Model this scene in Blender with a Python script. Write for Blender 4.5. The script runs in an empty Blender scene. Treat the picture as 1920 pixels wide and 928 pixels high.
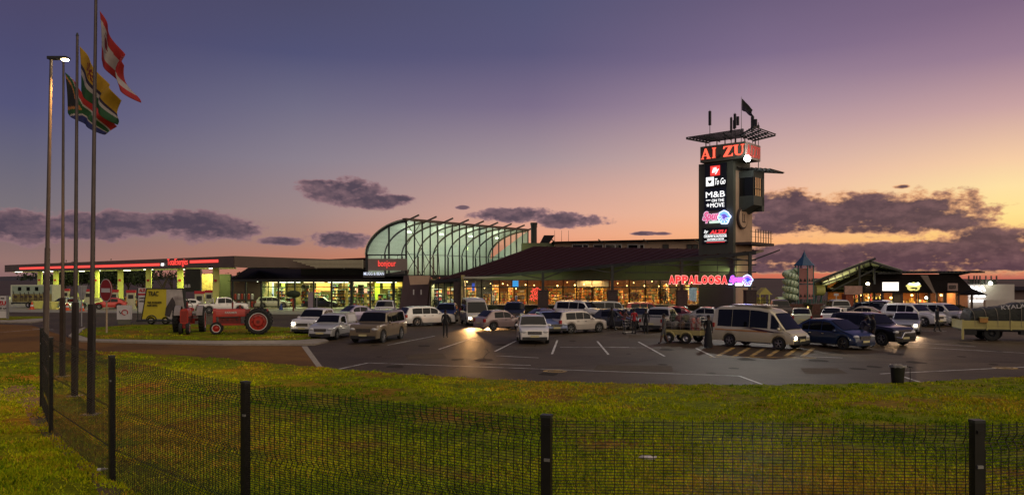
import bpy, bmesh, math, random
import numpy as np
from mathutils import Vector, Matrix, Euler
R = math.radians
SC = bpy.context.scene
COL = SC.collection
random.seed(7)
F, HZ, CX, CH = 1400.0, 523.0, 960.0, 3.8      # lens in photo pixels, horizon row, centre column, eye height

# ------------------------------------------------------------------ camera
cd = bpy.data.cameras.new('camera'); cam = bpy.data.objects.new('camera', cd); COL.objects.link(cam)
cam.location = (0, 0, CH); cam.rotation_euler = (R(90), 0, 0)
cd.sensor_width = 36; cd.lens = 36 * F / 1920; cd.shift_y = (HZ - 464) / 1920
cd.clip_start = 0.1; cd.clip_end = 9000
SC.camera = cam
SC.view_settings.view_transform = 'Standard'; SC.view_settings.look = 'None'
SC.view_settings.exposure = 0.0; SC.view_settings.gamma = 1.0
SC.view_settings.use_curve_mapping = False
SC.render.engine = 'CYCLES'
SC.cycles.use_denoising = True
SC.cycles.max_bounces = 6; SC.cycles.diffuse_bounces = 3; SC.cycles.glossy_bounces = 3
SC.cycles.transparent_max_bounces = 12; SC.cycles.transmission_bounces = 4
SC.cycles.sample_clamp_indirect = 4.0
SC.cycles.caustics_reflective = False; SC.cycles.caustics_refractive = False

# ------------------------------------------------------------------ world: dusk sky with cloud banks
def lin(c):
    return tuple((v / 255 / 12.92) if v <= 10 else ((v / 255 + 0.055) / 1.055) ** 2.4 for v in c)
W = bpy.data.worlds.new('World'); SC.world = W; W.use_nodes = True
NT = W.node_tree; NT.nodes.clear()
class V:
    """a float socket with arithmetic"""
    def __init__(s, sock): s.s = sock
def _in(node, i, v):
    if isinstance(v, V): NT.links.new(v.s, node.inputs[i])
    else: node.inputs[i].default_value = v
def M(op, a, b=0.0, c=0.0, clamp=False):
    n = NT.nodes.new('ShaderNodeMath'); n.operation = op; n.use_clamp = clamp
    _in(n, 0, a)
    if len(n.inputs) > 1: _in(n, 1, b)
    if len(n.inputs) > 2: _in(n, 2, c)
    return V(n.outputs[0])
for _nm, _op in (('add', 'ADD'), ('sub', 'SUBTRACT'), ('mul', 'MULTIPLY'), ('truediv', 'DIVIDE')):
    setattr(V, '__%s__' % _nm, lambda s, o, _op=_op: M(_op, s, o))
    setattr(V, '__r%s__' % _nm, lambda s, o, _op=_op: M(_op, o, s))
def ramp(fac, stops, interp='LINEAR'):
    n = NT.nodes.new('ShaderNodeValToRGB'); cr = n.color_ramp; cr.interpolation = interp
    _in(n, 0, fac)
    while len(cr.elements) > 1: cr.elements.remove(cr.elements[0])
    for i, (p, c) in enumerate(stops):
        e = cr.elements[0] if i == 0 else cr.elements.new(p)
        e.position = p; e.color = (*c, 1)
    return n.outputs[0]
def mixc(f, a, b, mode='MIX'):
    n = NT.nodes.new('ShaderNodeMix'); n.data_type = 'RGBA'; n.blend_type = mode; n.clamp_factor = True
    _in(n, 0, f)
    for i, v in ((6, a), (7, b)):
        if isinstance(v, tuple): n.inputs[i].default_value = (*v, 1)
        else: NT.links.new(v, n.inputs[i])
    return n.outputs[2]
def sstep(x, a, b):
    n = NT.nodes.new('ShaderNodeMapRange'); n.interpolation_type = 'SMOOTHSTEP'
    _in(n, 0, x); n.inputs[1].default_value = a; n.inputs[2].default_value = b
    n.inputs[3].default_value = 0; n.inputs[4].default_value = 1
    return V(n.outputs[0])
tc = NT.nodes.new('ShaderNodeTexCoord'); sx = NT.nodes.new('ShaderNodeSeparateXYZ')
NT.links.new(tc.outputs['Generated'], sx.inputs[0])
dx, dy, dz = V(sx.outputs[0]), V(sx.outputs[1]), V(sx.outputs[2])
AZ = M('ARCTAN2', dx, dy) * (180 / math.pi)
EL = M('ARCSINE', dz) * (180 / math.pi)
def azel(px, py):
    x, y, z = (px - CX) / F, 1.0, (HZ - py) / F
    return math.degrees(math.atan2(x, y)), math.degrees(math.atan2(z, math.hypot(x, y)))
EMAX = 26.0
ef = M('DIVIDE', EL, EMAX, clamp=True)
def column(px, rows, top):
    st = []
    for py, c in rows: st.append((max(0.0, azel(px, py)[1] / EMAX), lin(c)))
    st.append((1.0, lin(top))); st.sort()
    return ramp(ef, st, 'LINEAR')
cL = column(60, [(523, (140, 104, 104)), (490, (150, 116, 110)), (450, (134, 110, 110)), (400, (123, 114, 120)), (300, (104, 101, 120)), (200, (84, 84, 120)), (100, (77, 76, 112)), (0, (76, 72, 104))], (68, 66, 98))
cA = column(560, [(523, (200, 124, 98)), (490, (184, 122, 98)), (450, (170, 130, 118)), (400, (160, 135, 133)), (300, (138, 128, 141)), (200, (112, 108, 132)), (100, (82, 83, 118)), (0, (77, 76, 106))], (68, 68, 100))
cM = column(1000, [(523, (236, 130, 96)), (480, (228, 142, 108)), (440, (232, 163, 134)), (400, (218, 167, 149)), (300, (165, 146, 153)), (200, (124, 110, 137)), (100, (92, 88, 122)), (0, (84, 84, 117))], (70, 70, 106))
cR = column(1430, [(523, (200, 106, 84)), (495, (236, 134, 98)), (460, (250, 176, 118)), (400, (245, 188, 154)), (350, (235, 186, 163)), (300, (213, 176, 166)), (200, (170, 144, 158)), (100, (126, 108, 138)), (0, (108, 94, 124))], (76, 72, 108))
cE = column(1880, [(523, (190, 104, 88)), (495, (226, 138, 98)), (450, (255, 205, 118)), (400, (255, 226, 148)), (350, (254, 225, 165)), (300, (246, 205, 166)), (200, (200, 162, 162)), (100, (152, 124, 146)), (0, (126, 103, 130))], (82, 74, 108))
a0, a1, a2, a3, a4 = [azel(p, HZ)[0] for p in (60, 560, 1000, 1430, 1880)]
def lstep(x, a, b):
    n = NT.nodes.new('ShaderNodeMapRange'); n.interpolation_type = 'LINEAR'; _in(n, 0, x)
    n.inputs[1].default_value = a; n.inputs[2].default_value = b; n.inputs[3].default_value = 0; n.inputs[4].default_value = 1
    return V(n.outputs[0])
sky = mixc(lstep(AZ, a0, a1), cL, cA)
sky = mixc(lstep(AZ, a1, a2), sky, cM)
sky = mixc(lstep(AZ, a2, a3), sky, cR)
sky = mixc(lstep(AZ, a3, a4), sky, cE)
sky = mixc(lstep(AZ, 60, 120), sky, cL)
# clouds
def noise(vec_scale, scale, detail, rough, off=0.0):
    mp = NT.nodes.new('ShaderNodeCombineXYZ'); _in(mp, 0, AZ * vec_scale[0]); _in(mp, 1, EL * vec_scale[1]); mp.inputs[2].default_value = off
    n = NT.nodes.new('ShaderNodeTexNoise'); n.inputs['Scale'].default_value = scale; n.inputs['Detail'].default_value = detail
    n.inputs['Roughness'].default_value = rough; NT.links.new(mp.outputs[0], n.inputs['Vector'])
    return V(n.outputs['Fac'])
n1 = noise((1.0, 1.7), 0.45, 7, 0.58)
n2 = noise((1.0, 1.8), 1.7, 6, 0.6, 3.0)
CL = [(640, 357, 80, 22), (700, 378, 74, 15), (745, 373, 34, 8), (605, 343, 50, 8),
      (965, 403, 75, 15), (1070, 413, 68, 15), (868, 389, 14, 4), (530, 452, 40, 8), (640, 449, 62, 15),
      (380, 425, 95, 26), (265, 420, 90, 22), (150, 424, 90, 24), (40, 424, 90, 27), (440, 430, 50, 14),
      (1560, 402, 165, 36), (1690, 402, 135, 38), (1490, 412, 90, 28), (1470, 380, 60, 24), (1775, 412, 50, 22), (1480, 430, 80, 9), (1640, 430, 110, 10),
      (1890, 470, 130, 44), (1740, 466, 190, 14), (1500, 466, 80, 10), (1620, 483, 250, 16), (1850, 455, 70, 26),
      (1640, 500, 300, 12), (1500, 478, 120, 13), (1900, 500, 160, 10), (1690, 350, 14, 4), (1203, 438, 26, 4), (1245, 438, 16, 3), (1420, 505, 90, 5)]
dens = None
for px, py, a, b in CL:
    u, v = azel(px, py); sa = a / F * 57.3; sb = b / F * 57.3
    p = (AZ - u) * (1 / sa); q = (EL - v) * (1 / sb)
    e = M('SUBTRACT', 1.0, p * p + q * q)
    dens = e if dens is None else M('MAXIMUM', dens, e)
dens = M('MAXIMUM', dens, -3.0)
d = dens * 0.62 + (n1 - 0.5) * 1.8 + (n2 - 0.5) * 0.75
mask = sstep(d, -0.16, 0.18)
mask = mask * sstep(EL, 0.05, 0.5)
core = sstep(d, -0.02, 0.42)
warm = sstep(AZ, 6, 24)
n3 = noise((1.0, 2.2), 1.1, 6, 0.62, 9.0)
mpu = NT.nodes.new('ShaderNodeCombineXYZ'); _in(mpu, 0, AZ * 1.0 + 0.25); _in(mpu, 1, EL * 1.7 + 0.8)
nu_ = NT.nodes.new('ShaderNodeTexNoise'); nu_.inputs['Scale'].default_value = 0.45; nu_.inputs['Detail'].default_value = 7; nu_.inputs['Roughness'].default_value = 0.58; NT.links.new(mpu.outputs[0], nu_.inputs['Vector'])
relief = (n1 - V(nu_.outputs['Fac'])) * 3.6 + 0.22 + (n3 - 0.5) * 1.3
ccol = mixc(core, mixc(warm, lin((150, 116, 122)), lin((232, 168, 122))), mixc(warm, lin((80, 68, 82)), lin((80, 60, 72))))
ccol = mixc(M('MULTIPLY', relief, 0.6, clamp=True), ccol, mixc(warm, lin((146, 114, 120)), lin((134, 98, 102))))
sky = mixc(mask * 0.97, sky, ccol)
# thin bright slits close to the horizon on the sunset side are left by the noise itself
sky = mixc(sstep(EL, 0.0, -0.6), sky, lin((58, 46, 54)))
nis = NT.nodes.new('ShaderNodeTexSky'); nis.sky_type = 'NISHITA'; nis.sun_disc = False
nis.sun_elevation = R(0.5); nis.sun_rotation = R(38); nis.air_density = 1.0; nis.dust_density = 2.0
bg1 = NT.nodes.new('ShaderNodeBackground'); NT.links.new(sky, bg1.inputs[0]); bg1.inputs[1].default_value = 1.0
bg2 = NT.nodes.new('ShaderNodeBackground'); NT.links.new(nis.outputs[0], bg2.inputs[0]); bg2.inputs[1].default_value = 0.001
ad = NT.nodes.new('ShaderNodeAddShader'); NT.links.new(bg1.outputs[0], ad.inputs[0]); NT.links.new(bg2.outputs[0], ad.inputs[1])
wo = NT.nodes.new('ShaderNodeOutputWorld'); NT.links.new(ad.outputs[0], wo.inputs[0])
sl = bpy.data.lights.new('fill_sun', 'SUN'); fill_sun = bpy.data.objects.new('fill_sun', sl); COL.objects.link(fill_sun)
sl.energy = 1.5; sl.specular_factor = 0.25; sl.angle = R(100); sl.color = (1.0, 0.80, 0.50)
fill_sun.rotation_euler = Vector((-0.55, 0.62, -0.75)).to_track_quat('-Z', 'Y').to_euler()   # broad soft fill added from behind right to brighten ground and facades

# ------------------------------------------------------------------ helpers
def G(px, py, z=0.0):
    Y = (CH - z) * F / (py - HZ); return ((px - CX) / F * Y, Y)
def PX(px, Y): return (px - CX) / F * Y
def PZ(py, Y): return CH - (py - HZ) / F * Y
def P3(px, py, Y): return (PX(px, Y), Y, PZ(py, Y))
_mats = {}
def mat(key, rgb, rough=0.6, metal=0.0, emit=0.0, ecol=None, var=0.0, scale=4.0, bump=0.0, bscale=None, coat=0.0, spec=0.5, var2=None, stretch=None, col2=None, c2=(0.45, 0.6), c2scale=1.0):
    if key in _mats: return _mats[key]
    m = bpy.data.materials.new(key); m.use_nodes = True; nt = m.node_tree; b = nt.nodes['Principled BSDF']
    b.inputs['Base Color'].default_value = (*rgb, 1); b.inputs['Roughness'].default_value = rough
    b.inputs['Metallic'].default_value = metal; b.inputs['Specular IOR Level'].default_value = spec
    if coat: b.inputs['Coat Weight'].default_value = coat; b.inputs['Coat Roughness'].default_value = 0.08
    if emit: b.inputs['Emission Color'].default_value = (*(ecol or rgb), 1); b.inputs['Emission Strength'].default_value = emit
    if var or bump or col2:
        t = nt.nodes.new('ShaderNodeTexCoord'); vec = t.outputs['Object']
        if stretch:
            mp = nt.nodes.new('ShaderNodeMapping'); mp.inputs['Scale'].default_value = stretch
            nt.links.new(vec, mp.inputs[0]); vec = mp.outputs[0]
        n = nt.nodes.new('ShaderNodeTexNoise'); n.inputs['Scale'].default_value = scale; n.inputs['Detail'].default_value = 6; n.inputs['Roughness'].default_value = 0.65
        nt.links.new(vec, n.inputs['Vector'])
        csock = None
        if col2:
            n2_ = nt.nodes.new('ShaderNodeTexNoise'); n2_.inputs['Scale'].default_value = c2scale; n2_.inputs['Detail'].default_value = 5
            nt.links.new(vec, n2_.inputs['Vector'])
            mr = nt.nodes.new('ShaderNodeMapRange'); mr.inputs[1].default_value = c2[0]; mr.inputs[2].default_value = c2[1]
            nt.links.new(n2_.outputs['Fac'], mr.inputs[0])
            mx = nt.nodes.new('ShaderNodeMix'); mx.data_type = 'RGBA'; nt.links.new(mr.outputs[0], mx.inputs[0])
            mx.inputs[6].default_value = (*rgb, 1); mx.inputs[7].default_value = (*col2, 1); csock = mx.outputs[2]
        if var:
            mr = nt.nodes.new('ShaderNodeMapRange'); mr.inputs[1].default_value = 0.28; mr.inputs[2].default_value = 0.72
            mr.inputs[3].default_value = 1 - var; mr.inputs[4].default_value = 1 + var; nt.links.new(n.outputs['Fac'], mr.inputs[0])
            vm = nt.nodes.new('ShaderNodeVectorMath'); vm.operation = 'SCALE'
            if csock: nt.links.new(csock, vm.inputs[0])
            else: vm.inputs[0].default_value = rgb
            nt.links.new(mr.outputs[0], vm.inputs['Scale']); csock = vm.outputs[0]
        if csock: nt.links.new(csock, b.inputs['Base Color'])
        if bump:
            bn = nt.nodes.new('ShaderNodeTexNoise'); bn.inputs['Scale'].default_value = bscale or scale * 3; bn.inputs['Detail'].default_value = 4
            nt.links.new(vec, bn.inputs['Vector'])
            bb = nt.nodes.new('ShaderNodeBump'); bb.inputs['Strength'].default_value = bump; bb.inputs['Distance'].default_value = 0.05
            nt.links.new(bn.outputs['Fac'], bb.inputs['Height']); nt.links.new(bb.outputs[0], b.inputs['Normal'])
    _mats[key] = m; return m
def glow(key, rgb, s):
    return mat(key, tuple(min(1, c) * 0.5 for c in rgb), 0.5, emit=s, ecol=rgb)
def glassmat(key, tint=(0.9, 0.95, 0.95), refl=0.12):
    if key in _mats: return _mats[key]
    m = bpy.data.materials.new(key); m.use_nodes = True; nt = m.node_tree; nt.nodes.clear()
    t = nt.nodes.new('ShaderNodeBsdfTransparent'); t.inputs[0].default_value = (*tint, 1)
    g = nt.nodes.new('ShaderNodeBsdfGlossy'); g.inputs['Roughness'].default_value = 0.05; g.inputs[0].default_value = (0.9, 0.9, 0.9, 1)
    lw = nt.nodes.new('ShaderNodeLayerWeight'); lw.inputs[0].default_value = 0.5
    fr = nt.nodes.new('ShaderNodeMath'); fr.operation = 'POWER'; fr.inputs[1].default_value = 4.0; nt.links.new(lw.outputs['Facing'], fr.inputs[0])
    n = nt.nodes.new('ShaderNodeTexNoise'); n.inputs['Scale'].default_value = 0.7
    tcx = nt.nodes.new('ShaderNodeTexCoord'); nt.links.new(tcx.outputs['Object'], n.inputs['Vector'])
    mu = nt.nodes.new('ShaderNodeMath'); mu.operation = 'MULTIPLY_ADD'; mu.inputs[1].default_value = 0.6; mu.inputs[2].default_value = refl * 0.3
    nt.links.new(fr.outputs[0], mu.inputs[0])
    mx = nt.nodes.new('ShaderNodeMixShader'); nt.links.new(mu.outputs[0], mx.inputs[0]); nt.links.new(t.outputs[0], mx.inputs[1]); nt.links.new(g.outputs[0], mx.inputs[2])
    o = nt.nodes.new('ShaderNodeOutputMaterial'); nt.links.new(mx.outputs[0], o.inputs[0])
    _mats[key] = m; return m

def tag(o, label=None, cat=None, group=None, kind=None):
    if label: o['label'] = label
    if cat: o['category'] = cat
    if group: o['group'] = group
    if kind: o['kind'] = kind
    return o
_mx = {}
def thing(name, label, cat, loc=(0, 0, 0), rz=0.0, group=None, scale=1.0):
    o = bpy.data.objects.new(name, None); COL.objects.link(o)
    o.location = loc; o.rotation_euler = (0, 0, rz); o.scale = (scale,) * 3; o.empty_display_size = 0.3
    _mx[o.name] = Matrix.Translation(loc) @ Matrix.Rotation(rz, 4, 'Z') @ Matrix.Scale(scale, 4)
    return tag(o, label, cat, group)
class MB:
    def __init__(s): s.v = []; s.f = []; s.mi = []; s.mats = []; s.uv = None
    def m(s, mt):
        if mt not in s.mats: s.mats.append(mt)
        return s.mats.index(mt)
    def add(s, vs, fs, mt):
        o = len(s.v); s.v += [tuple(p) for p in vs]; i = s.m(mt)
        for f in fs: s.f.append([o + k for k in f]); s.mi.append(i)
        return s
    def box(s, x0, x1, y0, y1, z0, z1, mt, rot=None):
        vs = [(x, y, z) for x in (x0, x1) for y in (y0, y1) for z in (z0, z1)]
        if rot:
            c = Vector(((x0 + x1) / 2, (y0 + y1) / 2, (z0 + z1) / 2)); q = Euler(rot).to_matrix()
            vs = [tuple(c + q @ (Vector(p) - c)) for p in vs]
        return s.add(vs, [(0, 1, 3, 2), (4, 6, 7, 5), (0, 4, 5, 1), (2, 3, 7, 6), (0, 2, 6, 4), (1, 5, 7, 3)], mt)
    def cbox(s, c, d, mt, rot=None):
        return s.box(c[0] - d[0] / 2, c[0] + d[0] / 2, c[1] - d[1] / 2, c[1] + d[1] / 2, c[2] - d[2] / 2, c[2] + d[2] / 2, mt, rot)
    def bar(s, p, q, w, h, mt, up=(0, 0, 1)):
        p, q = Vector(p), Vector(q); a = (q - p).normalized(); u = Vector(up)
        if abs(a.dot(u)) > 0.98: u = Vector((0, 1, 0))
        r = a.cross(u).normalized() * (w / 2); t = r.cross(a).normalized() * (h / 2)
        vs = [p - r - t, p + r - t, p + r + t, p - r + t, q - r - t, q + r - t, q + r + t, q - r + t]
        return s.add(vs, [(0, 1, 2, 3), (7, 6, 5, 4), (0, 4, 5, 1), (1, 5, 6, 2), (2, 6, 7, 3), (3, 7, 4, 0)], mt)
    def tube(s, p, q, r0, r1, mt, n=10, cap=True):
        p, q = Vector(p), Vector(q); a = (q - p).normalized(); u = Vector((0, 0, 1)) if abs(a.z) < 0.9 else Vector((1, 0, 0))
        x = a.cross(u).normalized(); y = a.cross(x)
        vs = []
        for c, r in ((p, r0), (q, r1)):
            for k in range(n): t = 2 * math.pi * k / n; vs.append(c + x * (r * math.cos(t)) + y * (r * math.sin(t)))
        fs = [(k, (k + 1) % n, n + (k + 1) % n, n + k) for k in range(n)]
        if cap: fs += [tuple(range(n - 1, -1, -1)), tuple(range(n, 2 * n))]
        return s.add(vs, fs, mt)
    def path(s, pts, r, mt, n=6):
        for a, b in zip(pts, pts[1:]): s.tube(a, b, r, r, mt, n)
        return s
    def ell(s, c, r, mt, nu=12, nv=8, rot=None):
        vs, fs = [], []
        q = Euler(rot).to_matrix() if rot else None
        for j in range(nv + 1):
            t = math.pi * j / nv
            for i in range(nu):
                a = 2 * math.pi * i / nu
                v = Vector((r[0] * math.sin(t) * math.cos(a), r[1] * math.sin(t) * math.sin(a), r[2] * math.cos(t)))
                if q: v = q @ v
                vs.append((c[0] + v.x, c[1] + v.y, c[2] + v.z))
        for j in range(nv):
            for i in range(nu):
                a, b = j * nu + i, j * nu + (i + 1) % nu
                fs.append((a, a + nu, b + nu, b) if 0 < j < nv - 1 else ((a, a + nu, b + nu) if j == 0 else (a, a + nu, b)))
        return s.add(vs, fs, mt)
    def lathe(s, prof, mt, c=(0, 0, 0), axis='z', n=20, mts=None):
        vs, fs = [], []
        for r, h in prof:
            for k in range(n):
                t = 2 * math.pi * k / n; a, b = r * math.cos(t), r * math.sin(t)
                vs.append((c[0] + (h if axis == 'x' else a), c[1] + (h if axis == 'y' else (b if axis != 'x' else a)), c[2] + (h if axis == 'z' else b)))
        for j in range(len(prof) - 1):
            for k in range(n): fs.append((j * n + k, j * n + (k + 1) % n, (j + 1) * n + (k + 1) % n, (j + 1) * n + k))
        return s.add(vs, fs, mt)
    def prism(s, pts, d, mt):
        """pts: 3D polygon, d: extrusion vector"""
        n = len(pts); d = Vector(d); a = [Vector(p) for p in pts]; b = [p + d for p in a]
        return s.add(a + b, [tuple(range(n - 1, -1, -1)), tuple(range(n, 2 * n))] + [(k, (k + 1) % n, n + (k + 1) % n, n + k) for k in range(n)], mt)
    def build(s, name, parent=None, smooth=False, world=False, angle=35, kind=None):
        me = bpy.data.meshes.new(name)
        vs = s.v
        if world and parent is not None:
            im = _mx[parent.name].inverted(); vs = [tuple(im @ Vector(p)) for p in vs]
        me.from_pydata(vs, [], s.f)
        for mt in s.mats: me.materials.append(mt)
        me.polygons.foreach_set('material_index', s.mi)
        if smooth:
            me.polygons.foreach_set('use_smooth', [True] * len(me.polygons))
        me.update()
        if smooth:
            try: me.set_sharp_from_angle(angle=R(angle))
            except Exception: pass
        o = bpy.data.objects.new(name, me); COL.objects.link(o)
        if parent is not None: o.parent = parent
        if kind: o['kind'] = kind
        return o
def fixn(o):
    bm = bmesh.new(); bm.from_mesh(o.data); bmesh.ops.recalc_face_normals(bm, faces=bm.faces); bm.to_mesh(o.data); bm.free(); return o
def text(name, s, mt, parent, c, right, up, h, w=None, depth=0.03, bold=0.0, world=True, shear=0.0, sq=None):
    cu = bpy.data.curves.new(name, 'FONT'); cu.body = s; cu.size = 1.0; cu.extrude = 0.02; cu.offset = bold; cu.shear = shear; cu.resolution_u = 4
    tmp = bpy.data.objects.new('t', cu); me = bpy.data.meshes.new_from_object(tmp)
    bpy.data.objects.remove(tmp)
    xs = [v.co.x for v in me.vertices]; ys = [v.co.y for v in me.vertices]
    x0, x1, y0, y1 = min(xs), max(xs), min(ys), max(ys); ky = h / (y1 - y0); kx = (w / (x1 - x0)) if w else ky
    rt, u = Vector(right).normalized(), Vector(up).normalized(); n = rt.cross(u)
    im = _mx[parent.name].inverted() if (world and parent is not None) else Matrix.Identity(4)
    for v in me.vertices:
        a, b, d_ = (v.co.x - (x0 + x1) / 2) * kx, (v.co.y - (y0 + y1) / 2) * ky, (v.co.z / 0.02) * depth / 2
        v.co = im @ (Vector(c) + rt * a + u * b + n * d_)
    me.materials.clear(); me.materials.append(mt); me.name = name
    o = bpy.data.objects.new(name, me); COL.objects.link(o)
    if parent is not None: o.parent = parent
    return o
def textpx(name, s, mt, parent, x0, x1, y0, y1, Y, **k):
    return text(name, s, mt, parent, P3((x0 + x1) / 2, (y0 + y1) / 2, Y), (1, 0, 0), (0, 0, 1), (y1 - y0) / F * Y, (x1 - x0) / F * Y, **k)
def lamp(kind, loc, power, col, size=0.5, target=None, spot=None, blend=0.5, name='lamp', parent=None, size_y=None):
    l = bpy.data.lights.new(name, kind); l.energy = power; l.color = col
    if kind == 'AREA':
        l.size = size
        if size_y: l.shape = 'RECTANGLE'; l.size_y = size_y
    elif kind in ('POINT', 'SPOT'): l.shadow_soft_size = size
    if spot: l.spot_size = R(spot); l.spot_blend = blend
    o = bpy.data.objects.new(name, l); COL.objects.link(o); o.location = loc
    if target is not None: o.rotation_euler = (Vector(target) - Vector(loc)).to_track_quat('-Z', 'Y').to_euler()
    return o

# shared materials
BLACK = mat('black paint', (0.012, 0.012, 0.013), 0.5, var=0.2, scale=6)
RUBBER = mat('tyre rubber', (0.018, 0.018, 0.018), 0.85, var=0.2, scale=20)
CHROME = mat('chrome', (0.6, 0.6, 0.62), 0.22, metal=1.0, var=0.1, scale=5)
ALLOY = mat('alloy', (0.5, 0.5, 0.52), 0.3, metal=0.8, var=0.1, scale=5)
DARKP = mat('dark plastic', (0.02, 0.02, 0.022), 0.55, var=0.2, scale=8)
AGLASS = mat('tinted car glass', (0.006, 0.007, 0.009), 0.03, var=0.3, scale=1.2, spec=0.32)
HLOFF = mat('lamp lens', (0.55, 0.56, 0.58), 0.12, var=0.15, scale=9, coat=0.8)
HLON = glow('headlamp lit', (1.0, 0.86, 0.6), 40)
TLOFF = mat('tail lamp lens', (0.35, 0.012, 0.015), 0.2, var=0.2, scale=9, coat=0.6)
TLON = glow('tail lamp lit', (1.0, 0.08, 0.06), 9)
AMBER = mat('amber lens', (0.6, 0.2, 0.02), 0.25, var=0.1)
PLATE = mat('number plate', (0.62, 0.56, 0.30), 0.5, var=0.15, scale=14)
STEEL = mat('galvanised steel', (0.32, 0.32, 0.33), 0.45, metal=0.6, var=0.2, scale=3)
DSTEEL = mat('dark painted steel', (0.03, 0.032, 0.033), 0.5, metal=0.2, var=0.25, scale=2)
CONC = mat('concrete kerb', (0.30, 0.26, 0.21), 0.85, var=0.22, scale=3, bump=0.3)
# ------------------------------------------------------------------ ground, roads, lawns
FIELD = mat('far haze toned fields', (0.05, 0.026, 0.024), 0.95, var=0.35, scale=0.012, col2=(0.05, 0.034, 0.03), c2scale=0.004)  # dusk haze over the distant land is put into this ground colour
ASPH = mat('worn asphalt', (0.080, 0.057, 0.036), 0.62, var=0.2, scale=1.1, bump=0.3, bscale=30, col2=(0.055, 0.039, 0.025), c2scale=0.16, c2=(0.4, 0.65), spec=0.13)
BASPH = mat('brown driveway asphalt', (0.18, 0.088, 0.025), 0.8, var=0.16, scale=1.2, bump=0.25, bscale=30, col2=(0.12, 0.062, 0.022), c2scale=0.2, spec=0.1)
FORE = mat('forecourt concrete', (0.26, 0.25, 0.2), 0.6, var=0.15, scale=1.0)
PAINT = mat('white road paint', (0.55, 0.53, 0.5), 0.7, var=0.3, scale=3.0, col2=(0.2, 0.19, 0.18), c2scale=2.2, c2=(0.5, 0.68))
YPAINT = mat('yellow road paint', (0.5, 0.32, 0.08), 0.7, var=0.3, scale=3.0, col2=(0.14, 0.12, 0.1), c2scale=2.0, c2=(0.45, 0.62))
def sheet(name, pts, z, mt, kind='structure', label=None, cat=None, thick=0.0):
    mb = MB()
    if thick: mb.prism([(x, y, z - thick) for x, y in pts], (0, 0, thick), mt)
    else: mb.add([(x, y, z) for x, y in pts], [tuple(range(len(pts)))], mt)
    o = mb.build(name); fixn(o); o['kind'] = kind
    if label: o['label'] = label
    if cat: o['category'] = cat
    return o
sheet('ground', [(-6000, -300), (6000, -300), (6000, 8000), (-6000, 8000)], -0.012, FIELD)
lot = [(-150, -20), (120, -20), (120, 100), (75, 118), (30, 125), (-150, 190)]
sheet('parking_lot', lot, 0.0, ASPH)
def gp(lst): return [G(x, y) for x, y in lst]
edge = [(-260, 668), (0, 663), (120, 661), (200, 660), (300, 666), (400, 672), (480, 681), (560, 687), (640, 694), (760, 703), (960, 715), (1200, 722), (1400, 724), (1600, 722), (1750, 717), (1920, 707), (2150, 690)]
sheet('driveway', gp([(-300, 600), (-80, 606), (60, 610), (150, 640), (400, 647), (569, 649), (600, 690), (560, 688), (480, 682), (300, 667), (200, 661), (0, 664), (-260, 669)]), 0.004, BASPH)
sheet('forecourt_paving', [(-115, 95), (-22, 80), (-14, 92), (-30, 112), (-115, 175)], 0.006, FORE)
sheet('concrete_strip', gp([(565, 649), (576, 649), (607, 691), (595, 690)]), 0.010, CONC)
def lines(name, segs, mt, z, w=0.11):
    mb = MB()
    for a, b in segs:
        p, q = Vector(G(*a)), Vector(G(*b)); n = (q - p).normalized(); n = Vector((-n.y, n.x)) * w / 2
        mb.add([(*(p - n), z), (*(q - n), z), (*(q + n), z), (*(p + n), z)], [(0, 1, 2, 3)], mt)
    o = mb.build(name); o['kind'] = 'structure'; return o
lines('lane_markings', [((636, 692), (690, 680.5)), ((690, 680.5), (1386, 705)), ((1386, 705), (1433, 722)), ((727, 647), (815, 630)), ((823, 655), (892, 632)),
       ((928, 659), (968, 639)), ((1035, 664), (1045, 638)), ((1120, 640), (1141, 665)), ((1197, 641), (1246, 668)), ((1305, 653), (1340, 670)),
       ((1650, 701), (1990, 685)), ((1680, 702), (1726, 717)), ((930, 667), (1010, 671)), ((900, 682), (995, 685)), ((1050, 651), (1240, 652)),
       ((1500, 668), (1580, 671)), ((1700, 650), (1920, 662)), ((1680, 640), (1830, 650)), ((60, 616), (100, 618)), ((0, 623), (80, 617)), ((1725, 620), (1775, 621)), ((880, 638), (900, 640)), ((1130, 651), (1180, 651))], PAINT, 0.012)
hat = [((1345 + 32 * k, 668 - 0.1 * k), (1375 + 30 * k, 652 + 0.2 * k)) for k in range(6)]
lines('hatched_bay_markings', [((1330, 669), (1530, 671))] + hat, YPAINT, 0.012, 0.22)
def ring(px, py, rx, ry, w, z=0.013):
    mb = MB(); c = G(px, py); vs = []; n = 24
    for r in (1.0, 1 - w):
        for k in range(n): t = 2 * math.pi * k / n; vs.append((c[0] + rx * r * math.cos(t), c[1] + ry * r * math.sin(t), z))
    mb.add(vs, [(k, (k + 1) % n, n + (k + 1) % n, n + k) for k in range(n)], YPAINT)
    mb.add([(c[0] - rx * .5, c[1] - .08, z), (c[0] + rx * .5, c[1] - .08, z), (c[0] + rx * .5, c[1] + .08, z), (c[0] - rx * .5, c[1] + .08, z)], [(0, 1, 2, 3)], YPAINT)
    o = mb.build('road_symbol'); o['kind'] = 'structure'
ring(1041, 696, 0.5, 0.42, 0.35); ring(1884, 690, 0.5, 0.42, 0.35)

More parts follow.
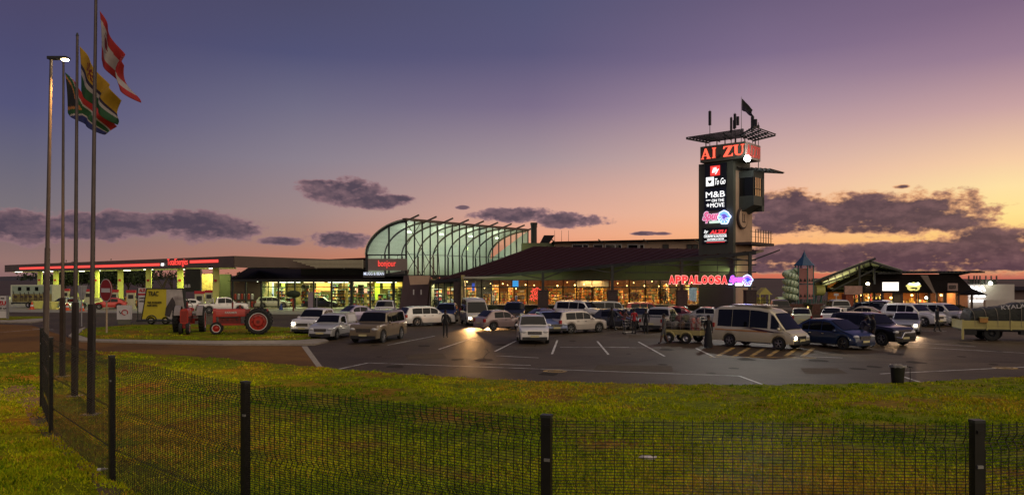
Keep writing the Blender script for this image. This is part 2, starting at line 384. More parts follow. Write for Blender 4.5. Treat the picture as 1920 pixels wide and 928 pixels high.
# oil stains, tar patches and cracks in the lot
STAIN = mat('oil stained asphalt', (0.034, 0.026, 0.018), 0.8, var=0.4, scale=2.5, spec=0.1); TAR = mat('tar crack filler', (0.02, 0.016, 0.012), 0.8, var=0.3, spec=0.1); PATCH = mat('patched asphalt', (0.085, 0.064, 0.044), 0.85, spec=0.1, var=0.2, scale=3)
rng = random.Random(21); mb = MB()
for k in range(46):
    px, py = rng.uniform(650, 1900), 628 + 80 * rng.random() ** 1.5; c = G(px, py); rr = rng.uniform(.15, .55); n = 11
    mb.add([(c[0] + rr * math.cos(6.283 * i / n) * rng.uniform(.6, 1.1), c[1] + rr * 1.3 * math.sin(6.283 * i / n) * rng.uniform(.6, 1.1), .006 + .00003 * k) for i in range(n)], [tuple(range(n))], STAIN)
o = mb.build('asphalt_stains'); o['kind'] = 'structure'
mb = MB()
for k in range(16):
    x, y = G(rng.uniform(500, 1900), rng.uniform(635, 700)); a = rng.choice((0, 0.1, 1.4, 1.7)) + rng.uniform(-.25, .25)
    for i in range(14):
        x2, y2 = x + .7 * math.cos(a), y + .7 * math.sin(a); w = .02; nx, ny = -math.sin(a) * w, math.cos(a) * w
        mb.add([(x - nx, y - ny, .0085 + .00005 * k), (x2 - nx, y2 - ny, .0085 + .00005 * k), (x2 + nx, y2 + ny, .0085 + .00005 * k), (x + nx, y + ny, .0085 + .00005 * k)], [(0, 1, 2, 3)], TAR); x, y = x2, y2; a += rng.uniform(-.35, .35)
o = mb.build('tar_cracks'); o['kind'] = 'structure'
for pts in ([(1120, 684), (1260, 686), (1262, 697), (1112, 695)], [(760, 665), (830, 662), (838, 672), (764, 675)], [(1500, 690), (1570, 690), (1590, 700), (1510, 701)], [(1180, 628), (1240, 628), (1246, 634), (1178, 634)]):
    sheet('asphalt_patch', gp(pts), 0.005, PATCH)
# grass
GRASS = mat('lawn soil and thatch', (0.15, 0.175, 0.006), 0.9, spec=0.05, var=0.6, scale=3.4, bump=0.9, bscale=14, col2=(0.22, 0.12, 0.015), c2scale=0.33, c2=(0.46, 0.66), stretch=(1, 1, 1))
DIRT = mat('bare dirt', (0.12, 0.07, 0.04), 0.95, var=0.35, scale=2.0, bump=0.6, col2=(0.09, 0.08, 0.02), c2scale=0.8)
def lawn(name, pts, top=0.05):
    o = sheet(name, pts, top, GRASS, thick=top + 0.01); return o
jr = random.Random(9); ed2 = []
for (xa_, ya_), (xb_, yb_) in zip(edge, edge[1:]):
    nseg = max(2, int(abs(xb_ - xa_) / 9))
    for i in range(nseg): t_ = i / nseg; ed2.append((xa_ + (xb_ - xa_) * t_, ya_ + (yb_ - ya_) * t_ + jr.gauss(0, .45) + .5 * math.sin((xa_ + (xb_ - xa_) * t_) * .07)))
near = gp(ed2 + [edge[-1]]) + [(60, 30), (60, -15), (-75, -15), (-75, 36.6)]
lawn('lawn', near)
islA = gp([(146, 630), (162, 618), (240, 611.5), (330, 610), (470, 611), (550, 618), (575, 628), (602, 636), (560, 640), (400, 641), (250, 639), (170, 638)])
lawn('tractor_lawn', islA, 0.12)
sheet('kerb', gp([(128, 632), (140, 622), (160, 615), (146, 630), (170, 638), (250, 639.5), (400, 641.5), (560, 640.5), (604, 636.5), (616, 641), (590, 647.5), (420, 648), (300, 645), (190, 642), (150, 641)]), 0.10, CONC, thick=0.11)
sheet('kerb', gp([(-80, 605), (-80, 600.5), (20, 602), (88, 598), (92, 601), (60, 605.5)]), 0.10, CONC, thick=0.11)
lawn('verge', gp([(-80, 600), (-80, 592), (0, 595), (80, 595), (86, 598), (20, 601.5)]), 0.12)
sheet('dirt_path', [G(0, 728), G(60, 722), G(78, 740), G(90, 790), G(140, 850), G(215, 905), (-6.0, 12.6), (-6.6, 12.2), (-7.9, 14.0), G(60, 800), G(40, 760), G(-40, 745)], 0.054, DIRT)
sheet('kerb', gp([(545, 617), (590, 618), (640, 622), (600, 627), (560, 624)]), 0.10, CONC, thick=0.11)

def in_poly(x, y, poly):
    c = False; n = len(poly); j = n - 1
    for i in range(n):
        xi, yi = poly[i]; xj, yj = poly[j]
        if (yi > y) != (yj > y) and x < (xj - xi) * (y - yi) / (yj - yi) + xi: c = not c
        j = i
    return c
BL = [mat('grass blade %d' % i, c, 0.85, spec=0.05, var=0.35, scale=0.9) for i, c in enumerate([(0.26, 0.35, 0.006), (0.44, 0.45, 0.010), (0.10, 0.18, 0.006), (0.50, 0.32, 0.03)])]
def blades(name, poly, n, ybounds, z0, hs, seed, label):
    """tufts: clumps of leaning blades, thinner far away, with worn gaps between them"""
    rng = np.random.default_rng(seed); vs = []; fs = []; mi = []; k = 0
    while k < n:
        py = rng.uniform(*ybounds); Yc = CH * F / (py - HZ); Xc = rng.uniform(-0.74, 0.74) * Yc
        g0 = math.sin(Xc * .45 + 1.3 * math.sin(Yc * .31)) + math.sin(Yc * .53 + Xc * .21) + rng.normal(0, 0.55)
        wear = math.sin(Xc * 1.7 + 2 * math.sin(Yc * .9)) * math.sin(Yc * 1.9 + Xc * .6)
        cnt = int(rng.integers(6, 26)) if wear > -.35 else int(rng.integers(1, 6)); rad = rng.uniform(.03, .16) * (1 + Yc / 40); hh = rng.uniform(*hs) * (1.5 if rng.random() < .06 else 1) * (1 if wear > -.35 else .6)
        for q in range(cnt):
            k += 1; X, Y = Xc + rng.normal(0, rad), Yc + rng.normal(0, rad)
            if not in_poly(X, Y, poly): continue
            t = rng.uniform(0, math.pi); w = rng.uniform(0.006, 0.016) * (1 + Y / 30); h = hh * rng.uniform(.6, 1.15)
            lx, ly = rng.normal(0, 0.45, 2) * h; ct, st = math.cos(t) * w, math.sin(t) * w; o = len(vs)
            vs += [(X - ct, Y - st, z0), (X + ct, Y + st, z0), (X + lx, Y + ly, z0 + h)]; fs.append((o, o + 1, o + 2))
            g = g0 + rng.normal(0, .35); mi.append(3 if g > 1.45 else (1 if g > 0.25 else (0 if g > -0.8 else 2)))
    me = bpy.data.meshes.new(name); me.from_pydata(vs, [], fs)
    for m_ in BL: me.materials.append(m_)
    me.polygons.foreach_set('material_index', mi); me.update()
    o = bpy.data.objects.new(name, me); COL.objects.link(o); tag(o, label, 'grass', kind='stuff')
blades('grass', near, 300000, (655, 1060), 0.045, (0.035, 0.085), 1, 'short yellowish green lawn grass running up to the parking lot')
blades('grass', islA, 12000, (609, 643), 0.115, (0.05, 0.12), 2, 'dim green grass growing on the tractor island')

# distant land
FARH = mat('distant ridge', (0.03, 0.024, 0.03), 1.0, var=0.3, scale=0.004)
def ridge(name, Y, x0, x1, base, amp, seed):
    rng = random.Random(seed); mb = MB(); n = 90; pts = []
    ph = [rng.uniform(0, 6) for _ in range(4)]
    for i in range(n + 1):
        x = x0 + (x1 - x0) * i / n
        pts.append((x, base + amp * (math.sin(x / 310 + ph[0]) + .6 * math.sin(x / 130 + ph[1]) + .3 * math.sin(x / 45 + ph[2]))))
    vs = []
    for x, z in pts: vs += [(x, Y - 400, 0), (x, Y, z), (x, Y + 900, 0)]
    mb.add(vs, [f for i in range(n) for f in ((3 * i, 3 * i + 3, 3 * i + 4, 3 * i + 1), (3 * i + 1, 3 * i + 4, 3 * i + 5, 3 * i + 2))], FARH)
    o = mb.build(name, smooth=True); o['kind'] = 'structure'
ridge('hills', 4200, -4500, 4500, 6, 5, 3)
ridge('hills', 1900, -2200, -350, 9, 4, 5)

# trees
BARK = mat('bark', (0.05, 0.035, 0.028), 0.9, var=0.3, scale=6, bump=0.4)
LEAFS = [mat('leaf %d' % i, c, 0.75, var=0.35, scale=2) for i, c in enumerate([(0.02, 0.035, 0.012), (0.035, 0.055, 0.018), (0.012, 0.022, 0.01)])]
def tree(x, y, h, cr, label, group=None, dense=1.0, seed=0, low=0.2, name='tree', leaf=0.22, cat='tree'):
    rng = random.Random(seed); t = thing(name, label, cat, (x, y, 0), 0, group)
    mb = MB(); mb.tube((0, 0, -0.05), (0.1, 0, h * .45), h * .028, h * .018, BARK, 8)
    tips = []
    for k in range(7):
        a = rng.uniform(0, 6.28); p = Vector((0.05, 0, h * rng.uniform(.25, .45))); q = Vector((math.cos(a) * cr * rng.uniform(.4, .8), math.sin(a) * cr * rng.uniform(.4, .8), h * rng.uniform(.55, .95)))
        mb.tube(p, q, h * .013, h * .004, BARK, 6); tips.append(q)
        for j in range(3):
            q2 = q + Vector((rng.uniform(-1, 1), rng.uniform(-1, 1), rng.uniform(-.3, .8))) * cr * .35
            mb.tube(p.lerp(q, .6), q2, h * .006, h * .002, BARK, 5); tips.append(q2)
    mb.build('trunk', t)
    if dense > 0:
        mb = MB(); n = int(2200 * dense)
        cl = [(q, cr * rng.uniform(.25, .5)) for q in tips]
        for k in range(n):
            c, r = rng.choice(cl); d_ = Vector((rng.gauss(0, .5), rng.gauss(0, .5), rng.gauss(0, .45))) * r; p = c + d_
            if p.z < h * low: continue
            e = Euler((rng.uniform(0, 6), rng.uniform(0, 6), rng.uniform(0, 6))).to_matrix(); s_ = leaf * rng.uniform(.6, 1.3)
            vs = [p + e @ Vector(v) * s_ for v in ((-.5, 0, 0), (0, -.35, 0.05), (.6, 0, 0), (0, .35, 0.05))]
            mb.add(vs, [(0, 1, 2, 3)], rng.choice(LEAFS))
        mb.build('crown', t)
    return t
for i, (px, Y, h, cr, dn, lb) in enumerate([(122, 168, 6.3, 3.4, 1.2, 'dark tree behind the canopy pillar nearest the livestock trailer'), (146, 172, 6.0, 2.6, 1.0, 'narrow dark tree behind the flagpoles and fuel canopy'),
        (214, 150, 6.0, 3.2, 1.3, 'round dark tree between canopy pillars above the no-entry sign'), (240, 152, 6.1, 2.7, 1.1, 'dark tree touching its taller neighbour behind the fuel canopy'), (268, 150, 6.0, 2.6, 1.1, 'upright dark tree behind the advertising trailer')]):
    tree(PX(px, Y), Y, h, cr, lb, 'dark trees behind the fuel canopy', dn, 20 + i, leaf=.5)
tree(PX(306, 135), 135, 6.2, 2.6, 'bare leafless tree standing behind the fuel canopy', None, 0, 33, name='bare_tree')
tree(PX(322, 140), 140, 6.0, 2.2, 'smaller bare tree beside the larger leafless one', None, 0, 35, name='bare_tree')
mb = MB(); rng = random.Random(4)
for k in range(2600):
    x = rng.uniform(-420, 60); y = 640 + rng.uniform(-15, 15); z = abs(rng.gauss(0, 3.2)) + 2 + 1.5 * math.sin(x / 17)
    s_ = rng.uniform(1.2, 3.0); e = Euler((rng.uniform(0, 6), rng.uniform(0, 6), 0)).to_matrix()
    mb.add([Vector((x, y, z)) + e @ Vector(v) * s_ for v in ((-.5, 0, 0), (0, -.4, .3), (.6, 0, 0), (0, .4, .2))], [(0, 1, 2, 3)], rng.choice(LEAFS))
tag(mb.build('treeline'), 'far off dark treeline along the horizon behind the fuel station', 'treeline', kind='stuff')

# ------------------------------------------------------------------ mesh fence
FB = mat('black coated steel', (0.012, 0.011, 0.011), 0.45, var=0.3, scale=8, metal=0.2)
FX = [(-13.8, 21.9), (-11.3, 18.3), (-7.45, 13.9), (-3.71, 10.39), (0.364, 7.84), (4.7, 7.55), (8.9, 8.6)]
FH = CH - 1.44
fence = thing('mesh_fence', 'black welded mesh fence with square posts curving along the lawn', 'fence', (0.364, 7.84, 0.05))
for i, (x, y) in enumerate(FX):
    mb = MB(); a = FX[max(0, i - 1)]; b = FX[min(len(FX) - 1, i + 1)]; an = math.atan2(b[1] - a[1], b[0] - a[0])
    mb.box(x - .052, x + .052, y - .045, y + .045, 0.0, FH - .01, FB, (0, 0, an)); mb.box(x - .058, x + .058, y - .05, y + .05, FH - .01, FH + .02, DSTEEL, (0, 0, an))
    for zz in (0.5, 1.2, 1.9, 2.25): mb.box(x - .03, x + .03, y - .065, y - .045, zz, zz + .03, STEEL if zz == 1.9 else FB, (0, 0, an))
    mb.build('post', fence, world=True)
def bend(z):
    for zc in (FH - .22, FH - 1.0, FH - 1.75):
        if abs(z - zc) < .07: return .045 * (1 - abs(z - zc) / .07)
    return 0.0
for (xa, ya), (xb, yb) in zip(FX, FX[1:]):
    p, q = Vector((xa, ya)), Vector((xb, yb)); L = (q - p).length; dr = (q - p) / L; nn = Vector((dr.y, -dr.x)); mb = MB()
    zs = []; z = .08
    while z < FH - .04: zs.append(z); z += .031
    zk = sorted(set([.06] + [FH - .22 + d_ for d_ in (-.07, 0, .07)] + [FH - 1.0 + d_ for d_ in (-.07, 0, .07)] + [FH - 1.75 + d_ for d_ in (-.07, 0, .07)] + [FH - .02]))
    nv = int(L / .1)
    wob = [random.gauss(0, .004) for _ in range(nv + 1)]
    for i in range(nv + 1):
        c = p + dr * (L * i / nv + wob[i])
        pts = [(*(c - nn * bend(z)), z) for z in zk]
        for a, b in zip(pts, pts[1:]): mb.bar(a, b, .0065, .0065, FB, up=(dr.x, dr.y, 0))
    for z in zs:
        o_ = nn * bend(z); mb.bar((*(p - o_), z), (*(q - o_), z), .006, .006, FB)
    mb.build('mesh_panel', fence, world=True)
# ------------------------------------------------------------------ flagpoles, street lamp
POLE = mat('weathered flagpole', (0.12, 0.095, 0.09), 0.5, metal=0.4, var=0.2, scale=2)
SLEEVE = mat('rusty dark pole sleeve', (0.018, 0.011, 0.010), 0.7, var=0.4, scale=3)
def flagpole(bx, by, tx, ty, ys, w, r, label):
    x, y = G(bx, by); t = thing('flagpole', label, 'flagpole', (x, y, 0), 0, 'flagpoles inside the fence')
    top = P3(tx, max(ty, -60), y); zs = PZ(ys, y); f = zs / top[2]; xs = x + (top[0] - x) * f
    mb = MB(); mb.bar((x, y, 0), (xs, y, zs), w, w, SLEEVE); mb.box(x - .2, x + .2, y - .2, y + .2, 0, .07, CONC); mb.build('sleeve', t, world=True)
    mb = MB(); mb.tube((xs, y, zs - .01), top, r, r * .62, POLE, 12); mb.tube(top, (top[0], y, top[2] + .1), .05, .02, DSTEEL, 8)
    mb.tube((xs + r + .02, y - .02, zs + .3), (top[0] + r * .7, y - .02, top[2] - .1), .006, .006, DSTEEL, 5)
    mb.build('pole', t, world=True, smooth=True); return x, y, top
fp1 = flagpole(170, 780, 180, -18, 570, .15, .062, 'tallest flagpole at the fence, flying the red and white flag')
fp2 = flagpole(140, 745, 145, 68, 567, .15, .062, 'middle flagpole flying the yellow, white and green flag')
fp3 = flagpole(117, 708, 119, 118, 558, .15, .062, 'shortest flagpole, flying the six coloured flag')
FLG = {k: mat('flag ' + k, tuple(v * .62 for v in c), 0.8, var=0.15, scale=5) for k, c in dict(red=(0.45, 0.015, 0.02), white=(0.5, 0.45, 0.46), yellow=(0.55, 0.32, 0.02), green=(0.015, 0.10, 0.035), navy=(0.03, 0.02, 0.06), black=(0.015, 0.015, 0.018), blue=(0.02, 0.03, 0.2), dred=(0.2, 0.01, 0.02), orange=(.5, .2, .06)).items()}
def flag(Y, T, B, F1, F2, fn, name, label, waves=3, amp=.16, mid=None, sag=0.0):
    nu, nv = 48, 30; t, b, f1, f2 = [Vector(P3(*p, Y)) for p in (T, B, F1, F2)]; vs, uvq = [], []
    mb = MB()
    for i in range(nu + 1):
        u = i / nu
        for j in range(nv + 1):
            v = j / nv; p = (t * (1 - u) + f1 * u) * (1 - v) + (b * (1 - u) + f2 * u) * v
            bow = 4 * u * (1 - u); p = p + Vector((0.0, 0, -sag * bow * (0.4 + .6 * v)))
            p += Vector((0.12 * math.sin(5 * v + 3 * u) * u, amp * math.sin(waves * 6.28 * u + 2.5 * v) * (0.25 + u), .05 * math.sin(9 * u + 4 * v)))
            vs.append(p)
    o = len(mb.v); mb.v = [tuple(p) for p in vs]
    for i in range(nu):
        for j in range(nv):
            a = i * (nv + 1) + j; mb.f.append([a, a + 1, a + nv + 2, a + nv + 1]); mb.mi.append(mb.m(FLG[fn((i + .5) / nu, (j + .5) / nv)]))
    ob = mb.build(name, smooth=True, angle=180); md = ob.modifiers.new('s', 'SOLIDIFY'); md.thickness = .004
    tag(ob, label, 'flag', 'flags blowing from the flagpoles'); return ob
def f_rw(u, v):
    if v < .2 or v > .72: return 'red'
    if (u - .22) ** 2 / .016 + (v - .42) ** 2 / .02 < 1 and abs(math.sin(9 * u + 14 * v)) > .35: return 'dred'
    if v < .2 + .25 * u: return 'red'
    return 'white'
def f_mp(u, v):
    if v < .44:
        dxx, dyy = (u - .28) * 1.3, v - .24; rr = math.hypot(dxx, dyy); an = math.atan2(dyy, dxx)
        if rr < .16 and (math.cos(an * 7) > -.1 or rr < .05): return 'dred'
        return 'yellow'
    if v < .52: return 'navy'
    if v < .66: return 'white'
    return 'green'
def f_sa(u, v):
    w = v - .5; ed = .42 - abs(w) * .9
    if u < ed - .10: return 'black'
    if u < ed - .03: return 'orange'
    if abs(w) < .13 or u < ed + .10: return 'green'
    if abs(w) < .19 or u < ed + .15: return 'white'
    return 'red' if w < 0 else 'blue'
flag(fp1[1] - .12, (187, 21), (189, 108), (238, 128), (247, 190), f_rw, 'flag', 'red and white flag streaming from the tallest flagpole', 1.9, .24, sag=.12)
flag(fp2[1] - .12, (149, 87), (151, 168), (222, 188), (212, 234), f_mp, 'flag', 'yellow, white and green flag with red flower on the middle flagpole', 2.1, .22, sag=.12)
flag(fp3[1] - .12, (122, 136), (126, 210), (212, 236), (194, 252), f_sa, 'flag', 'dark green, red and blue flag on the shortest flagpole', 2.2, .22, sag=.12)
LW = glow('street lamp lens', (1.0, 0.78, 0.4), 60)
x, y = G(84, 722); st = thing('street_lamp', 'tall grey street lamp with lit head beside the flagpoles', 'street lamp', (x, y, 0))
tx, ty, tz = P3(96, 110, y); mb = MB(); mb.tube((x, y, 0), (x + (tx - x) * .42, y, tz * .42), .105, .09, POLE, 14); mb.tube((x + (tx - x) * .42, y, tz * .42), (tx, y, tz), .07, .05, POLE, 12)
mb.tube((x, y, 0), (x, y, .5), .13, .13, POLE, 14); mb.build('pole', st, smooth=True, world=True)
mb = MB(); mb.box(tx - .1, tx + .42, y - .1, y + .1, tz - .04, tz + .06, DSTEEL); mb.box(tx + .40, tx + .62, y - .13, y + .13, tz - .035, tz + .05, DSTEEL); mb.build('lamp_head', st, world=True)
mb = MB(); mb.ell((tx + .5, y, tz - .05), (.13, .1, .05), LW, 12, 6); mb.build('lens', st, world=True)
lamp('SPOT', (tx + .5, y, tz - .25), 3400, (1.0, .52, .14), .12, (tx + 1.0, y - 2.5, 0), 96, .9)
# ------------------------------------------------------------------ materials for buildings
FASC = mat('brown fascia sheet', (0.115, 0.078, 0.062), 0.5, var=0.12, scale=0.8)
SOFF = mat('pale canopy soffit', (0.6, 0.6, 0.5), 0.6, var=0.08, scale=0.6)
YPIL = mat('cream canopy column', (0.66, 0.68, 0.2), 0.55, var=0.1, scale=1.5)
DROOF = mat('dark roof sheeting', (0.009, 0.006, 0.006), 0.8, spec=0.1, var=0.2, scale=1.2, stretch=(6, 1, 1))
MROOF = mat('maroon roof sheeting', (0.034, 0.009, 0.010), 0.8, spec=0.12, var=0.18, scale=1.5, stretch=(5, .6, 1))
OLIVE = mat('olive grey render', (0.11, 0.115, 0.07), 0.8, var=0.14, scale=0.9, bump=0.1)
GREYW = mat('dark grey render', (0.06, 0.06, 0.055), 0.8, var=0.15, scale=0.8, bump=0.1)
TANW = mat('tan plaster wall', (0.5, 0.34, 0.24), 0.8, var=0.12, scale=0.7, bump=0.1)
PURW = mat('brown plaster wall', (0.15, 0.10, 0.09), 0.8, var=0.12, scale=0.7)
DWALL = mat('near black wall', (0.018, 0.02, 0.014), 0.8, var=0.2, scale=0.8)
STONE = mat('red brown stone', (0.11, 0.05, 0.04), 0.9, var=0.5, scale=3.5, bump=0.9, bscale=5)
WHITEW = mat('white rendered wall', (0.5, 0.45, 0.42), 0.75, var=0.1, scale=0.6)
CREAM = mat('cream interior wall', (0.46, 0.36, 0.17), 0.8, var=0.5, scale=1.3, col2=(.16, .19, .07), c2scale=.7)
GFLOOR = mat('shop floor tile', (0.4, 0.33, 0.25), 0.4, var=0.1, scale=1)
SHEETG = mat('ribbed white sheeting', (0.62, 0.68, 0.56), 0.7, var=0.07, scale=0.6)
WIN = glassmat('shop glass')
WHITE_E = glow('white sign light', (1, 1, 1), 2.2)
RED_E = glow('red sign light', (1.0, 0.07, 0.055), 1.25)
ORED_E = glow('orange red sign light', (1.0, 0.11, 0.06), 1.6)
WARM_E = glow('warm bulb', (1.0, 0.55, 0.16), 9)
TUBE_E = glow('tube light', (0.95, 1.0, 0.7), 5)
WTUBE_E = glow('warm tube light', (1.0, 0.75, 0.35), 4)
TXT = mat('dark lettering', (0.02, 0.018, 0.02), 0.6, var=0.1)
RTXT = mat('red lettering', (0.45, 0.02, 0.03), 0.6, var=0.1)
BOARD = mat('white sign board', (0.62, 0.6, 0.6), 0.6, var=0.06, scale=2)
PAL = [mat('goods %d' % i, c, 0.6, var=0.3, scale=9) for i, c in enumerate([(0.7, 0.25, 0.05), (0.75, 0.5, 0.12), (0.5, 0.06, 0.04), (0.15, 0.25, 0.1), (0.75, 0.68, 0.5), (0.1, 0.12, 0.3), (0.06, 0.04, 0.03), (0.25, 0.45, 0.3), (0.55, 0.35, 0.15)])]

# ------------------------------------------------------------------ fuel station canopy
A = Vector((PX(440, 93), 93)); B = Vector((PX(10, 152), 152)); C2 = Vector((PX(690, 97), 97))
back = Vector((-.35, 1)).normalized() * 16
cn = thing('fuel_canopy', 'long flat fuel station canopy with red light strip and cream columns', 'canopy', (A.x, A.y, 0))
def canopy_pt(px):
    t = (px - CX) / F; d_ = B - A; s_ = (t * A.y - A.x) / (d_.x - t * d_.y); return A + d_ * s_, s_
ZT, ZB = 6.55, 5.25
mb = MB()
mb.prism([(*A, ZT - 0), (*B, ZT), (*(B + back), ZT), (*(A + back), ZT)], (0, 0, -.12), DROOF); mb.build('roof', cn, world=True)
mb = MB(); nA = Vector(((B - A).y, -(B - A).x)).normalized(); nA = nA if nA.y < 0 else -nA
mb.prism([(*A, ZB), (*B, ZB - .05), (*B, ZT + .06), (*A, ZT + .12)], (nA.x * .12, nA.y * .12, 0), FASC)
nC = Vector((0, -1)); mb.prism([(*A, ZB), (*(A + (C2 - A) * .98), ZB + .02), (*(A + (C2 - A) * .98), ZT - .35), (*A, ZT + .12)], (0, -.12, 0), FASC)
fixn(mb.build('fascia', cn, world=True))
mb = MB(); mb.prism([(*A, ZB), (*B, ZB), (*(B + back), ZB), (*(A + back), ZB)], (0, 0, .08), SOFF)
D0 = A + (C2 - A) * .36; mb.prism([(*A, ZB + .01), (*D0, ZB + .01), (*(D0 + Vector((0, 3))), ZB + .01), (*(A + Vector((0, 9))), ZB + .01)], (0, 0, .08), SOFF)
mb.build('soffit', cn, world=True)
def strip(px0, px1, zc, h):
    p, _ = canopy_pt(px0); q, _ = canopy_pt(px1); p = p + nA * .14; q = q + nA * .14; mb = MB(); mb.bar((*p, zc), (*q, zc), .06, h, RED_E); mb.build('light_strip', cn, world=True)
strip(38, 301, 5.85, .36); strip(358, 411, 6.1, .36)
p_, _ = canopy_pt(335); q_, _ = canopy_pt(336)
rdir = (A - B).normalized()
text('fascia_lettering', 'TotalEnergies', RED_E, cn, (p_.x + nA.x * .2, p_.y + nA.y * .2, 6.02), (rdir.x, rdir.y, 0), (0, 0, 1), 1.15, 6.0)
p_, _ = canopy_pt(307)
text('fascia_lettering', 'ALZU', WHITE_E, cn, (p_.x + nA.x * .2, p_.y + nA.y * .2, 5.85), (rdir.x, rdir.y, 0), (0, 0, 1), .36, .85, bold=.03)
for px, w in [(75, .9), (105, .95), (143, .9), (181, .95), (226, .95), (279, .95), (338, .95), (405, 1.0)]:
    p, s_ = canopy_pt(px); p = p + back * .14; p = Vector((PX(px, p.y), p.y))
    mb = MB(); mb.cbox((p.x, p.y, 2.6), (w * .78, w * .6, 5.3), YPIL, (0, 0, .3)); mb.cbox((p.x, p.y, .35), (w * 1.1, w * .9, .7), CONC, (0, 0, .3))
    mb.cbox((p.x + .1, p.y - .45, 3.6), (.32, .05, .32), RTXT, (0, 0, .3)); mb.build('column', cn, world=True)
for i in range(9):
    s_ = .06 + i * .11; c = A + (B - A) * s_ + back * (.2 + .35 * (i % 2)); mb = MB(); mb.cbox((c.x, c.y, ZB - .04), (1.2, .5, .07), TUBE_E); mb.build('ceiling_lamp', cn, world=True)
for i in range(6):
    s_ = .08 + i * .17; c = A + (B - A) * s_ + back * .42
    lamp('AREA', (c.x, c.y, ZB - .15), 1000, (.90, 1.0, .26), 4, (c.x, c.y, 0))
# pumps, cones and barriers under the canopy
for px, Y, lb in [(84, 116, 'pale fuel pump just behind the livestock trailer'), (123, 111, 'fuel pump standing between flagpoles and lamp post'), (166, 106, 'fuel pump beside the column left of the no-entry sign'),
                  (214, 101, 'fuel pump behind the no-entry sign'), (246, 97, 'tall pale fuel pump left of the advertising trailer'), (374, 90, 'fuel pump between advertising trailer and white pickup'), (392, 98, 'low fuel pump behind the white pickup')]:
    t = thing('fuel_pump', lb, 'fuel pump', (PX(px, Y), Y, 0.006), .3, 'fuel pumps under the canopy')
    mb = MB(); mb.box(-.5, .5, -.3, .3, 0, 2.0, mat('pump cream', (.5, .5, .35), .5, var=.1)); mb.box(-.55, .55, -.33, .33, 2.0, 2.35, RTXT); mb.build('cabinet', t)
    mb = MB(); mb.box(-.3, .3, -.33, -.3, 1.25, 1.75, DARKP); mb.build('display', t); mb = MB(); mb.path([(.52, -.1, 1.6), (.7, -.15, .7), (.55, -.1, .3), (.53, 0, 1.1)], .03, RUBBER); mb.build('hose', t)
ORC = mat('orange plastic', (.6, .08, .02), .5, var=.15)
for px, py, lb in [(60, 580, 'orange traffic cone beside the livestock trailer wheel'), (126, 582, 'orange cone near the fuel pumps behind the poles'), (154, 583, 'orange cone beneath the canopy near the pump island')]:
    x, y = G(px, py); t = thing('traffic_cone', lb, 'cone', (x, y, 0.006), 0, 'orange cones on the forecourt'); mb = MB(); mb.lathe([(.3, .04), (.27, .05), (.04, 1.0), (0, 1.0)], ORC, n=14); mb.box(-.33, .33, -.33, .33, 0, .045, ORC); mb.build('cone_body', t)
    mb = MB(); mb.lathe([(.2, .38), (.15, .58)], BOARD, n=14); mb.build('reflective_band', t)
for px, py, w, lb in [(70, 579, 1.1, 'yellow concrete bin by the canopy column'), (103, 580, 1.3, 'stone coloured planter box below the canopy column')]:
    x, y = G(px, py); t = thing('planter', lb, 'planter', (x, y, .006)); mb = MB(); mb.lathe([(0, .05), (w * .5, .05), (w * .62, .95), (w * .5, 1.0), (w * .45, .8), (0, .8)], YPIL, n=8); mb.build('tub', t); mb = MB(); mb.ell((0, 0, .85), (w * .42, w * .42, .18), LEAFS[1]); mb.build('soil_plants', t)

# ------------------------------------------------------------------ convenience store (low building)
YS = 100.0; YE = 95.5
sh = thing('convenience_store', 'low convenience store with dark hipped roof and lit glass front', 'shop', (PX(600, YS), YS, 0))
zE, zF = PZ(524.5, YE), PZ(528, YS)
mb = MB()
eL, eR = PX(433, YE), PX(762, YE); rL, rR = PX(472, YS + 6), PX(690, YS + 6); zr = PZ(500, YS + 6)
mb.prism([(eL, YE, zE), (eR, YE, zE), (rR + 6, YS + 6, zr), (rL, YS + 6, zr)], (0, 0, .18), DROOF)
mb.prism([(eL, YE, zE), (rL, YS + 6, zr), (eL + 1, YS + 16, zE)], (0, 0, .18), DROOF)
mb.box(eL, eR, YE - .05, YE + .08, zE - .22, zE + .08, DSTEEL)
fixn(mb.build('roof', sh, world=True))
mb = MB()   # dark upper band joined to the hall
mb.box(PX(560, 97), PX(688, 97), 98, 99, PZ(524, 98), PZ(488, 98), DWALL); mb.prism([(PX(565, 97.5), 97.5, PZ(488, 97.5)), (PX(688, 97.5), 97.5, PZ(483, 97.5)), (PX(688, 97.5), 97.5, PZ(488, 97.5))], (0, .5, 0), MROOF)
mb.build('parapet', sh, world=True)
mb = MB()
x0, x1 = PX(532, 96.5), PX(681, 96.5)
PALES = mat('pale louvre slat', (.42, .38, .26), .6, var=.1)
for i in range(6): z = PZ(502 - i * 2.5, 94); mb.box(PX(590 - i * 8, 94), PX(681, 94), 93.9 , 94.0, z, z + .11, PALES)
for px in (593, 645, 680): mb.box(PX(px, 96.5) - .08, PX(px, 96.5) + .08, 96.45, 96.6, PZ(504, 96.5), PZ(487, 96.5), PALES)
mb.prism([(PX(530, 96.7), 96.7, PZ(504, 96.7)), (PX(681, 96.7), 96.7, PZ(504, 96.7)), (PX(681, 96.7), 96.7, PZ(487, 96.7)), (PX(530, 96.7), 96.7, PZ(486, 96.7))], (0, .1, 0), FASC)
fixn(mb.build('louvre_band', sh, world=True))
mb = MB()
mb.box(PX(490, YS + 9), PX(760, YS + 9), YS + 9, YS + 9.2, 0, zF + 1, CREAM); mb.box(PX(433, YS), PX(490, YS), YS, YS + .25, 0, zF, PURW)
mb.box(PX(490, YS) - .1, PX(490, YS) + .1, YS, YS + 9, 0, zF, CREAM); mb.box(PX(433, YS + 1), PX(764, YS), YS - .1, YS + 9.2, zF, zF + .12, CREAM)
mb.box(PX(757, YS), PX(761, YS), YS, YS + 9, 0, zF, CREAM)
mb.build('wall', sh, world=True)
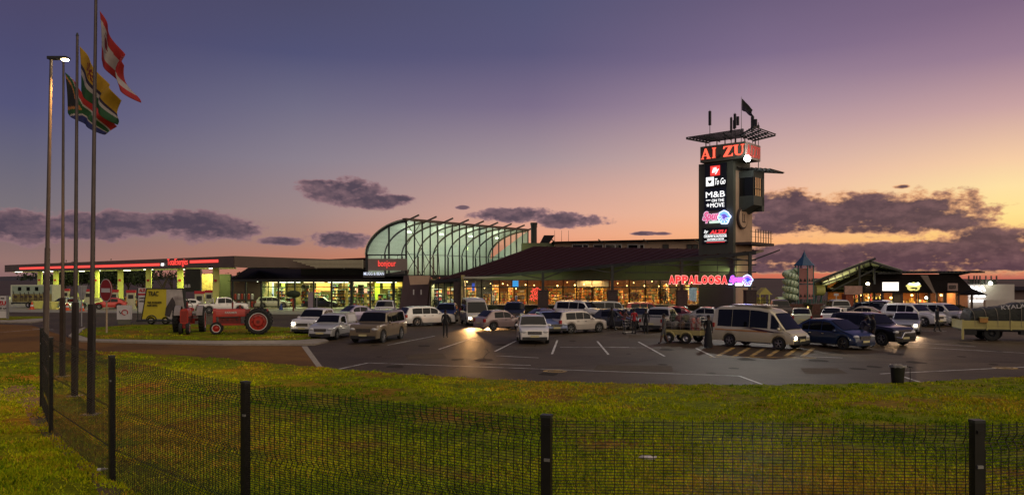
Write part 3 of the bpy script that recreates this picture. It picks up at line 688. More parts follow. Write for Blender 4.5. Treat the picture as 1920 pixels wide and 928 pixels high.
mb = MB(); mb.box(PX(433, YE), PX(760, YE), YE - 1, YS + 9, .02, .05, GFLOOR); mb.build('floor_slab', sh, world=True)
pxs = [490, 503, 522, 538, 553, 588, 622, 645, 662, 694, 737, 757]
for a, b in zip(pxs, pxs[1:]):
    mb = MB(); mb.box(PX(a, YS) + .03, PX(b, YS) - .03, YS, YS + .02, .1, zF, WIN); w = mb.build('window', sh, world=True)
    mb = MB(); xa, xb = PX(a, YS), PX(b, YS)
    for x in (xa, xb): mb.box(x - .05, x + .05, YS - .06, YS + .06, .06, zF, DSTEEL)
    mb.box(xa, xb, YS - .05, YS + .05, 2.7, 2.8, DSTEEL); mb.box(xa, xb, YS - .05, YS + .05, .06, .2, DSTEEL)
    o = mb.build('frame', sh, world=True)
for px in (436, 461, 490, 522, 553, 588, 622, 659, 694, 738):
    mb = MB(); w = .32 if px in (659, 738) else .17; mb.box(PX(px, 96) - w / 2, PX(px, 96) + w / 2, 95.9, 96.15, 0, zE, DSTEEL)
    mb.build('post', sh, world=True)
def shelf(x0, x1, y, z1, seed, label, pal=None, pitch=.42, gw=(.08, .34), name='display_shelf', group='shelves of goods behind the shop windows', depth=.5, lit=False, z0=0.06):
    rng = random.Random(seed); t = thing(name, label, 'shelf', ((x0 + x1) / 2, y, z0), 0, group); mb = MB(); rows = max(2, int((z1 - z0) / pitch))
    pal = pal or PAL
    mb.box(x0, x1, y + depth * .9, y + depth, z0, z1, pal[6 % len(pal)])
    for r in range(rows + 1): z = z0 + (z1 - z0) * r / rows; mb.box(x0, x1, y, y + depth, z, z + .03, BOARD if pal is PAL else PAL[6])
    mb.build('rack', t, world=True); mb = MB()
    for r in range(rows):
        z = z0 + (z1 - z0) * r / rows + .03; x = x0 + .02; hh = (z1 - z0) / rows - .08
        while x < x1 - .1:
            w = rng.uniform(*gw)
            if rng.random() < .85: mb.box(x, min(x + w * .92, x1), y + rng.uniform(0, .2), y + depth * .8, z, z + hh * rng.uniform(.5, 1), rng.choice(pal))
            x += w
    mb.build('goods', t, world=True, kind='stuff'); return t
for k, (a, b, dy, zt, lb) in enumerate([(505, 520, 3, 2.6, 'white lit fridge seen beside the store entrance'), (524, 540, 2.5, 1.2, 'low shelf of goods left of the amber counter'), (556, 572, 2, 3.0, 'tall shelf of bottles on amber background'), (574, 586, 4, 2.4, 'narrow shelf behind the store posts'),
        (590, 604, 3, 1.6, 'shelf of warm lit bakery goods'), (606, 619, 4.5, 3.1, 'high shelf of orange packets'), (625, 640, 2, 2.3, 'teal and yellow chilled goods shelf'), (642, 658, 3.2, 3.1, 'tall shelf of yellow and red packets'), (664, 676, 2, 3.0, 'crowded shelf left of the thick store post'), (678, 692, 3.5, 2.6, 'shelf with pink and white goods'), (700, 716, 3, 1.7, 'short shelf under green wall light'), (718, 734, 4, 2.2, 'shelf of yellow boxes near the store corner'), (740, 755, 2.5, 2.6, 'last narrow shelf before the sloping brown wall')]):
    shelf(PX(a, YS), PX(b, YS), YS + dy, zt, 50 + k, lb)
for i, px in enumerate((505, 545, 590, 635, 680, 725)):
    x = PX(px, YS + 3); mb = MB(); mb.box(x - 1.4, x + 1.4, YS + 2.6, YS + 2.8, zF - .14, zF - .08, TUBE_E if i % 2 else WTUBE_E); mb.build('ceiling_lamp', sh, world=True)
    lamp('AREA', (x, YS + 3.5, zF - .2), 260, [(1, .9, .45), (.8, 1, .5), (1, .62, .25), (.85, 1, .4), (1, .7, .4), (.8, 1, .25)][i], 3, (x, YS + 3.5, 0))
mb = MB(); mb.ell((PX(483, 97), 97, zE - .2), (.1, .1, .06), TUBE_E); mb.build('porch_lamp', sh, world=True)
lamp('AREA', (PX(600, 97.5), 97.5, zE - .25), 160, (.85, 1, .4), 20, (PX(600, 97.5), 97.5, 0), size_y=1)
# gas cage
t = thing('gas_bottle_cage', 'cage of red and white gas bottles by the store end wall', 'cage', (PX(445, 98), 98, 0)); mb = MB()
for i in range(8):
    x = PX(437, 98) + i * .42
    mb.bar((x, 97.4, .1), (x, 97.4, 2.1), .03, .03, DSTEEL)
for z in (.1, 1.1, 2.1): mb.bar((PX(437, 98), 97.4, z), (PX(437, 98) + 3, 97.4, z), .04, .04, DSTEEL)
mb.build('cage_bars', t, world=True)
for i in range(6):
    mb = MB(); x = PX(437, 98) + .3 + i * .45
    for z in (.15, 1.15): mb.lathe([(0, z), (.16, z), (.17, z + .6), (.1, z + .72), (0, z + .72)], PAL[2] if (i + int(z)) % 2 else BOARD, (x, 97.9, 0), n=10)
    mb.build('gas_bottle', t, world=True)
# stone clad wall and banner behind the canopy
t = thing('stone_clad_wall', 'rough golden stone clad wall lit beneath the fuel canopy', 'wall', (PX(392, 106), 106, 0)); mb = MB(); GST = mat('golden rubble stone', (.30, .2, .09), .9, var=.6, scale=2.4, bump=1.0, bscale=3)
mb.box(PX(377, 106), PX(400, 106), 106, 107, 0, PZ(514, 106), GST); mb.build('cladding', t, world=True)
mb = MB(); mb.box(PX(400, 107), PX(432, 107), 107, 107.5, 0, PZ(514, 107), DWALL); mb.build('side_panel', t, world=True)
lamp('POINT', (PX(397, 105.5), 105.2, PZ(523, 105)), 25, (1, .9, .5), .1)
t = thing('hanging_banner', 'large black hanging banner ending in a letter B', 'banner', (PX(362, 98), 98, 0)); mb = MB(); mb.box(PX(348, 98), PX(376, 98), 98, 98.06, PZ(547, 98), PZ(504, 98), DWALL); mb.build('cloth', t, world=True)
mb = MB(); mb.tube((PX(347, 98), 98.1, 0), (PX(347, 98), 98.1, PZ(503, 98)), .06, .06, DSTEEL); mb.tube((PX(377, 98), 98.1, 0), (PX(377, 98), 98.1, PZ(503, 98)), .06, .06, STEEL); mb.build('frame', t, world=True)
textpx('lettering', '&B', BOARD, t, 346, 357, 533, 539, 97.95)

# ------------------------------------------------------------------ glass hall
C0 = Vector((PX(762, 92), 92)); C1 = Vector((PX(990, 112), 112)); u_ = (C1 - C0).normalized(); nb = Vector((-u_.y, u_.x)); nb = nb if nb.y > 0 else -nb
LH = (C1 - C0).length; WH = 7.3; ZH, ZL = PZ(413, 92), PZ(478, 96.5); z0h = PZ(516, 92)
hall = thing('glass_hall', 'tall quarter-vaulted glass entrance hall glowing pale green', 'glass building', (C0.x, C0.y, 0))
def hp(s_, w, z): p = C0 + u_ * s_ + nb * w; return (p.x, p.y, z)
def arc(k, n=10, rr=0.0):  # k: 0 at the low back eave .. n at the ridge by the tall wall
    t = math.pi / 2 * k / n; return WH * (1 - math.sin(t)) , ZL + (ZH - ZL - rr) * (1 - math.cos(t)) ** .0 * math.sin(t) if False else (ZL + (ZH - ZL - rr) * math.sin(t))
def arcp(k, n=10, rr=0.0):
    t = math.pi / 2 * k / n; return WH * math.cos(t) ** 1.15, ZL + (ZH - ZL - rr) * math.sin(t)
mb = MB(); n = 12
for k in range(n):
    (w0, za), (w1, zb) = arcp(k, n), arcp(k + 1, n)
    mb.prism([hp(-.3, w0, za), hp(LH, w0, za), hp(LH, w1, zb), hp(-.3, w1, zb)], (0, 0, .07), SHEETG)
fixn(mb.build('vault_roof', hall, world=True))
mb = MB(); mb.prism([hp(0, WH, z0h), hp(LH, WH, z0h), hp(LH, WH, ZL), hp(0, WH, ZL)], (0.1, .1, 0), SHEETG); mb.prism([hp(LH, 0, z0h), hp(LH, WH, z0h), hp(LH, WH, ZL), hp(LH, 0, ZH)], (.1, .1, 0), SHEETG); mb.build('back_wall', hall, world=True)
mb = MB(); mb.prism([hp(0.3, 0.3, z0h - .1), hp(LH, 0.3, z0h - .1), hp(LH, WH, z0h - .1), hp(.3, WH, z0h - .1)], (0, 0, .1), SHEETG); mb.build('upper_floor', hall, world=True)
for i in range(9):   # curved ribs
    s_ = LH * (i + .02) / 8.2; mb = MB()
    pts = [hp(s_, *arcp(k, 14, .14)) for k in range(15)]
    for a, b in zip(pts, pts[1:]): mb.bar(a, b, .15, .2, DSTEEL)
    mb.bar(hp(s_, WH - .1, z0h), hp(s_, WH - .1, ZL), .2, .2, DSTEEL); mb.build('rib', hall, world=True)
    mb = MB(); mb.bar(hp(s_ + .1, .6, ZH - .2), hp(s_ + .1, -2.0, ZH + .55), .13, .2, FASC); mb.build('roof_beam', hall, world=True)
NM = 18
for i in range(NM + 1):
    s_ = LH * (i / NM); mb = MB(); mb.bar(hp(s_, 0, z0h - .2), hp(s_, 0, ZH), .17, .14, DSTEEL); mb.build('mullion', hall, world=True)
    if i < NM:
        s2 = LH * (i + 1) / NM; mb = MB(); mb.prism([hp(s_ + .09, 0, z0h), hp(s2 - .09, 0, z0h), hp(s2 - .09, 0, ZH - .1), hp(s_ + .09, 0, ZH - .1)], (.02, .015, 0), WIN); mb.build('glass_pane', hall, world=True)
    if 1 < i < NM and i % 2 == 0: mb = MB(); mb.bar(hp(s_ + .3, .5, ZH - .3), hp(s_ + .9, .5, z0h), .07, .07, DSTEEL); mb.build('inclined_strut', hall, world=True)
mb = MB(); mb.prism([hp(-.3, -.25, ZH - .05), hp(LH, -.25, ZH - .05), hp(LH, .4, ZH - .05), hp(-.3, .4, ZH - .05)], (0, 0, .3), FASC); mb.build('ridge_fascia', hall, world=True)
for a, b in [((0, ZL + .1), (LH, ZL + .1)), ((0, z0h + 2.1), (LH, z0h + 2.1))]:
    pass
mb = MB(); mb.bar(hp(0, .15, z0h + 2.6), hp(LH, .15, z0h + 2.6), .08, .1, STEEL); mb.bar(hp(0, .05, z0h - .1), hp(LH, .05, z0h - .1), .25, .3, DSTEEL)
for a, b in ((0, 2), (2, 4)):
    s0, s1 = LH * a / NM, LH * b / NM
    for za, zb in ((z0h, (z0h + ZH) / 2), ((z0h + ZH) / 2, ZH)):
        if a == 2 and za > z0h + 1: continue
        mb.bar(hp(s0, .2, za), hp(s1, .2, zb), .07, .07, DSTEEL); mb.bar(hp(s1, .2, za), hp(s0, .2, zb), .07, .07, DSTEEL)
mb.build('bracing', hall, world=True)
# gable end
mb = MB(); pts = [hp(0, *arcp(k, 12)) for k in range(13)]
mb.prism(pts + [hp(0, 0, z0h), hp(0, WH, z0h)], (u_.x * -.03, u_.y * -.03, 0), WIN); mb.build('gable_glass', hall, world=True)
mb = MB()
for rr in (0, .42):
    pt = [hp(-.12, w + (.0 if rr == 0 else -.0), z + .1 - rr * .75) for w, z in [arcp(k, 12) for k in range(13)]]
    for a, b in zip(pt, pt[1:]): mb.bar(a, b, .14, .12, DSTEEL)
for w in (.0, 3.05, WH):
    zt = next(z for ww, z in [arcp(k / 8, 12) for k in range(97)] if ww <= w + .03) if w < WH else ZL
    mb.bar(hp(-.05, w, z0h), hp(-.05, w, zt), .2, .2, DSTEEL)
mb.bar(hp(-.1, 0, PZ(478, 92)), hp(-.1, WH, PZ(478, 96)), .16, .16, DSTEEL); mb.bar(hp(-.1, 0, z0h), hp(-.1, WH, z0h), .3, .3, DSTEEL)
for k in range(26):
    z = ZL + (ZH - ZL) * k / 26; t_ = math.asin(min(1, (z - ZL) / (ZH - ZL))); w = WH * math.cos(t_) ** 1.15
    mb.bar(hp(-.02, 0, z), hp(-.02, w, z), .02, .025, STEEL)
mb.build('gable_frame', hall, world=True)
for s_, pw in ((3, 700), (9, 700), (15, 700), (21, 600)):
    c = hp(s_, 3.2, z0h + .4); lamp('AREA', c, pw * .21, (1.0, .99, .86), 3.2, hp(s_, 3.4, 20))
    c = hp(s_, 2.5, ZH - 1.2); lamp('POINT', c, pw * .10, (1.0, 1.0, .84), .5)
    mb = MB(); mb.cbox(c, (.5, .5, .15), TUBE_E); mb.build('hanging_lamp', hall, world=True)
# sign box on the gable
sb = thing('shop_sign_bonjour', 'grey sign box with red lit lettering bonjour below the glass vault', 'sign', (PX(727, 91), 91, PZ(506, 91)))
mb = MB(); mb.box(PX(690, 90.5), PX(763, 90.5), 90.5, 90.9, PZ(507, 90.5), PZ(485, 90.5), mat('grey sign panel', (.22, .17, .16), .6, var=.06)); mb.build('panel', sb, world=True)
textpx('lettering', 'bonjour', RED_E, sb, 709, 742, 488, 503, 90.4)
mb = MB()
for px in (715, 745, 762): mb.bar(P3(px, 485, 91), P3(px, 478, 91.6), .07, .07, DSTEEL)
mb.build('bracket', sb, world=True)
sb = thing('cafe_sign', 'small pale cafe lettering hung under the bonjour sign', 'sign', (PX(700, 90.4), 90.4, PZ(518, 90.4)))
textpx('lettering', 'MUGG & BEAN', glow('soft blue white sign', (.75, .82, 1.0), .9), sb, 682, 720, 510, 516, 90.3, bold=.01)
mb = MB(); mb.box(PX(681, 90.4), PX(721, 90.4), 90.4, 90.5, PZ(519, 90.4), PZ(518, 90.4), STEEL); mb.build('rail', sb, world=True)
# sloping brown wall beside the hall
bw = thing('sloping_wall', 'brown plaster wall with slanted edge beside the hall entrance', 'wall', (PX(780, 88), 88, 0)); mb = MB()
mb.prism([(PX(748, 90), 90, 0), (PX(800, 86), 86, 0), (PX(806, 86), 86, PZ(517, 86)), (PX(757, 90), 90, PZ(517, 90))], (.1, .5, 0), PURW)
fixn(mb.build('wall_face', bw, world=True)); mb = MB()
mb.prism([(PX(766, 85.8), 85.8, PZ(517, 85.8)), (PX(806, 85.8), 85.8, PZ(517, 85.8)), (PX(803, 85.8), 85.8, PZ(533, 85.8)), (PX(769, 85.8), 85.8, PZ(534, 85.8))], (0, .1, 0), TANW); fixn(mb.build('upper_band', bw, world=True))
for px in (775, 789): mb = MB(); mb.box(PX(px, 85.6), PX(px, 85.6) + .12, 85.3, 85.5, 2.0, 2.6, BOARD); mb.build('wall_lamp', bw, world=True)

# ------------------------------------------------------------------ main restaurant hall
YM = 77.0
mn = thing('main_restaurant_building', 'wide restaurant building with sweeping maroon roof and warm lit windows', 'restaurant', (PX(1100, YM), YM, 0))
E0, E1, R0, R1 = Vector(P3(811, 526, 80)), Vector(P3(1418, 471, 70)), Vector(P3(1000, 462, 100)), Vector(P3(1432, 468.5, 84))
def rp(s_, t, dz=0): a = E0.lerp(E1, s_); b = R0.lerp(R1, s_); return a.lerp(b, t) + Vector((0, 0, dz - .12 * math.sin(math.pi * t) * (1 - s_)))
mb = MB(); ns, nt_ = 40, 8
for dz, fl in ((0, 0), (-.22, 1)):
    vs = [rp(i / ns, j / nt_, dz) for i in range(ns + 1) for j in range(nt_ + 1)]
    mb.add(vs, [(i * (nt_ + 1) + j, (i + 1) * (nt_ + 1) + j, (i + 1) * (nt_ + 1) + j + 1, i * (nt_ + 1) + j + 1) for i in range(ns) for j in range(nt_)], MROOF if not fl else DROOF)
for i in range(ns): mb.add([rp(i / ns, 0, .03), rp((i + 1) / ns, 0, .03), rp((i + 1) / ns, 0, -.3), rp(i / ns, 0, -.3)], [(0, 1, 2, 3)], DSTEEL); mb.add([rp(i / ns, 1, .0), rp((i + 1) / ns, 1, .0), rp((i + 1) / ns, 1, -.22), rp(i / ns, 1, -.22)], [(0, 1, 2, 3)], DSTEEL)
for j in range(nt_):
    for s_ in (0, 1): mb.add([rp(s_, j / nt_), rp(s_, (j + 1) / nt_), rp(s_, (j + 1) / nt_, -.22), rp(s_, j / nt_, -.22)], [(0, 1, 2, 3)], DSTEEL)
mb.build('roof', mn, world=True)
for i in range(1, 27):
    s_ = i / 27; mb = MB(); pts = [rp(s_, j / nt_, .04) for j in range(nt_ + 1)]
    for a, b in zip(pts, pts[1:]): mb.bar(a, b, .05, .06, MROOF)
    mb.build('roof_rib', mn, world=True)
# wall above windows, plinth, dark wall
zw1, zw0, zm = PZ(524, YM), PZ(572, YM), PZ(538.5, YM)
def roofz(px, Y):   # roof height above a facade point
    best = None
    x = PX(px, Y)
    for i in range(81):
        for j in range(21):
            p = rp(i / 80, j / 20); d_ = (p.x - x) ** 2 + (p.y - Y) ** 2
            if best is None or d_ < best[0]: best = (d_, p.z)
    return best[1]
mb = MB(); prev = None
for px in range(868, 1375, 22):
    zt = roofz(px, YM) - .3
    if prev: mb.prism([(prev[0], YM, zw1), (PX(px, YM), YM, zw1), (PX(px, YM), YM, max(zt, zw1 + .05)), (prev[0], YM, max(prev[1], zw1 + .05))], (0, .25, 0), OLIVE)
    prev = (PX(px, YM), zt)
mb.box(PX(868, YM), PX(1345, YM), YM, YM + .3, 0, zw0, DWALL); mb.box(PX(1345, YM), PX(1376, YM), YM - .1, YM + .3, 0, zw1, DWALL)
mb.box(PX(865, YM), PX(1376, YM), YM + 9, YM + 9.2, 0, zw1 + .2, mat('amber interior wall', (.32, .13, .035), .8, var=.5, scale=1.6, col2=(.2, .16, .07), c2scale=.5)); mb.box(PX(868, YM) - .2, PX(868, YM), YM, YM + 9, 0, 4.2, CREAM); mb.box(PX(1345, YM), PX(1345, YM) + .2, YM + .3, YM + 9, 0, 4.2, CREAM)
fixn(mb.build('wall', mn, world=True))
mb = MB(); mb.box(PX(868, YM), PX(1345, YM), YM - .2, YM + .25, zw0 - .02, zw0 + .08, CONC); mb.build('window_sill', mn, world=True)
mb = MB(); mb.box(PX(868, YM), PX(1345, YM), YM + .3, YM + 9, .5, .6, GFLOOR); mb.box(PX(868, YM), PX(1345, YM), YM + .3, YM + 9, zw1 + .1, zw1 + .3, mat('grey ceiling', (.35, .33, .3), .8, var=.1)); mb.build('interior_slab', mn, world=True)
mpx = [870, 903, 936, 960, 989, 1018, 1056, 1081, 1110, 1142, 1180, 1210, 1238, 1270, 1312, 1345]
for a, b in zip(mpx, mpx[1:]):
    mb = MB(); mb.box(PX(a, YM) + .04, PX(b, YM) - .04, YM + .05, YM + .07, zw0, zw1, WIN); mb.build('window', mn, world=True)
    mb = MB(); xa, xb = PX(a, YM), PX(b, YM)
    for x in (xa, xb): mb.box(x - .04, x + .04, YM - .03, YM + .12, zw0, zw1, DSTEEL)
    mb.box(xa, xb, YM - .02, YM + .11, zm - .06, zm + .06, DSTEEL); mb.box(xa, xb, YM - .02, YM + .11, zw1 - .08, zw1, DSTEEL); mb.build('frame', mn, world=True)
# restaurant interior
wpal = [PAL[i] for i in (0, 1, 2, 4, 8, 6, 1, 0, 3)]
IN = [(872, 890, 2.5, 3.0), (905, 918, 2.0, 2.2), (921, 934, 4.0, 3.2), (938, 950, 1.8, 2.4), (953, 962, 3.5, 3.0), (966, 986, 2.6, 2.0), (1020, 1034, 2.0, 2.8), (1037, 1052, 3.4, 2.2), (1058, 1078, 1.8, 2.2), (1083, 1098, 2.6, 2.9), (1100, 1120, 1.6, 2.0), (1124, 1138, 3.0, 3.2),
      (1156, 1176, 2.8, 2.6), (1182, 1206, 1.7, 2.3), (1212, 1232, 2.4, 2.1), (1240, 1256, 1.6, 2.8), (1258, 1268, 3.3, 3.2), (1288, 1300, 2.0, 1.9), (1302, 1310, 3.6, 3.2), (1316, 1326, 2.2, 2.9), (1328, 1340, 4.0, 2.6)]
DW = ['stacked with orange jars', 'of amber bottles', 'of brown baskets', 'with red tins', 'holding cream crockery', 'of mixed sweets', 'crowded with curios', 'of dark wooden crafts']
for k, (a, b, dy, zt) in enumerate(IN):
    shelf(PX(a, YM), PX(b, YM), YM + dy, zt, 90 + k, 'interior shelf %s, %s window bay from the entrance' % (DW[k % 8], ['first', 'second', 'second', 'third', 'third', 'fourth', 'sixth', 'sixth', 'seventh', 'eighth', 'eighth', 'ninth', 'tenth', 'eleventh', 'twelfth', 'thirteenth', 'thirteenth', 'fourteenth', 'fourteenth', 'fifteenth', 'last'][k]), wpal, group='shelves behind the restaurant windows', z0=.6, pitch=.27, gw=(.06, .2))
for k, (a, b) in enumerate(((872, 900), (906, 934), (940, 962), (966, 986), (1022, 1054), (1060, 1080), (1086, 1110), (1114, 1138), (1158, 1180), (1184, 1208), (1214, 1240), (1244, 1268), (1290, 1318), (1322, 1346))):
    Yb = YM + 8.2; shelf(PX(a, YM) * Yb / YM, PX(b, YM) * Yb / YM, Yb, 2.6 + .5 * math.sin(k * 2.1), 400 + k, 'back wall shelf %s, in the %s bay of the restaurant' % (['of dark bottles', 'of red and amber tins', 'with hanging craft work', 'of yellow packets', 'with brown pots'][k % 5], ['first', 'second', 'third', 'fourth', 'fifth', 'sixth', 'seventh', 'eighth', 'ninth', 'tenth', 'eleventh', 'twelfth', 'thirteenth', 'last'][k]), wpal, group='back wall shelves in the restaurant', z0=.6, pitch=.3, gw=(.08, .3))
rng = random.Random(11)
for k in range(30):
    px = 876 + k * 15.7 + rng.uniform(-4, 4); Y = YM + rng.uniform(1.2, 5.5); z = rng.uniform(2.75, 3.55)
    if 1140 < px < 1158 or 1012 < px < 1030: continue
    x = PX(px, YM) * Y / YM
    t = thing('pendant_lamp', 'small warm pendant lamp hanging inside the restaurant windows', 'lamp', (x, Y, z), 0, 'pendant lamps in the restaurant')
    mb = MB(); rb = rng.uniform(.04, .085); mb.ell((0, 0, 0), (rb, rb, rb), WARM_E, 8, 6); mb.build('bulb', t); mb = MB(); mb.tube((0, 0, .09), (0, 0, max(.1, zw1 + .1 - z)), .012, .012, DSTEEL, 5); mb.build('cord', t)
for i, px in enumerate((885, 940, 985, 1060, 1110, 1170, 1215, 1255, 1305, 1332)):
    x = PX(px, YM + 2); lamp('AREA', (x, YM + 2.2, zw1 - .05), 270, [(1, .75, .5), (1, .7, .35), (1, .5, .2), (1, .55, .2), (1, .5, .16), (1, .62, .28), (1, .55, .2), (1, .6, .3), (.95, .85, .7), (1, .6, .25)][i], 2.0, (x, YM + 2.4, 0))
def small_sign(name, lb, px0, px1, py0, py1, Y, mt, cat='sign'):
    t = thing(name, lb, cat, (PX((px0 + px1) / 2, Y), Y, PZ(py1, Y))); mb = MB(); mb.box(PX(px0, Y), PX(px1, Y), Y, Y + .06, PZ(py1, Y), PZ(py0, Y), mt); mb.build('panel', t, world=True); return t
t = thing('neon_scribble', 'glowing red neon scribble behind the restaurant window', 'neon sign', (PX(1003, 76), 76.4, PZ(566, 76.4)))
for q in range(5):
    mb = MB(); pts = []
    for i in range(22):
        a = i / 21; pts.append(P3(995 + q * 3.6 + 7 * (1 - a) * .5 + 2.4 * math.sin(a * 17 + q), 540 + 23 * a + 1.5 * math.sin(a * 11 + q * 2), 76.5))
    mb.path(pts, .035, RED_E, 6); mb.build('neon_tube', t, world=True)
small_sign('blue_wall_screen', 'blue lit screen high behind the restaurant glass', 961, 972, 526, 538, YM + 1, glow('blue screen', (.05, .35, .8), 1.0), 'screen')
small_sign('blue_wall_screen', 'narrow blue poster near the restaurant entrance', 885, 890, 531, 545, YM + .6, glow('royal blue', (.04, .1, .6), .8), 'poster')
small_sign('hanging_menu', 'grey menu panel hanging high by the seventh window bay', 1081, 1141, 527, 538, YM + 2, mat('grey menu panel', (.3, .3, .28), .6, var=.2, scale=3), 'panel')
small_sign('patterned_wall_hanging', 'red and cream patterned hanging in the last window bay', 1316, 1327, 541, 563, YM + 1.2, mat('red pattern cloth', (.5, .06, .03), .7, var=.6, scale=9, col2=(.7, .5, .3), c2scale=5), 'wall hanging')
small_sign('blue_lit_display', 'pale blue lit display beside the pier under the red lettering', 1292, 1306, 538, 565, YM + 1.4, mat('pale blue display', (.3, .42, .55), .5, var=.5, scale=6, emit=.25), 'display')
for a, b, y0_, y1_, lb, c_, e_ in ((503, 513, 530, 560, 'bluish white lit poster by the store entrance', (.5, .6, .75), .9), (528, 534, 529, 566, 'yellow green lit panel by the store door', (.6, .8, .1), .8), (593, 619, 530, 545, 'wide orange lit menu board in the store', (1, .5, .12), 1.1),
        (641, 657, 530, 540, 'brown picture board over the yellow shelf', (.3, .15, .04), .6), (664, 688, 530, 539, 'green lit board high in the store', (.4, .7, .25), .7), (668, 690, 541, 549, 'pink lit food board in the store', (1, .45, .3), .9), (703, 712, 530, 562, 'bright lime wall panel near the store corner', (.65, .85, .05), .9), (718, 732, 530, 541, 'amber board near the store corner', (.9, .6, .1), .8), (741, 754, 529, 540, 'amber lit end panel beside the sloping wall', (1, .6, .1), .9)):
    small_sign('lit_board', lb, a, b, y0_, y1_, YS + 4.2, glow('board %.1f %.1f %.1f' % c_, c_, e_), 'lit board')
rng = random.Random(77)
for k, (px, lb) in enumerate([(1030, 'low table of orange goods'), (1064, 'low table of pumpkins and jars'), (1090, 'display table of red tins'), (1118, 'round pile of amber boxes'), (1130, 'small crate table near the second pier'), (1170, 'display table of yellow bags'), (1195, 'long table of orange bottles'), (1222, 'display table of brown boxes'), (1246, 'display table near the dark figure'), (1262, 'small table by the third pier'), (1298, 'table under the pale blue display'), (1335, 'last low table in the windows'), (905, 'first low table past the entrance'), (945, 'low table below the blue screen'), (975, 'low table left of the red neon')]):
    Y_ = YM + 1.1; x = PX(px, YM) ; t = thing('display_table', lb + ' behind the restaurant glass', 'table', (x, Y_, .6), 0, 'display tables in the restaurant'); mb = MB(); mb.box(-.7, .7, -.35, .35, .55, .6, PAL[8]); 
    for sx_ in (-.65, .6): mb.box(sx_, sx_ + .05, -.3, .3, 0, .55, PAL[6])
    mb.build('table_top', t); mb = MB()
    for q in range(46):
        a, b = rng.uniform(-.65, .6), rng.uniform(-.3, .25); s_ = rng.uniform(.05, .11); z_ = .6 + rng.uniform(0, .38) * (1 - abs(a) * .8)
        if q % 3: mb.box(a, a + s_, b, b + s_, .6, z_ + s_, wpal[rng.randrange(9)])
        else: mb.ell((a, b, z_ + .04), (s_ * .7, s_ * .7, s_ * .7), wpal[rng.randrange(3)], 7, 5)
    mb.build('goods', t, kind='stuff')
# canopy posts on brick piers
PIER = mat('dark brick pier', (.06, .04, .04), .85, var=.3, scale=5, bump=.4)
for px, Y, w in ((861, 78, 1.1), (1018, 74.5, 1.0), (1148, 72.8, .95), (1278, 71.4, .95), (1406, 70.0, .95)):
    x = PX(px, Y); mb = MB(); mb.box(x - w / 2, x + w / 2, Y - w / 2, Y + w / 2, 0, PZ(545, Y) if px > 900 else 3.5, PIER); mb.box(x - w / 2 - .04, x + w / 2 + .04, Y - w / 2 - .04, Y + w / 2 + .04, PZ(545, Y), PZ(545, Y) + .08, PIER); mb.build('brick_pier', mn, world=True)
    mb = MB(); mb.box(x - .13, x + .13, Y - .13, Y + .13, PZ(545, Y), roofz(px, Y) - .2, DSTEEL); zt = roofz(px, Y)
    if px > 900: mb.bar((x, Y, zt - .9), (x + 2.6, Y - .6, zt - .05 + .18), .1, .12, DSTEEL); mb.bar((x, Y, zt - .9), (x - 2.2, Y, zt - .5), .1, .1, DSTEEL)
    mb.build('canopy_post', mn, world=True)
mb = MB()
for py in (488, 497, 511, 538.5): mb.bar(P3(1172 if py > 492 else 1250, py, 71.5), P3(1418, py - .5, 70), .07, .1, DSTEEL)
for px in (1210, 1311, 1345, 1381): mb.bar(P3(px, 514, 71), (PX(px, 71), 71, roofz(px, 71) - .25), .05, .05, DSTEEL)
mb.build('signage_rails', mn, world=True)
for px in (1180, 1332): mb = MB(); c = P3(px, 574.5, YM - .15); mb.ell(c, (.12, .06, .06), TUBE_E); mb.build('wall_lamp', mn, world=True)
lamp('AREA', (PX(1290, 73), 73, 4.6), 50, (.8, 1, .35), 12, (PX(1290, YM), YM + 1, 5.2), size_y=.5)
lamp('AREA', (PX(980, 77), 75.6, 3.9), 22, (.8, 1, .35), 8, (PX(980, YM), YM + 1, 4.4), size_y=.4)
# entrance doors left of the restaurant
en = thing('entrance_lobby', 'bright entrance lobby with glass doors between brown wall and brick pier', 'entrance', (PX(830, 84), 84, 0)); mb = MB()
mb.box(PX(806, 90), PX(868, 90), 90, 90.2, 0, 3.8, CREAM); mb.box(PX(806, 84), PX(806, 84) + .15, 84, 90, 0, 3.6, CREAM); mb.box(PX(857, 84), PX(857, 84) + 4, 82, 90, 0, 3.6, DWALL); mb.box(PX(806, 84), PX(868, 84), 83.8, 90, PZ(530, 84), PZ(530, 84) + .3, DWALL); mb.build('wall', en, world=True)
mb = MB()
for px in (807, 822, 833, 845, 857): mb.box(PX(px, 84) - .05, PX(px, 84) + .05, 84, 84.1, 0, PZ(530, 84), DSTEEL)
for py in (539, 530.5): mb.box(PX(807, 84), PX(857, 84), 84, 84.1, PZ(py, 84) - .06, PZ(py, 84), DSTEEL)
mb.build('door_frame', en, world=True); mb = MB(); mb.box(PX(808, 84), PX(856, 84), 84.03, 84.05, .05, PZ(531, 84), WIN); mb.build('door_glass', en, world=True)
shelf(PX(810, 87), PX(828, 87), 87, 2.6, 201, 'display rack inside the left of the entrance lobby'); shelf(PX(838, 88), PX(853, 88), 88, 2.9, 202, 'orange display rack at the right of the lobby', wpal)
lamp('AREA', (PX(830, 86), 86, 3.1), 170, (1, 1, .72), 2.5, (PX(830, 86), 86.2, 0))
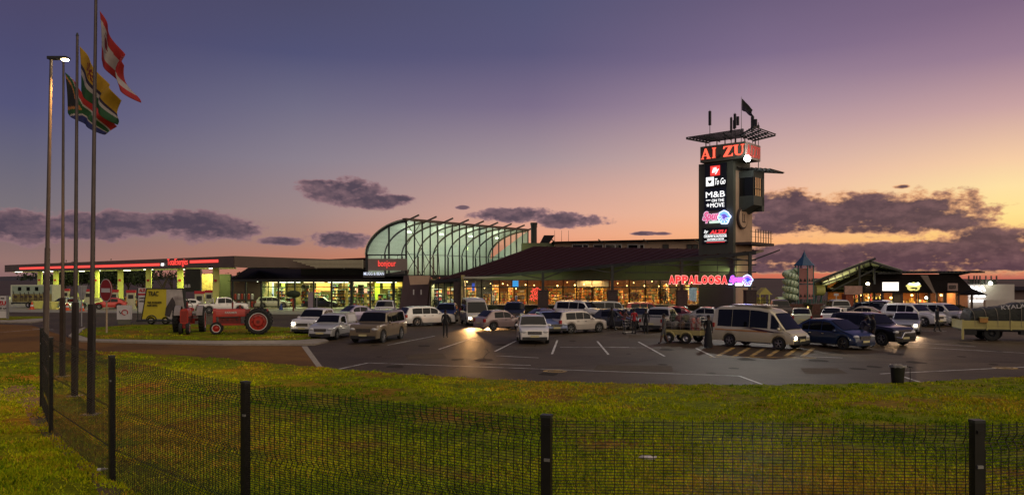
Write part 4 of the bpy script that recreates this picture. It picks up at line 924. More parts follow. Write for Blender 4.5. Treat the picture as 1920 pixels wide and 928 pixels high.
# clerestory building above roof
cl = thing('clerestory_building', 'upper storey strip of louvres and pale panels behind the maroon roof', 'building', (PX(1180, 102), 102, 0)); mb = MB(); YC = 102.5
mb.prism([(PX(1040, YC), YC, 0), (PX(1318, YC), YC, 0), (PX(1318, YC), YC, PZ(451, YC)), (PX(1040, YC), YC, PZ(456, YC))], (0, 6, 0), mat('tan panel wall', (.42, .30, .22), .8, var=.15, scale=.5)); fixn(mb.build('wall', cl, world=True))
mb = MB(); mb.prism([(PX(1036, YC - 1), YC - 1, PZ(456, YC)), (PX(1322, YC - 1), YC - 1, PZ(450.5, YC)), (PX(1322, YC - 1), YC - 1, PZ(448, YC)), (PX(1036, YC - 1), YC - 1, PZ(453.5, YC))], (0, 8, 0), DROOF); fixn(mb.build('roof', cl, world=True))
for a, b in ((1073, 1092), (1093, 1103), (1113, 1130), (1135, 1153), (1154, 1165), (1177, 1196), (1199, 1207), (1243, 1253), (1288, 1297), (1299, 1308)):
    mb = MB(); mb.box(PX(a, YC), PX(b, YC), YC - .1, YC + .02, PZ(471, YC), PZ(458.5, YC), AGLASS if a < 1210 else DSTEEL); w = mb.build('window', cl, world=True)
    mb = MB()
    for z in (471, 458.5): mb.box(PX(a, YC), PX(b, YC), YC - .16, YC - .1, PZ(z, YC) - .05, PZ(z, YC) + .05, BOARD if a < 1210 else PIER)
    for x in (a, b): mb.box(PX(x, YC) - .05, PX(x, YC) + .05, YC - .165, YC - .1, PZ(471, YC), PZ(458.5, YC), BOARD if a < 1210 else PIER)
    mb.build('frame', w if False else cl, world=True)
for px in (1042, 1130, 1215, 1310): mb = MB(); mb.bar(P3(px, 455, YC - 1), P3(px - 8, 449, YC - 3), .1, .12, DSTEEL); mb.build('roof_spike', cl, world=True)
pb = thing('plant_room', 'olive green box building with round flue above the maroon roof', 'building', (PX(1010, 101), 101, 0)); mb = MB(); YP = 104
mb.box(PX(978, YP), PX(1046, YP), YP, YP + 5, 0, PZ(455.5, YP), OLIVE); mb.build('wall', pb, world=True)
mb = MB(); c = P3(1001, 457, YP + 1); mb.lathe([(.42, -.5), (.42, 2.4), (.5, 2.75), (.5, 2.95), (.4, 2.95)], DSTEEL, c, n=18); mb.build('flue', pb, world=True, smooth=True)
mb = MB(); a, b = P3(1012, 456, YP + 1), P3(1020, 441, YP + 1); mb.prism([a, P3(1030, 456, YP + 1), P3(1040, 441, YP + 1), b], (0, 2, 0), AGLASS); fixn(mb.build('skylight', pb, world=True))
for px in (1040, 1053, 1066): mb = MB(); mb.tube(P3(px, 456, YP), P3(px, 432, YP), .035, .02, DSTEEL, 6); mb.build('aerial', pb, world=True)
lamp('POINT', P3(980, 463, YP - 1.5), 30, (.8, 1, .3), .2)
# red lettering
ap = thing('appaloosa_sign', 'big red lit lettering APPALOOSA along the canopy rails', 'sign', (PX(1308, 70.4), 70.4, PZ(533, 70.4)))
PINK_E = glow('pink neon edge', (1.0, .42, .36), 1.3)
for i, ch in enumerate('APPALOOSA'):
    x0 = 1253.5 + i * 12.35; 
    o = textpx('letter', ch, glow('deep red sign light', (1.0, .03, .03), 1.5), ap, x0 + .8, x0 + 11.2, 517, 532, 70.25, bold=.045, depth=.1)
    textpx('letter_outline', ch, PINK_E, ap, x0, x0 + 12, 516, 533, 70.4, bold=.085, depth=.06)
def feather_logo(parent, cx, cy, s_, Y, mats3, toworld):
    # rounded feather head dress emblem, no face: pale rim, violet field, a few darker quill strokes
    def blob(k_, n=30): return [(cx + s_ * k_ * .95 * (1 + .10 * math.sin(6 * a + 1) + .06 * math.sin(9 * a)) * math.cos(a) + s_ * .06 * math.sin(2 * a), cy - s_ * k_ * 1.05 * (1 + .07 * math.sin(5 * a)) * math.sin(a)) for a in [2 * math.pi * q / n for q in range(n)]]
    for k_, m_, dz_, nm in ((1.0, mats3[0], 1.0, 'emblem_rim'), (.84, mats3[1], 1.4, 'emblem_field'), (.5, mats3[2], 1.7, 'emblem_centre')):
        mb = MB(); mb.prism([toworld(x, y) for x, y in blob(k_)], toworld(0, 0, dz_), m_); fixn(mb.build(nm, parent, world=True))
    mb = MB()
    for q in range(6):
        a = R(150 + q * 38); p = (cx + s_ * .25 * math.cos(a), cy - s_ * .25 * math.sin(a)); e = (cx + s_ * .8 * math.cos(a + .25), cy - s_ * .8 * math.sin(a + .25)); d_ = Vector((e[0] - p[0], e[1] - p[1])).normalized(); n_ = Vector((-d_.y, d_.x)) * s_ * .045
        mb.prism([toworld(p[0] - n_.x, p[1] - n_.y), toworld(e[0] - n_.x, e[1] - n_.y), toworld(e[0] + n_.x, e[1] + n_.y), toworld(p[0] + n_.x, p[1] + n_.y)], toworld(0, 0, 2.0), mats3[0])
    fixn(mb.build('feather_strokes', parent, world=True))
LAV = glow('pale blue neon', (.55, .65, 1.0), 2.0); VIO = glow('violet neon', (.35, .15, 1.0), 1.6); BLU = glow('deep blue neon', (.06, .08, .9), 1.2); MAG = glow('magenta neon', (.9, .12, .45), 1.3)
sp = thing('steakhouse_sign', 'violet and pink neon Spur lettering with feather emblem at the canopy end', 'sign', (PX(1388, 70), 70, PZ(538, 70)))
def tw(Y):
    def f(x, y, z=None):
        if z is not None and x == 0 and y == 0: return (0, -.06 * z, 0)
        return P3(x, y, Y)
    return f
feather_logo(sp, 1401, 526, 10.5, 69.9, (LAV, VIO, BLU), tw(69.8))
textpx('lettering', 'Spur', MAG, sp, 1368, 1396, 517, 532, 69.6, bold=.03, shear=.3); textpx('lettering_outline', 'Spur', VIO, sp, 1367, 1397, 516, 533, 69.75, bold=.08, shear=.3)
mb = MB(); mb.box(PX(1379, 69.7), PX(1392, 69.7), 69.7, 69.8, PZ(535.5, 69.7), PZ(531, 69.7), WHITE_E); mb.box(PX(1366, 69.7), PX(1373, 69.7), 69.7, 69.8, PZ(534, 69.7), PZ(531.5, 69.7), LAV); mb.build('lit_underline', sp, world=True)
# ------------------------------------------------------------------ sign tower
PHI = R(42); TC = Vector((21.35, 72.0)); fr = Vector((math.cos(PHI), -math.sin(PHI))); sd = Vector((math.sin(PHI), math.cos(PHI)))
tw_ = thing('sign_tower', 'tall sign tower with dark front slab and tan side, floodlight on top', 'tower', (TC.x, TC.y, 0), -PHI)
def onpl(px, py, y0=None, x0=None):
    """local tower coordinates of the point seen at a photo position on the local plane y=y0 (front) or x=x0 (side)"""
    d_ = Vector(((px - CX) / F, 1.0)); o = Vector((0, 0))
    n_, c = (sd, TC.dot(sd) + y0) if y0 is not None else (fr, TC.dot(fr) + x0)
    t = c / d_.dot(n_); p = d_ * t - TC; return Vector((p.dot(fr), p.dot(sd), CH - (py - HZ) / F * t))
TFR = mat('tower slate render', (.085, .088, .07), .7, var=.12, scale=1.0); TSD = TANW
mb = MB(); zt = onpl(1342, 305, y0=0).z; xl = onpl(1310, 400, y0=0).x
mb.box(xl, 0, 0, .5, 0, zt, TFR); mb.build('front_slab', tw_)
ztan = onpl(1392, 322, x0=0).z; DEP = 4.2
mb = MB(); mb.box(xl + .3, 0, .5, DEP, 0, ztan, TSD); mb.build('shaft', tw_)
mb = MB(); mb.box(xl + 1.0, -.08, .4, DEP - .3, ztan, zt + 1.1, TFR); mb.build('neck', tw_)
# sign box on top
a = onpl(1313, 285, y0=-.5); c0 = onpl(1397, 285, y0=-.5); xb0, xb1 = a.x, c0.x
zb1 = onpl(1397, 265, y0=-.5).z; zb0 = onpl(1397, 296, y0=-.5).z
e_ = onpl(1425, 285, x0=xb1).y
mb = MB(); mb.box(xb0, xb1, -.5, e_, zb0, zb1, TFR); mb.box(xb1 - .02, xb1 + .05, -.48, e_, zb0 + .02, zb1 - .02, mat('pink grey panel', (.4, .3, .28), .6, var=.1)); mb.build('sign_box', tw_)
def serif(ch, x, y, w, h, z0, mt, dark=None, flip=False, parent=None, side=False, yy=0):
    """block serif letters drawn as polygons in the plane of the box; x along the face"""
    t = .2 * w; out = []
    P = []
    if ch == 'A': P = [[(.0, 0), (.32, 0), (.32, .07), (.24, .07), (.30, .26), (.62, .26), (.58, .34), (.33, .34), (.46, .72), (.86, 0), (.70, 0), (.70, 0)], [(.02, 0), (.3, 0), (.3, .06), (.2, .06), (.52, 1), (.44, 1), (.1, .06), (.02, .06)], [(.42, 1), (.56, 1), (.92, .06), (1, .06), (1, 0), (.6, 0), (.6, .06), (.68, .06), (.43, .8)], [(.28, .28), (.64, .28), (.62, .35), (.3, .35)]][1:]
    if ch == 'I': P = [[(.15, 0), (.85, 0), (.85, .07), (.68, .1), (.68, .9), (.85, .93), (.85, 1), (.15, 1), (.15, .93), (.32, .9), (.32, .1), (.15, .07)]]
    if ch == 'f': P = [[(.0, 0), (.9, 0), (1, .3), (.93, .3), (.75, .09), (0, .08)]]
    if ch == 'Z': P = [[(.05, 0), (.95, 0), (1, .26), (.94, .26), (.82, .09), (.42, .09), (.95, .95), (.95, 1), (.08, 1), (.04, .76), (.1, .76), (.22, .91), (.58, .91), (.05, .06)]]
    if ch == 'U': P = [[(0, 1), (.46, 1), (.46, .94), (.36, .92), (.36, .3), (.42, .13), (.58, .08), (.74, .14), (.80, .3), (.80, .92), (.68, .94), (.68, 1), (1, 1), (1, .94), (.88, .92), (.88, .28), (.76, .06), (.5, -.02), (.24, .05), (.12, .25), (.12, .92), (0, .94)]]
    mb = MB()
    for poly in P:
        pts = [((yy, x + w * a_, z0 + h * b_) if side else (x + w * a_, yy, z0 + h * b_)) for a_, b_ in poly]
        mb.prism(pts, (.06, 0, 0) if side else (0, -.08, 0), mt)
    return fixn(mb.build('letter', parent))
H_ = zb1 - zb0; fw = xb1 - xb0
for ch, f0, f1, mt in (('A', .02, .24, ORED_E), ('I', .26, .38, ORED_E), ('f', .33, .47, TXT), ('Z', .52, .74, ORED_E), ('U', .75, .985, ORED_E)):
    serif(ch, xb0 + fw * f0, 0, fw * (f1 - f0), H_ * (.64 if ch != 'f' else .64), zb0 + H_ * .2, mt, parent=tw_, yy=-.5)
sl_ = e_ + .5
for ch, f0, f1 in (('A', .06, .32), ('I', .34, .46), ('Z', .5, .72), ('U', .75, .96)):
    serif(ch, -.5 + sl_ * f0, 0, sl_ * (f1 - f0), H_ * .7, zb0 + H_ * .15, mat('faded red letter', (.45, .06, .05), .5, emit=.25, ecol=(1, .1, .08), var=.1), parent=tw_, side=True, yy=xb1 + .05)
# pergola wings on top
zw = zb1 + .95; mb = MB()
for (x0, x1, y0, y1, dx0, dx1) in ((xb0 - 1.0, xb1 + .3, -1.2, .9, -.25, .15),):
    pass
def wing(pts, n, mt):
    (a, b, c, d_) = [Vector(p) for p in pts]
    for i in range(n + 1): t = i / n; mb.bar(a.lerp(d_, t), b.lerp(c, t), .12, .08, mt)
    for t in (0.0, .33, .66, 1.0): mb.bar(a.lerp(b, t) - Vector((0, 0, .1)), d_.lerp(c, t) - Vector((0, 0, .1)), .07, .16, mt)
wing([(xb0 - 1.1, -1.3, zw), (xb1 + .2, -1.3, zw + .05), (xb1 - .8, .9, zw - .28), (xb0 + .2, .9, zw - .28)], 7, DSTEEL)
wing([(xb1 + 1.3, -1.6, zw + .1), (xb1 + 1.3, e_ + .6, zw + .1), (xb1 - .6, e_ - .4, zw - .35), (xb1 - .6, -.6, zw - .35)], 7, DSTEEL)
for x in (xb0 + .3, (xb0 + xb1) / 2, xb1 - .3):
    for y in (.1, e_ - .4): mb.bar((x, y, zb1), (x, y, zw), .08, .08, DSTEEL)
mb.build('pergola_wings', tw_)
# antennas
def ant(px, py0, py1, w, n=1):
    a = onpl(px, py1, y0=.9); t = onpl(px, py0, y0=.9); mb = MB(); mb.tube((a.x, .9, zb1), (t.x, .9, t.z), .035, .03, DSTEEL, 6)
    for k in range(n): mb.box(t.x - w / 2 + k * .3, t.x + w / 2 + k * .3, .8, 1.0, t.z - 1.5 + .25 * k, t.z - .1 - .3 * k, DSTEEL)
    mb.build('antenna', tw_)
ant(1331, 207, 250, .22, 1); ant(1371, 219, 250, .16, 2); ant(1378, 212, 250, .2, 2); ant(1411, 217, 250, .26, 2)
a = onpl(1422, 285, y0=2.4); t = onpl(1422, 230, y0=2.4); mb = MB(); mb.tube((a.x, 2.4, a.z - 2.2), (t.x, 2.4, t.z), .04, .03, DSTEEL, 6); mb.ell((t.x, 2.4, t.z - .4), (.12, .12, .2), DSTEEL); mb.build('antenna', tw_)
fpz = onpl(1390, 182, y0=.4); fpb = onpl(1390, 250, y0=.4)
fpole = thing('rooftop_flagpole', 'thin flagpole rising from the tower roof', 'flagpole', tuple(Vector((*(TC + fr * fpb.x + sd * .4), zb1))))
mb = MB(); mb.tube((0, 0, 0), (0, 0, fpz.z - zb1), .035, .02, STEEL, 6); mb.build('pole', fpole)
wx, wy = (TC + fr * fpb.x + sd * .4)
flag(wy, (1391, 185), (1391, 206), (1411, 207), (1411, 221), lambda u, v: 'navy' if (v > .5) else 'black', 'flag', 'small dark flag streaming from the tower roof pole', 1.5, .12)
# floodlight
fl = onpl(1400, 298, x0=xb1 + .25); mb = MB(); mb.box(xb1 + .02, xb1 + .2, fl.y - .2, fl.y + .2, fl.z - .2, fl.z + .25, DSTEEL); mb.build('floodlight_housing', tw_)
mb = MB(); mb.ell((xb1 + .36, fl.y - .1, fl.z), (.3, .3, .3), glow('floodlight glare', (1.0, 1.0, .95), 30), 28, 18); mb.build('floodlight_lens', tw_)
fw_ = TC + fr * (xb1 + .7) + sd * (fl.y - .5); lamp('SPOT', (fw_.x, fw_.y, fl.z), 7000, (1, .97, .86), .25, (5, 30, 0), 150, .9)
lamp('POINT', (fw_.x - .2, fw_.y - .6, fl.z + .1), 130, (.95, 1, .9), .3)
# bay window box
bx0 = onpl(1377, 350, y0=.3).x; ybx = 1.2; xw = 1.5
z1 = onpl(1380, 330, y0=ybx).z; z0 = onpl(1380, 386, y0=ybx).z
yend = onpl(1433, 360, x0=xw).y
BG = mat('bay green grey', (.05, .06, .055), .6, var=.15)
mb = MB(); mb.box(-.2, xw, ybx, yend, z0, z0 + .9, BG); mb.box(-.2, xw, ybx, yend, z1 - .25, z1 + .4, BG); mb.box(-.2, xw - .05, ybx + .05, ybx + .15, z0, z1, AGLASS); mb.box(-.2, xw, yend - .5, yend, z0 - .5, z1 + .8, BG)
mb.prism([(-.2, ybx, z0), (xw, ybx, z0), (-.2, ybx, z0 - .8)], (0, yend - ybx, 0), BG); mb.build('bay_box', tw_)
WG = mat('sunset coloured pane', (.5, .3, .2), .08, metal=.85, var=.1)  # sunset reflection put into the pane colour
for i in range(3):
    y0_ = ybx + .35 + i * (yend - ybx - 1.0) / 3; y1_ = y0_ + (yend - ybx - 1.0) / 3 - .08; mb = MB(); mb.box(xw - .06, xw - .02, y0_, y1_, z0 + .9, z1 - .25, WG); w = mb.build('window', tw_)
mb = MB()
for i in range(4): y0_ = ybx + .32 + i * (yend - ybx - 1.0) / 3; mb.box(xw - .04, xw + .02, y0_ - .04, y0_ + .04, z0 + .9, z1 - .25, DSTEEL)
mb.box(xw - .04, xw + .03, ybx, yend, (z0 + z1) / 2 + .1, (z0 + z1) / 2 + .16, DSTEEL); mb.build('window_bars', tw_)
mb = MB()   # slatted awning over the bay
for i in range(8): t = i / 7; mb.box(.1 + t * 2.9, .22 + t * 2.9, .6 + t * .5, yend + 1.0, z1 + .75 - t * .42, z1 + .82 - t * .42, DSTEEL)
for y in (1.4, yend * .6, yend + .5): mb.bar((0, y, z1 + .7), (3.2, y, z1 + .25), .1, .14, DSTEEL)
mb.build('slatted_awning', tw_)
# medallion
c = onpl(1391, 409, x0=.1); mb = MB(); mb.lathe([(0, .0), (1.05, .0), (1.08, .2), (.95, .24), (0, .24)], PIER, (.03, c.y, c.z), axis='x', n=28); mb.build('medallion_rim', tw_, smooth=True)
mb = MB(); mb.lathe([(0, .26), (.92, .26), (.93, .2)], TANW, (.03, c.y, c.z), axis='x', n=28); mb.build('medallion_face', tw_)
mb = MB(); mb.box(.29, .32, c.y - .3, c.y - .2, c.z - .45, c.z + .45, PIER); mb.box(.29, .32, c.y + .05, c.y + .15, c.z - .45, c.z + .35, PIER); mb.box(.29, .32, c.y - .3, c.y + .4, c.z - .45, c.z - .36, PIER); mb.build('medallion_mark', tw_)
# balcony
b0 = onpl(1391, 455, x0=0.1); zb_ = b0.z; mb = MB(); mb.box(-.0, 1.6, b0.y - 1.2, DEP + 1.6, zb_ - .25, zb_, PIER); mb.build('balcony', tw_)
for i in range(7): y = b0.y + i * .6; mb = MB(); mb.tube((1.5, y, zb_), (1.5, y, zb_ + 1.25), .04, .04, DSTEEL, 6); mb.build('balcony_post', tw_)
mb = MB(); mb.bar((1.5, b0.y - 1.1, zb_ + 1.0), (1.5, DEP + 1.5, zb_ + 1.0), .05, .05, DSTEEL); mb.bar((1.5, b0.y - 1.1, zb_ + .5), (1.5, DEP + 1.5, zb_ + .5), .03, .03, DSTEEL); mb.build('balcony_rail', tw_)
# sign panels on the front slab
def tpanel(name, lb, px0, px1, py0, py1, mt, cat='sign', off=.02):
    a, b = onpl(px0, py1, y0=-off), onpl(px1, py0, y0=-off); za = onpl((px0 + px1) / 2, py1, y0=-off).z; zb = onpl((px0 + px1) / 2, py0, y0=-off).z
    cw = TC + fr * ((a.x + b.x) / 2) + sd * (-off); t = thing(name, lb, cat, (cw.x, cw.y, za), -PHI, 'sign panels on the tower'); w = b.x - a.x; mb = MB(); mb.box(-w / 2, w / 2, -.1, 0, 0, zb - za, mt); mb.build('panel', t); return t, w, zb - za, a, za
def ttext(T, s, mt, px0, px1, py0, py1, off=.14, **k):
    t = T[0]; a, b = onpl(px0, (py0 + py1) / 2, y0=-off), onpl(px1, (py0 + py1) / 2, y0=-off); c = onpl((px0 + px1) / 2, (py0 + py1) / 2, y0=-off)
    h = onpl((px0 + px1) / 2, py0, y0=-off).z - onpl((px0 + px1) / 2, py1, y0=-off).z; cw = TC + fr * ((a.x + b.x) / 2) + sd * (-off)
    return text(k.pop('name', 'lettering'), s, mt, t, (cw.x, cw.y, c.z), (fr.x, fr.y, 0), (0, 0, 1), h, b.x - a.x, **k)
def tbox(T, px0, px1, py0, py1, mt, off=.13, name='sign_field'):
    t = T[0]; a, b = onpl(px0, (py0 + py1) / 2, y0=-off), onpl(px1, (py0 + py1) / 2, y0=-off); z1_, z0_ = onpl((px0 + px1) / 2, py0, y0=-off).z, onpl((px0 + px1) / 2, py1, y0=-off).z
    p = TC + fr * a.x + sd * -off; q = TC + fr * b.x + sd * -off; mb = MB(); mb.prism([(*p, z0_), (*q, z0_), (*q, z1_), (*p, z1_)], (sd.x * -.02, sd.y * -.02, 0), mt); return fixn(mb.build(name, t, world=True))
SBK = mat('sign black', (.01, .012, .018), .4, var=.1); WE = glow('tower white letters', (1, 1, 1), 1.3); RE = glow('tower red field', (1.0, .06, .05), .9); RDE = glow('tower red letters', (.9, .05, .06), 1.0)
T = tpanel('coffee_sign', 'black tower panel with small red lit square and white script', 1323, 1363, 307, 332, SBK); tbox(T, 1332, 1350, 311, 329.5, RE); ttext(T, 'illy', WE, 1335, 1348, 314, 327, .17, shear=.3, bold=.02)
T = tpanel('takeaway_sign', 'black tower panel with white heart cup square and To Go script', 1323, 1363, 332, 350.5, SBK); tbox(T, 1324, 1338.5, 332.5, 349, WE); ttext(T, 'To Go', WE, 1340.5, 1360, 334, 346, .15, shear=.35)
p = onpl(1331, 341, y0=-.17); cw = TC + fr * p.x + sd * -.17; mb = MB(); pts = []
for k in range(16):
    a_ = 2 * math.pi * k / 16; hx, hz = .21 * 16 * math.sin(a_) ** 3 / 16, .21 * (13 * math.cos(a_) - 5 * math.cos(2 * a_) - 2 * math.cos(3 * a_) - math.cos(4 * a_)) / 16; q = Vector((cw.x, cw.y)) + fr * hx; pts.append((q.x, q.y, p.z + hz))
mb.prism(pts, (sd.x * -.02, sd.y * -.02, 0), TXT); fixn(mb.build('heart_mark', T[0], world=True))
T = tpanel('takeaway_food_sign', 'navy tower panel with white letters M&B on the move', 1322, 1362, 352.5, 395, mat('sign navy', (.008, .014, .035), .4, var=.1)); ttext(T, 'M&B', WE, 1323.5, 1359, 359, 370); ttext(T, 'ON THE', WE, 1334.5, 1357.5, 373, 378.2)
tbox(T, 1324, 1332, 375, 376.3, WE, .13, 'dash'); ttext(T, 'MOVE', WE, 1332, 1358, 380.5, 388.5)
p = onpl(1327.5, 385, y0=-.14); cw = TC + fr * p.x + sd * -.14; mb = MB(); pts = []
for k in range(10): a_ = math.pi / 2 + math.pi * k / 5; r_ = .2 if k % 2 == 0 else .085; q = Vector((cw.x, cw.y)) + fr * (r_ * math.cos(a_)); pts.append((q.x, q.y, p.z + r_ * math.sin(a_)))
mb.prism(pts, (sd.x * -.02, sd.y * -.02, 0), WE); fixn(mb.build('star_mark', T[0], world=True))
cw = TC + fr * onpl(1340, 410, y0=0).x; T = (thing('steakhouse_tower_sign', 'pink Spur script with blue feather emblem glowing on the tower', 'sign', (cw.x, cw.y, onpl(1340, 420, y0=0).z), -PHI, 'sign panels on the tower'),)
ttext(T, 'Spur', glow('rose neon', (.85, .12, .3), .8), 1318, 1350, 397, 417, .3, bold=.03, shear=.35); ttext(T, 'Spur', glow('pink outline', (.9, .55, .75), .9), 1316.5, 1351.5, 395.5, 418.5, .2, bold=.08, shear=.35, name='lettering_outline')
def twf(x, y, z=None):
    if z is not None and x == 0 and y == 0: return (sd.x * -.05 * z, sd.y * -.05 * z, 0)
    p = onpl(x, y, y0=-.32); c = TC + fr * p.x + sd * -.32; return (c.x, c.y, p.z)
feather_logo(T[0], 1358, 408, 12.5, 0, (LAV, glow('sky blue neon', (.2, .45, 1.0), 1.3), glow('blue violet', (.2, .12, .7), .9)), twf)
tbox(T, 1330, 1350, 414, 418.5, glow('pale green underline', (.7, .9, .75), 1.0), .15, 'lit_underline')
T = tpanel('outdoor_shop_sign', 'black tower panel with red ALZU and white country and outdoor lettering', 1318, 1365, 427, 457, SBK); ttext(T, 'ALZU', RDE, 1330.5, 1362.5, 431, 438.5, .16, bold=.06, shear=.2); ttext(T, 'by', WE, 1320, 1328, 431, 439, shear=.4)
ttext(T, 'COUNTRY & OUTDOOR', WE, 1320, 1362.5, 441, 445, bold=.01); ttext(T, 'CLOTHING & DECOR', WE, 1326, 1357, 446.6, 450, bold=.01, shear=.25); tbox(T, 1321, 1362, 439.3, 439.9, WE, .13, 'rule'); tbox(T, 1321, 1362, 451.3, 451.9, WE, .13, 'rule'); tbox(T, 1325, 1359, 453.4, 454.6, RDE, .13, 'red_swoosh')

# ------------------------------------------------------------------ playground
wl = thing('stone_wall', 'low red brown stone wall below the playground', 'wall', (PX(1500, 80), 80, 0)); mb = MB(); mb.box(PX(1418, 80), PX(1590, 80), 80, 80.6, 0, PZ(570, 80), STONE); mb.build('masonry', wl, world=True)
mb = MB()
for i in range(40): x = PX(1420, 80.3) + i * .24; mb.bar((x, 80.3, PZ(570, 80)), (x, 80.3, PZ(562, 80)), .03, .03, DSTEEL)
mb.bar((PX(1420, 80.3), 80.3, PZ(563, 80)), (PX(1490, 80.3), 80.3, PZ(563, 80)), .04, .05, DSTEEL); mb.build('railing', wl, world=True)
tl = thing('playground_terrace', 'raised ground terrace behind the stone wall', 'terrace', (PX(1500, 85), 85, 0)); mb = MB(); mb.box(PX(1418, 80.6), PX(1640, 80.6), 80.6, 92, -.01, PZ(571, 80), GREYW); mb.build('terrace_fill', tl, world=True)
zt0 = PZ(571, 80)
hut = thing('play_hut', 'small yellow roofed play hut on pale posts beside the tower', 'play hut', (PX(1430, 83), 83, zt0)); YH = mat('yellow plastic', (.5, .45, .12), .5, var=.1); mb = MB()
mb.prism([(PX(1418, 83), 82.2, PZ(552, 83)), (PX(1431, 83), 82.2, PZ(539, 83)), (PX(1444, 83), 82.2, PZ(552, 83)), (PX(1439, 83), 82.2, PZ(552, 83)), (PX(1421, 83), 82.2, PZ(552, 83))], (0, 1.6, 0), YH); fixn(mb.build('roof', hut, world=True))
for px in (1421, 1438):
    for y in (82.3, 83.6): mb = MB(); mb.tube((PX(px, 83), y, zt0), (PX(px, 83), y, PZ(551, 83)), .07, .07, YPIL, 8); mb.build('post', hut, world=True)
mb = MB(); mb.box(PX(1421, 83), PX(1438, 83), 83.5, 83.6, zt0, zt0 + .7, YH); mb.build('panel', hut, world=True)
pt = thing('play_tower', 'tall hexagonal play tower with pointed blue roof and pink panels', 'play tower', (PX(1508, 82), 82, zt0)); cx_, cy_ = PX(1508, 82), 82; rr = PX(1524, 82) - cx_
BR = mat('blue roof plastic', (.02, .07, .16), .5, var=.15); PK = mat('pink play panel', (.5, .22, .2), .6, var=.12, scale=2); GP = mat('green play post', (.06, .18, .16), .5, var=.1)
mb = MB(); prof = [(PX(1529, 82) - cx_, PZ(498, 82)), (rr * .85, PZ(491, 82)), (rr * .35, PZ(482, 82)), (.05, PZ(472, 82))]; mb.lathe(prof, BR, (cx_, cy_, 0), n=6); mb.tube((cx_, cy_, PZ(474, 82)), (cx_, cy_, PZ(469, 82)), .05, .02, BR, 6); mb.build('roof', pt, world=True)
for k in range(6):
    a = R(60 * k + 30); p = (cx_ + rr * math.cos(a), cy_ + rr * math.sin(a)); a2 = R(60 * k + 90); q = (cx_ + rr * math.cos(a2), cy_ + rr * math.sin(a2))
    mb = MB(); mb.tube((*p, zt0), (*p, PZ(497, 82)), .07, .07, GP, 8); mb.build('post', pt, world=True)
    for (ya, yb) in ((503, 531), (534, 560)):
        mb = MB(); pp = [(p[0] * .93 + q[0] * .07, p[1] * .93 + q[1] * .07), (p[0] * .07 + q[0] * .93, p[1] * .07 + q[1] * .93)]
        mb.prism([(*pp[0], PZ(yb, 82)), (*pp[1], PZ(yb, 82)), (*pp[1], PZ(ya, 82)), (*pp[0], PZ(ya, 82))], (.03, .03, 0), PK); w_ = fixn(mb.build('panel', pt, world=True))
        if k in (3, 4, 5):
            mb = MB(); m_ = Vector(((pp[0][0] + pp[1][0]) / 2, (pp[0][1] + pp[1][1]) / 2)); d_ = (Vector(pp[1]) - Vector(pp[0])).normalized(); n_ = Vector((m_.x - cx_, m_.y - cy_)).normalized() * .06; zc = PZ(yb - 6, 82)
            for s_ in (-.22, .2): c = m_ + d_ * s_ + n_; mb.prism([(c.x - d_.x * .14, c.y - d_.y * .14, zc - .15), (c.x + d_.x * .14, c.y + d_.y * .14, zc - .15), (c.x, c.y, zc + .22)], (n_.x * .3, n_.y * .3, 0), TXT)
            fixn(mb.build('cut_out', pt, world=True))
sp_ = thing('spiral_slide', 'pale green spiral tube slide winding beside the play tower', 'slide', (PX(1482, 82), 82, zt0)); mb = MB(); GT = mat('pale green tube', (.55, .68, .5), .4, var=.12, scale=2, coat=.4)
pts = []; sx_ = PX(1482, 82)
for i in range(64): a = i * .41; pts.append((sx_ + .55 * math.cos(a), 82 + .6 * math.sin(a), PZ(508, 82) - (PZ(508, 82) - zt0 - .5) * i / 63))
pts = [(cx_ - .8, 82, PZ(505, 82))] + pts + [(sx_ - 1.6, 81.7, zt0 + .45)]
mb.path(pts, .34, GT, 12); mb.build('tube', sp_, world=True, smooth=True, angle=60)
# curved shade structure with translucent roof
sc_ = thing('shade_canopy', 'pitched translucent shade canopy on dark steel between playground and restaurant', 'canopy', (PX(1600, 90), 90, 0))
TG = mat('translucent green sheet', (.34, .40, .27), .5, var=.2, scale=1.0, stretch=(.4, 3, 1)); mb = MB()
n0 = [P3(1526, 527, 86), P3(1629, 487.5, 86), P3(1692, 507, 86)]; f0 = [P3(1530, 549, 100), P3(1640, 516, 100), P3(1690, 524, 100)]
for i in (0, 1): mb.prism([n0[i], n0[i + 1], f0[i + 1], f0[i]], (0, 0, .06), TG)
fixn(mb.build('roof_sheeting', sc_, world=True))
for t in (0, .35, .7, 1.0):
    mb = MB(); q = [Vector(n0[i]).lerp(Vector(f0[i]), t) - Vector((0, 0, .12)) for i in range(3)]
    mb.bar(q[0], q[1] + (q[1] - q[0]) * .12, .16, .22, DSTEEL); mb.bar(q[1], q[2], .16, .22, DSTEEL); mb.build('rafter', sc_, world=True)
for s_ in range(9):
    mb = MB(); a = Vector(n0[0]).lerp(Vector(n0[1]), s_ / 8); b = Vector(f0[0]).lerp(Vector(f0[1]), s_ / 8); mb.bar(a - Vector((0, 0, .08)), b - Vector((0, 0, .08)), .1, .12, DSTEEL); mb.build('purlin', sc_, world=True)
for px, Y in ((1612, 86.2), (1640, 87)): mb = MB(); mb.box(PX(px, Y) - .1, PX(px, Y) + .1, Y, Y + .2, 0, PZ(494 if px < 1620 else 500, Y), DSTEEL); mb.build('post', sc_, world=True)
mb = MB(); mb.bar(P3(1560, 545, 87), P3(1655, 497, 87), .14, .16, DSTEEL); mb.build('strut', sc_, world=True)
lamp('AREA', (PX(1580, 92), 91, 3.0), 260, (1, .82, .42), 5, (PX(1590, 92), 92, 9))
mb = MB(); mb.ell(P3(1627, 532, 86.5), (.22, .1, .16), glow('cream lamp', (1, .85, .5), 14)); mb.build('lamp', sc_, world=True)
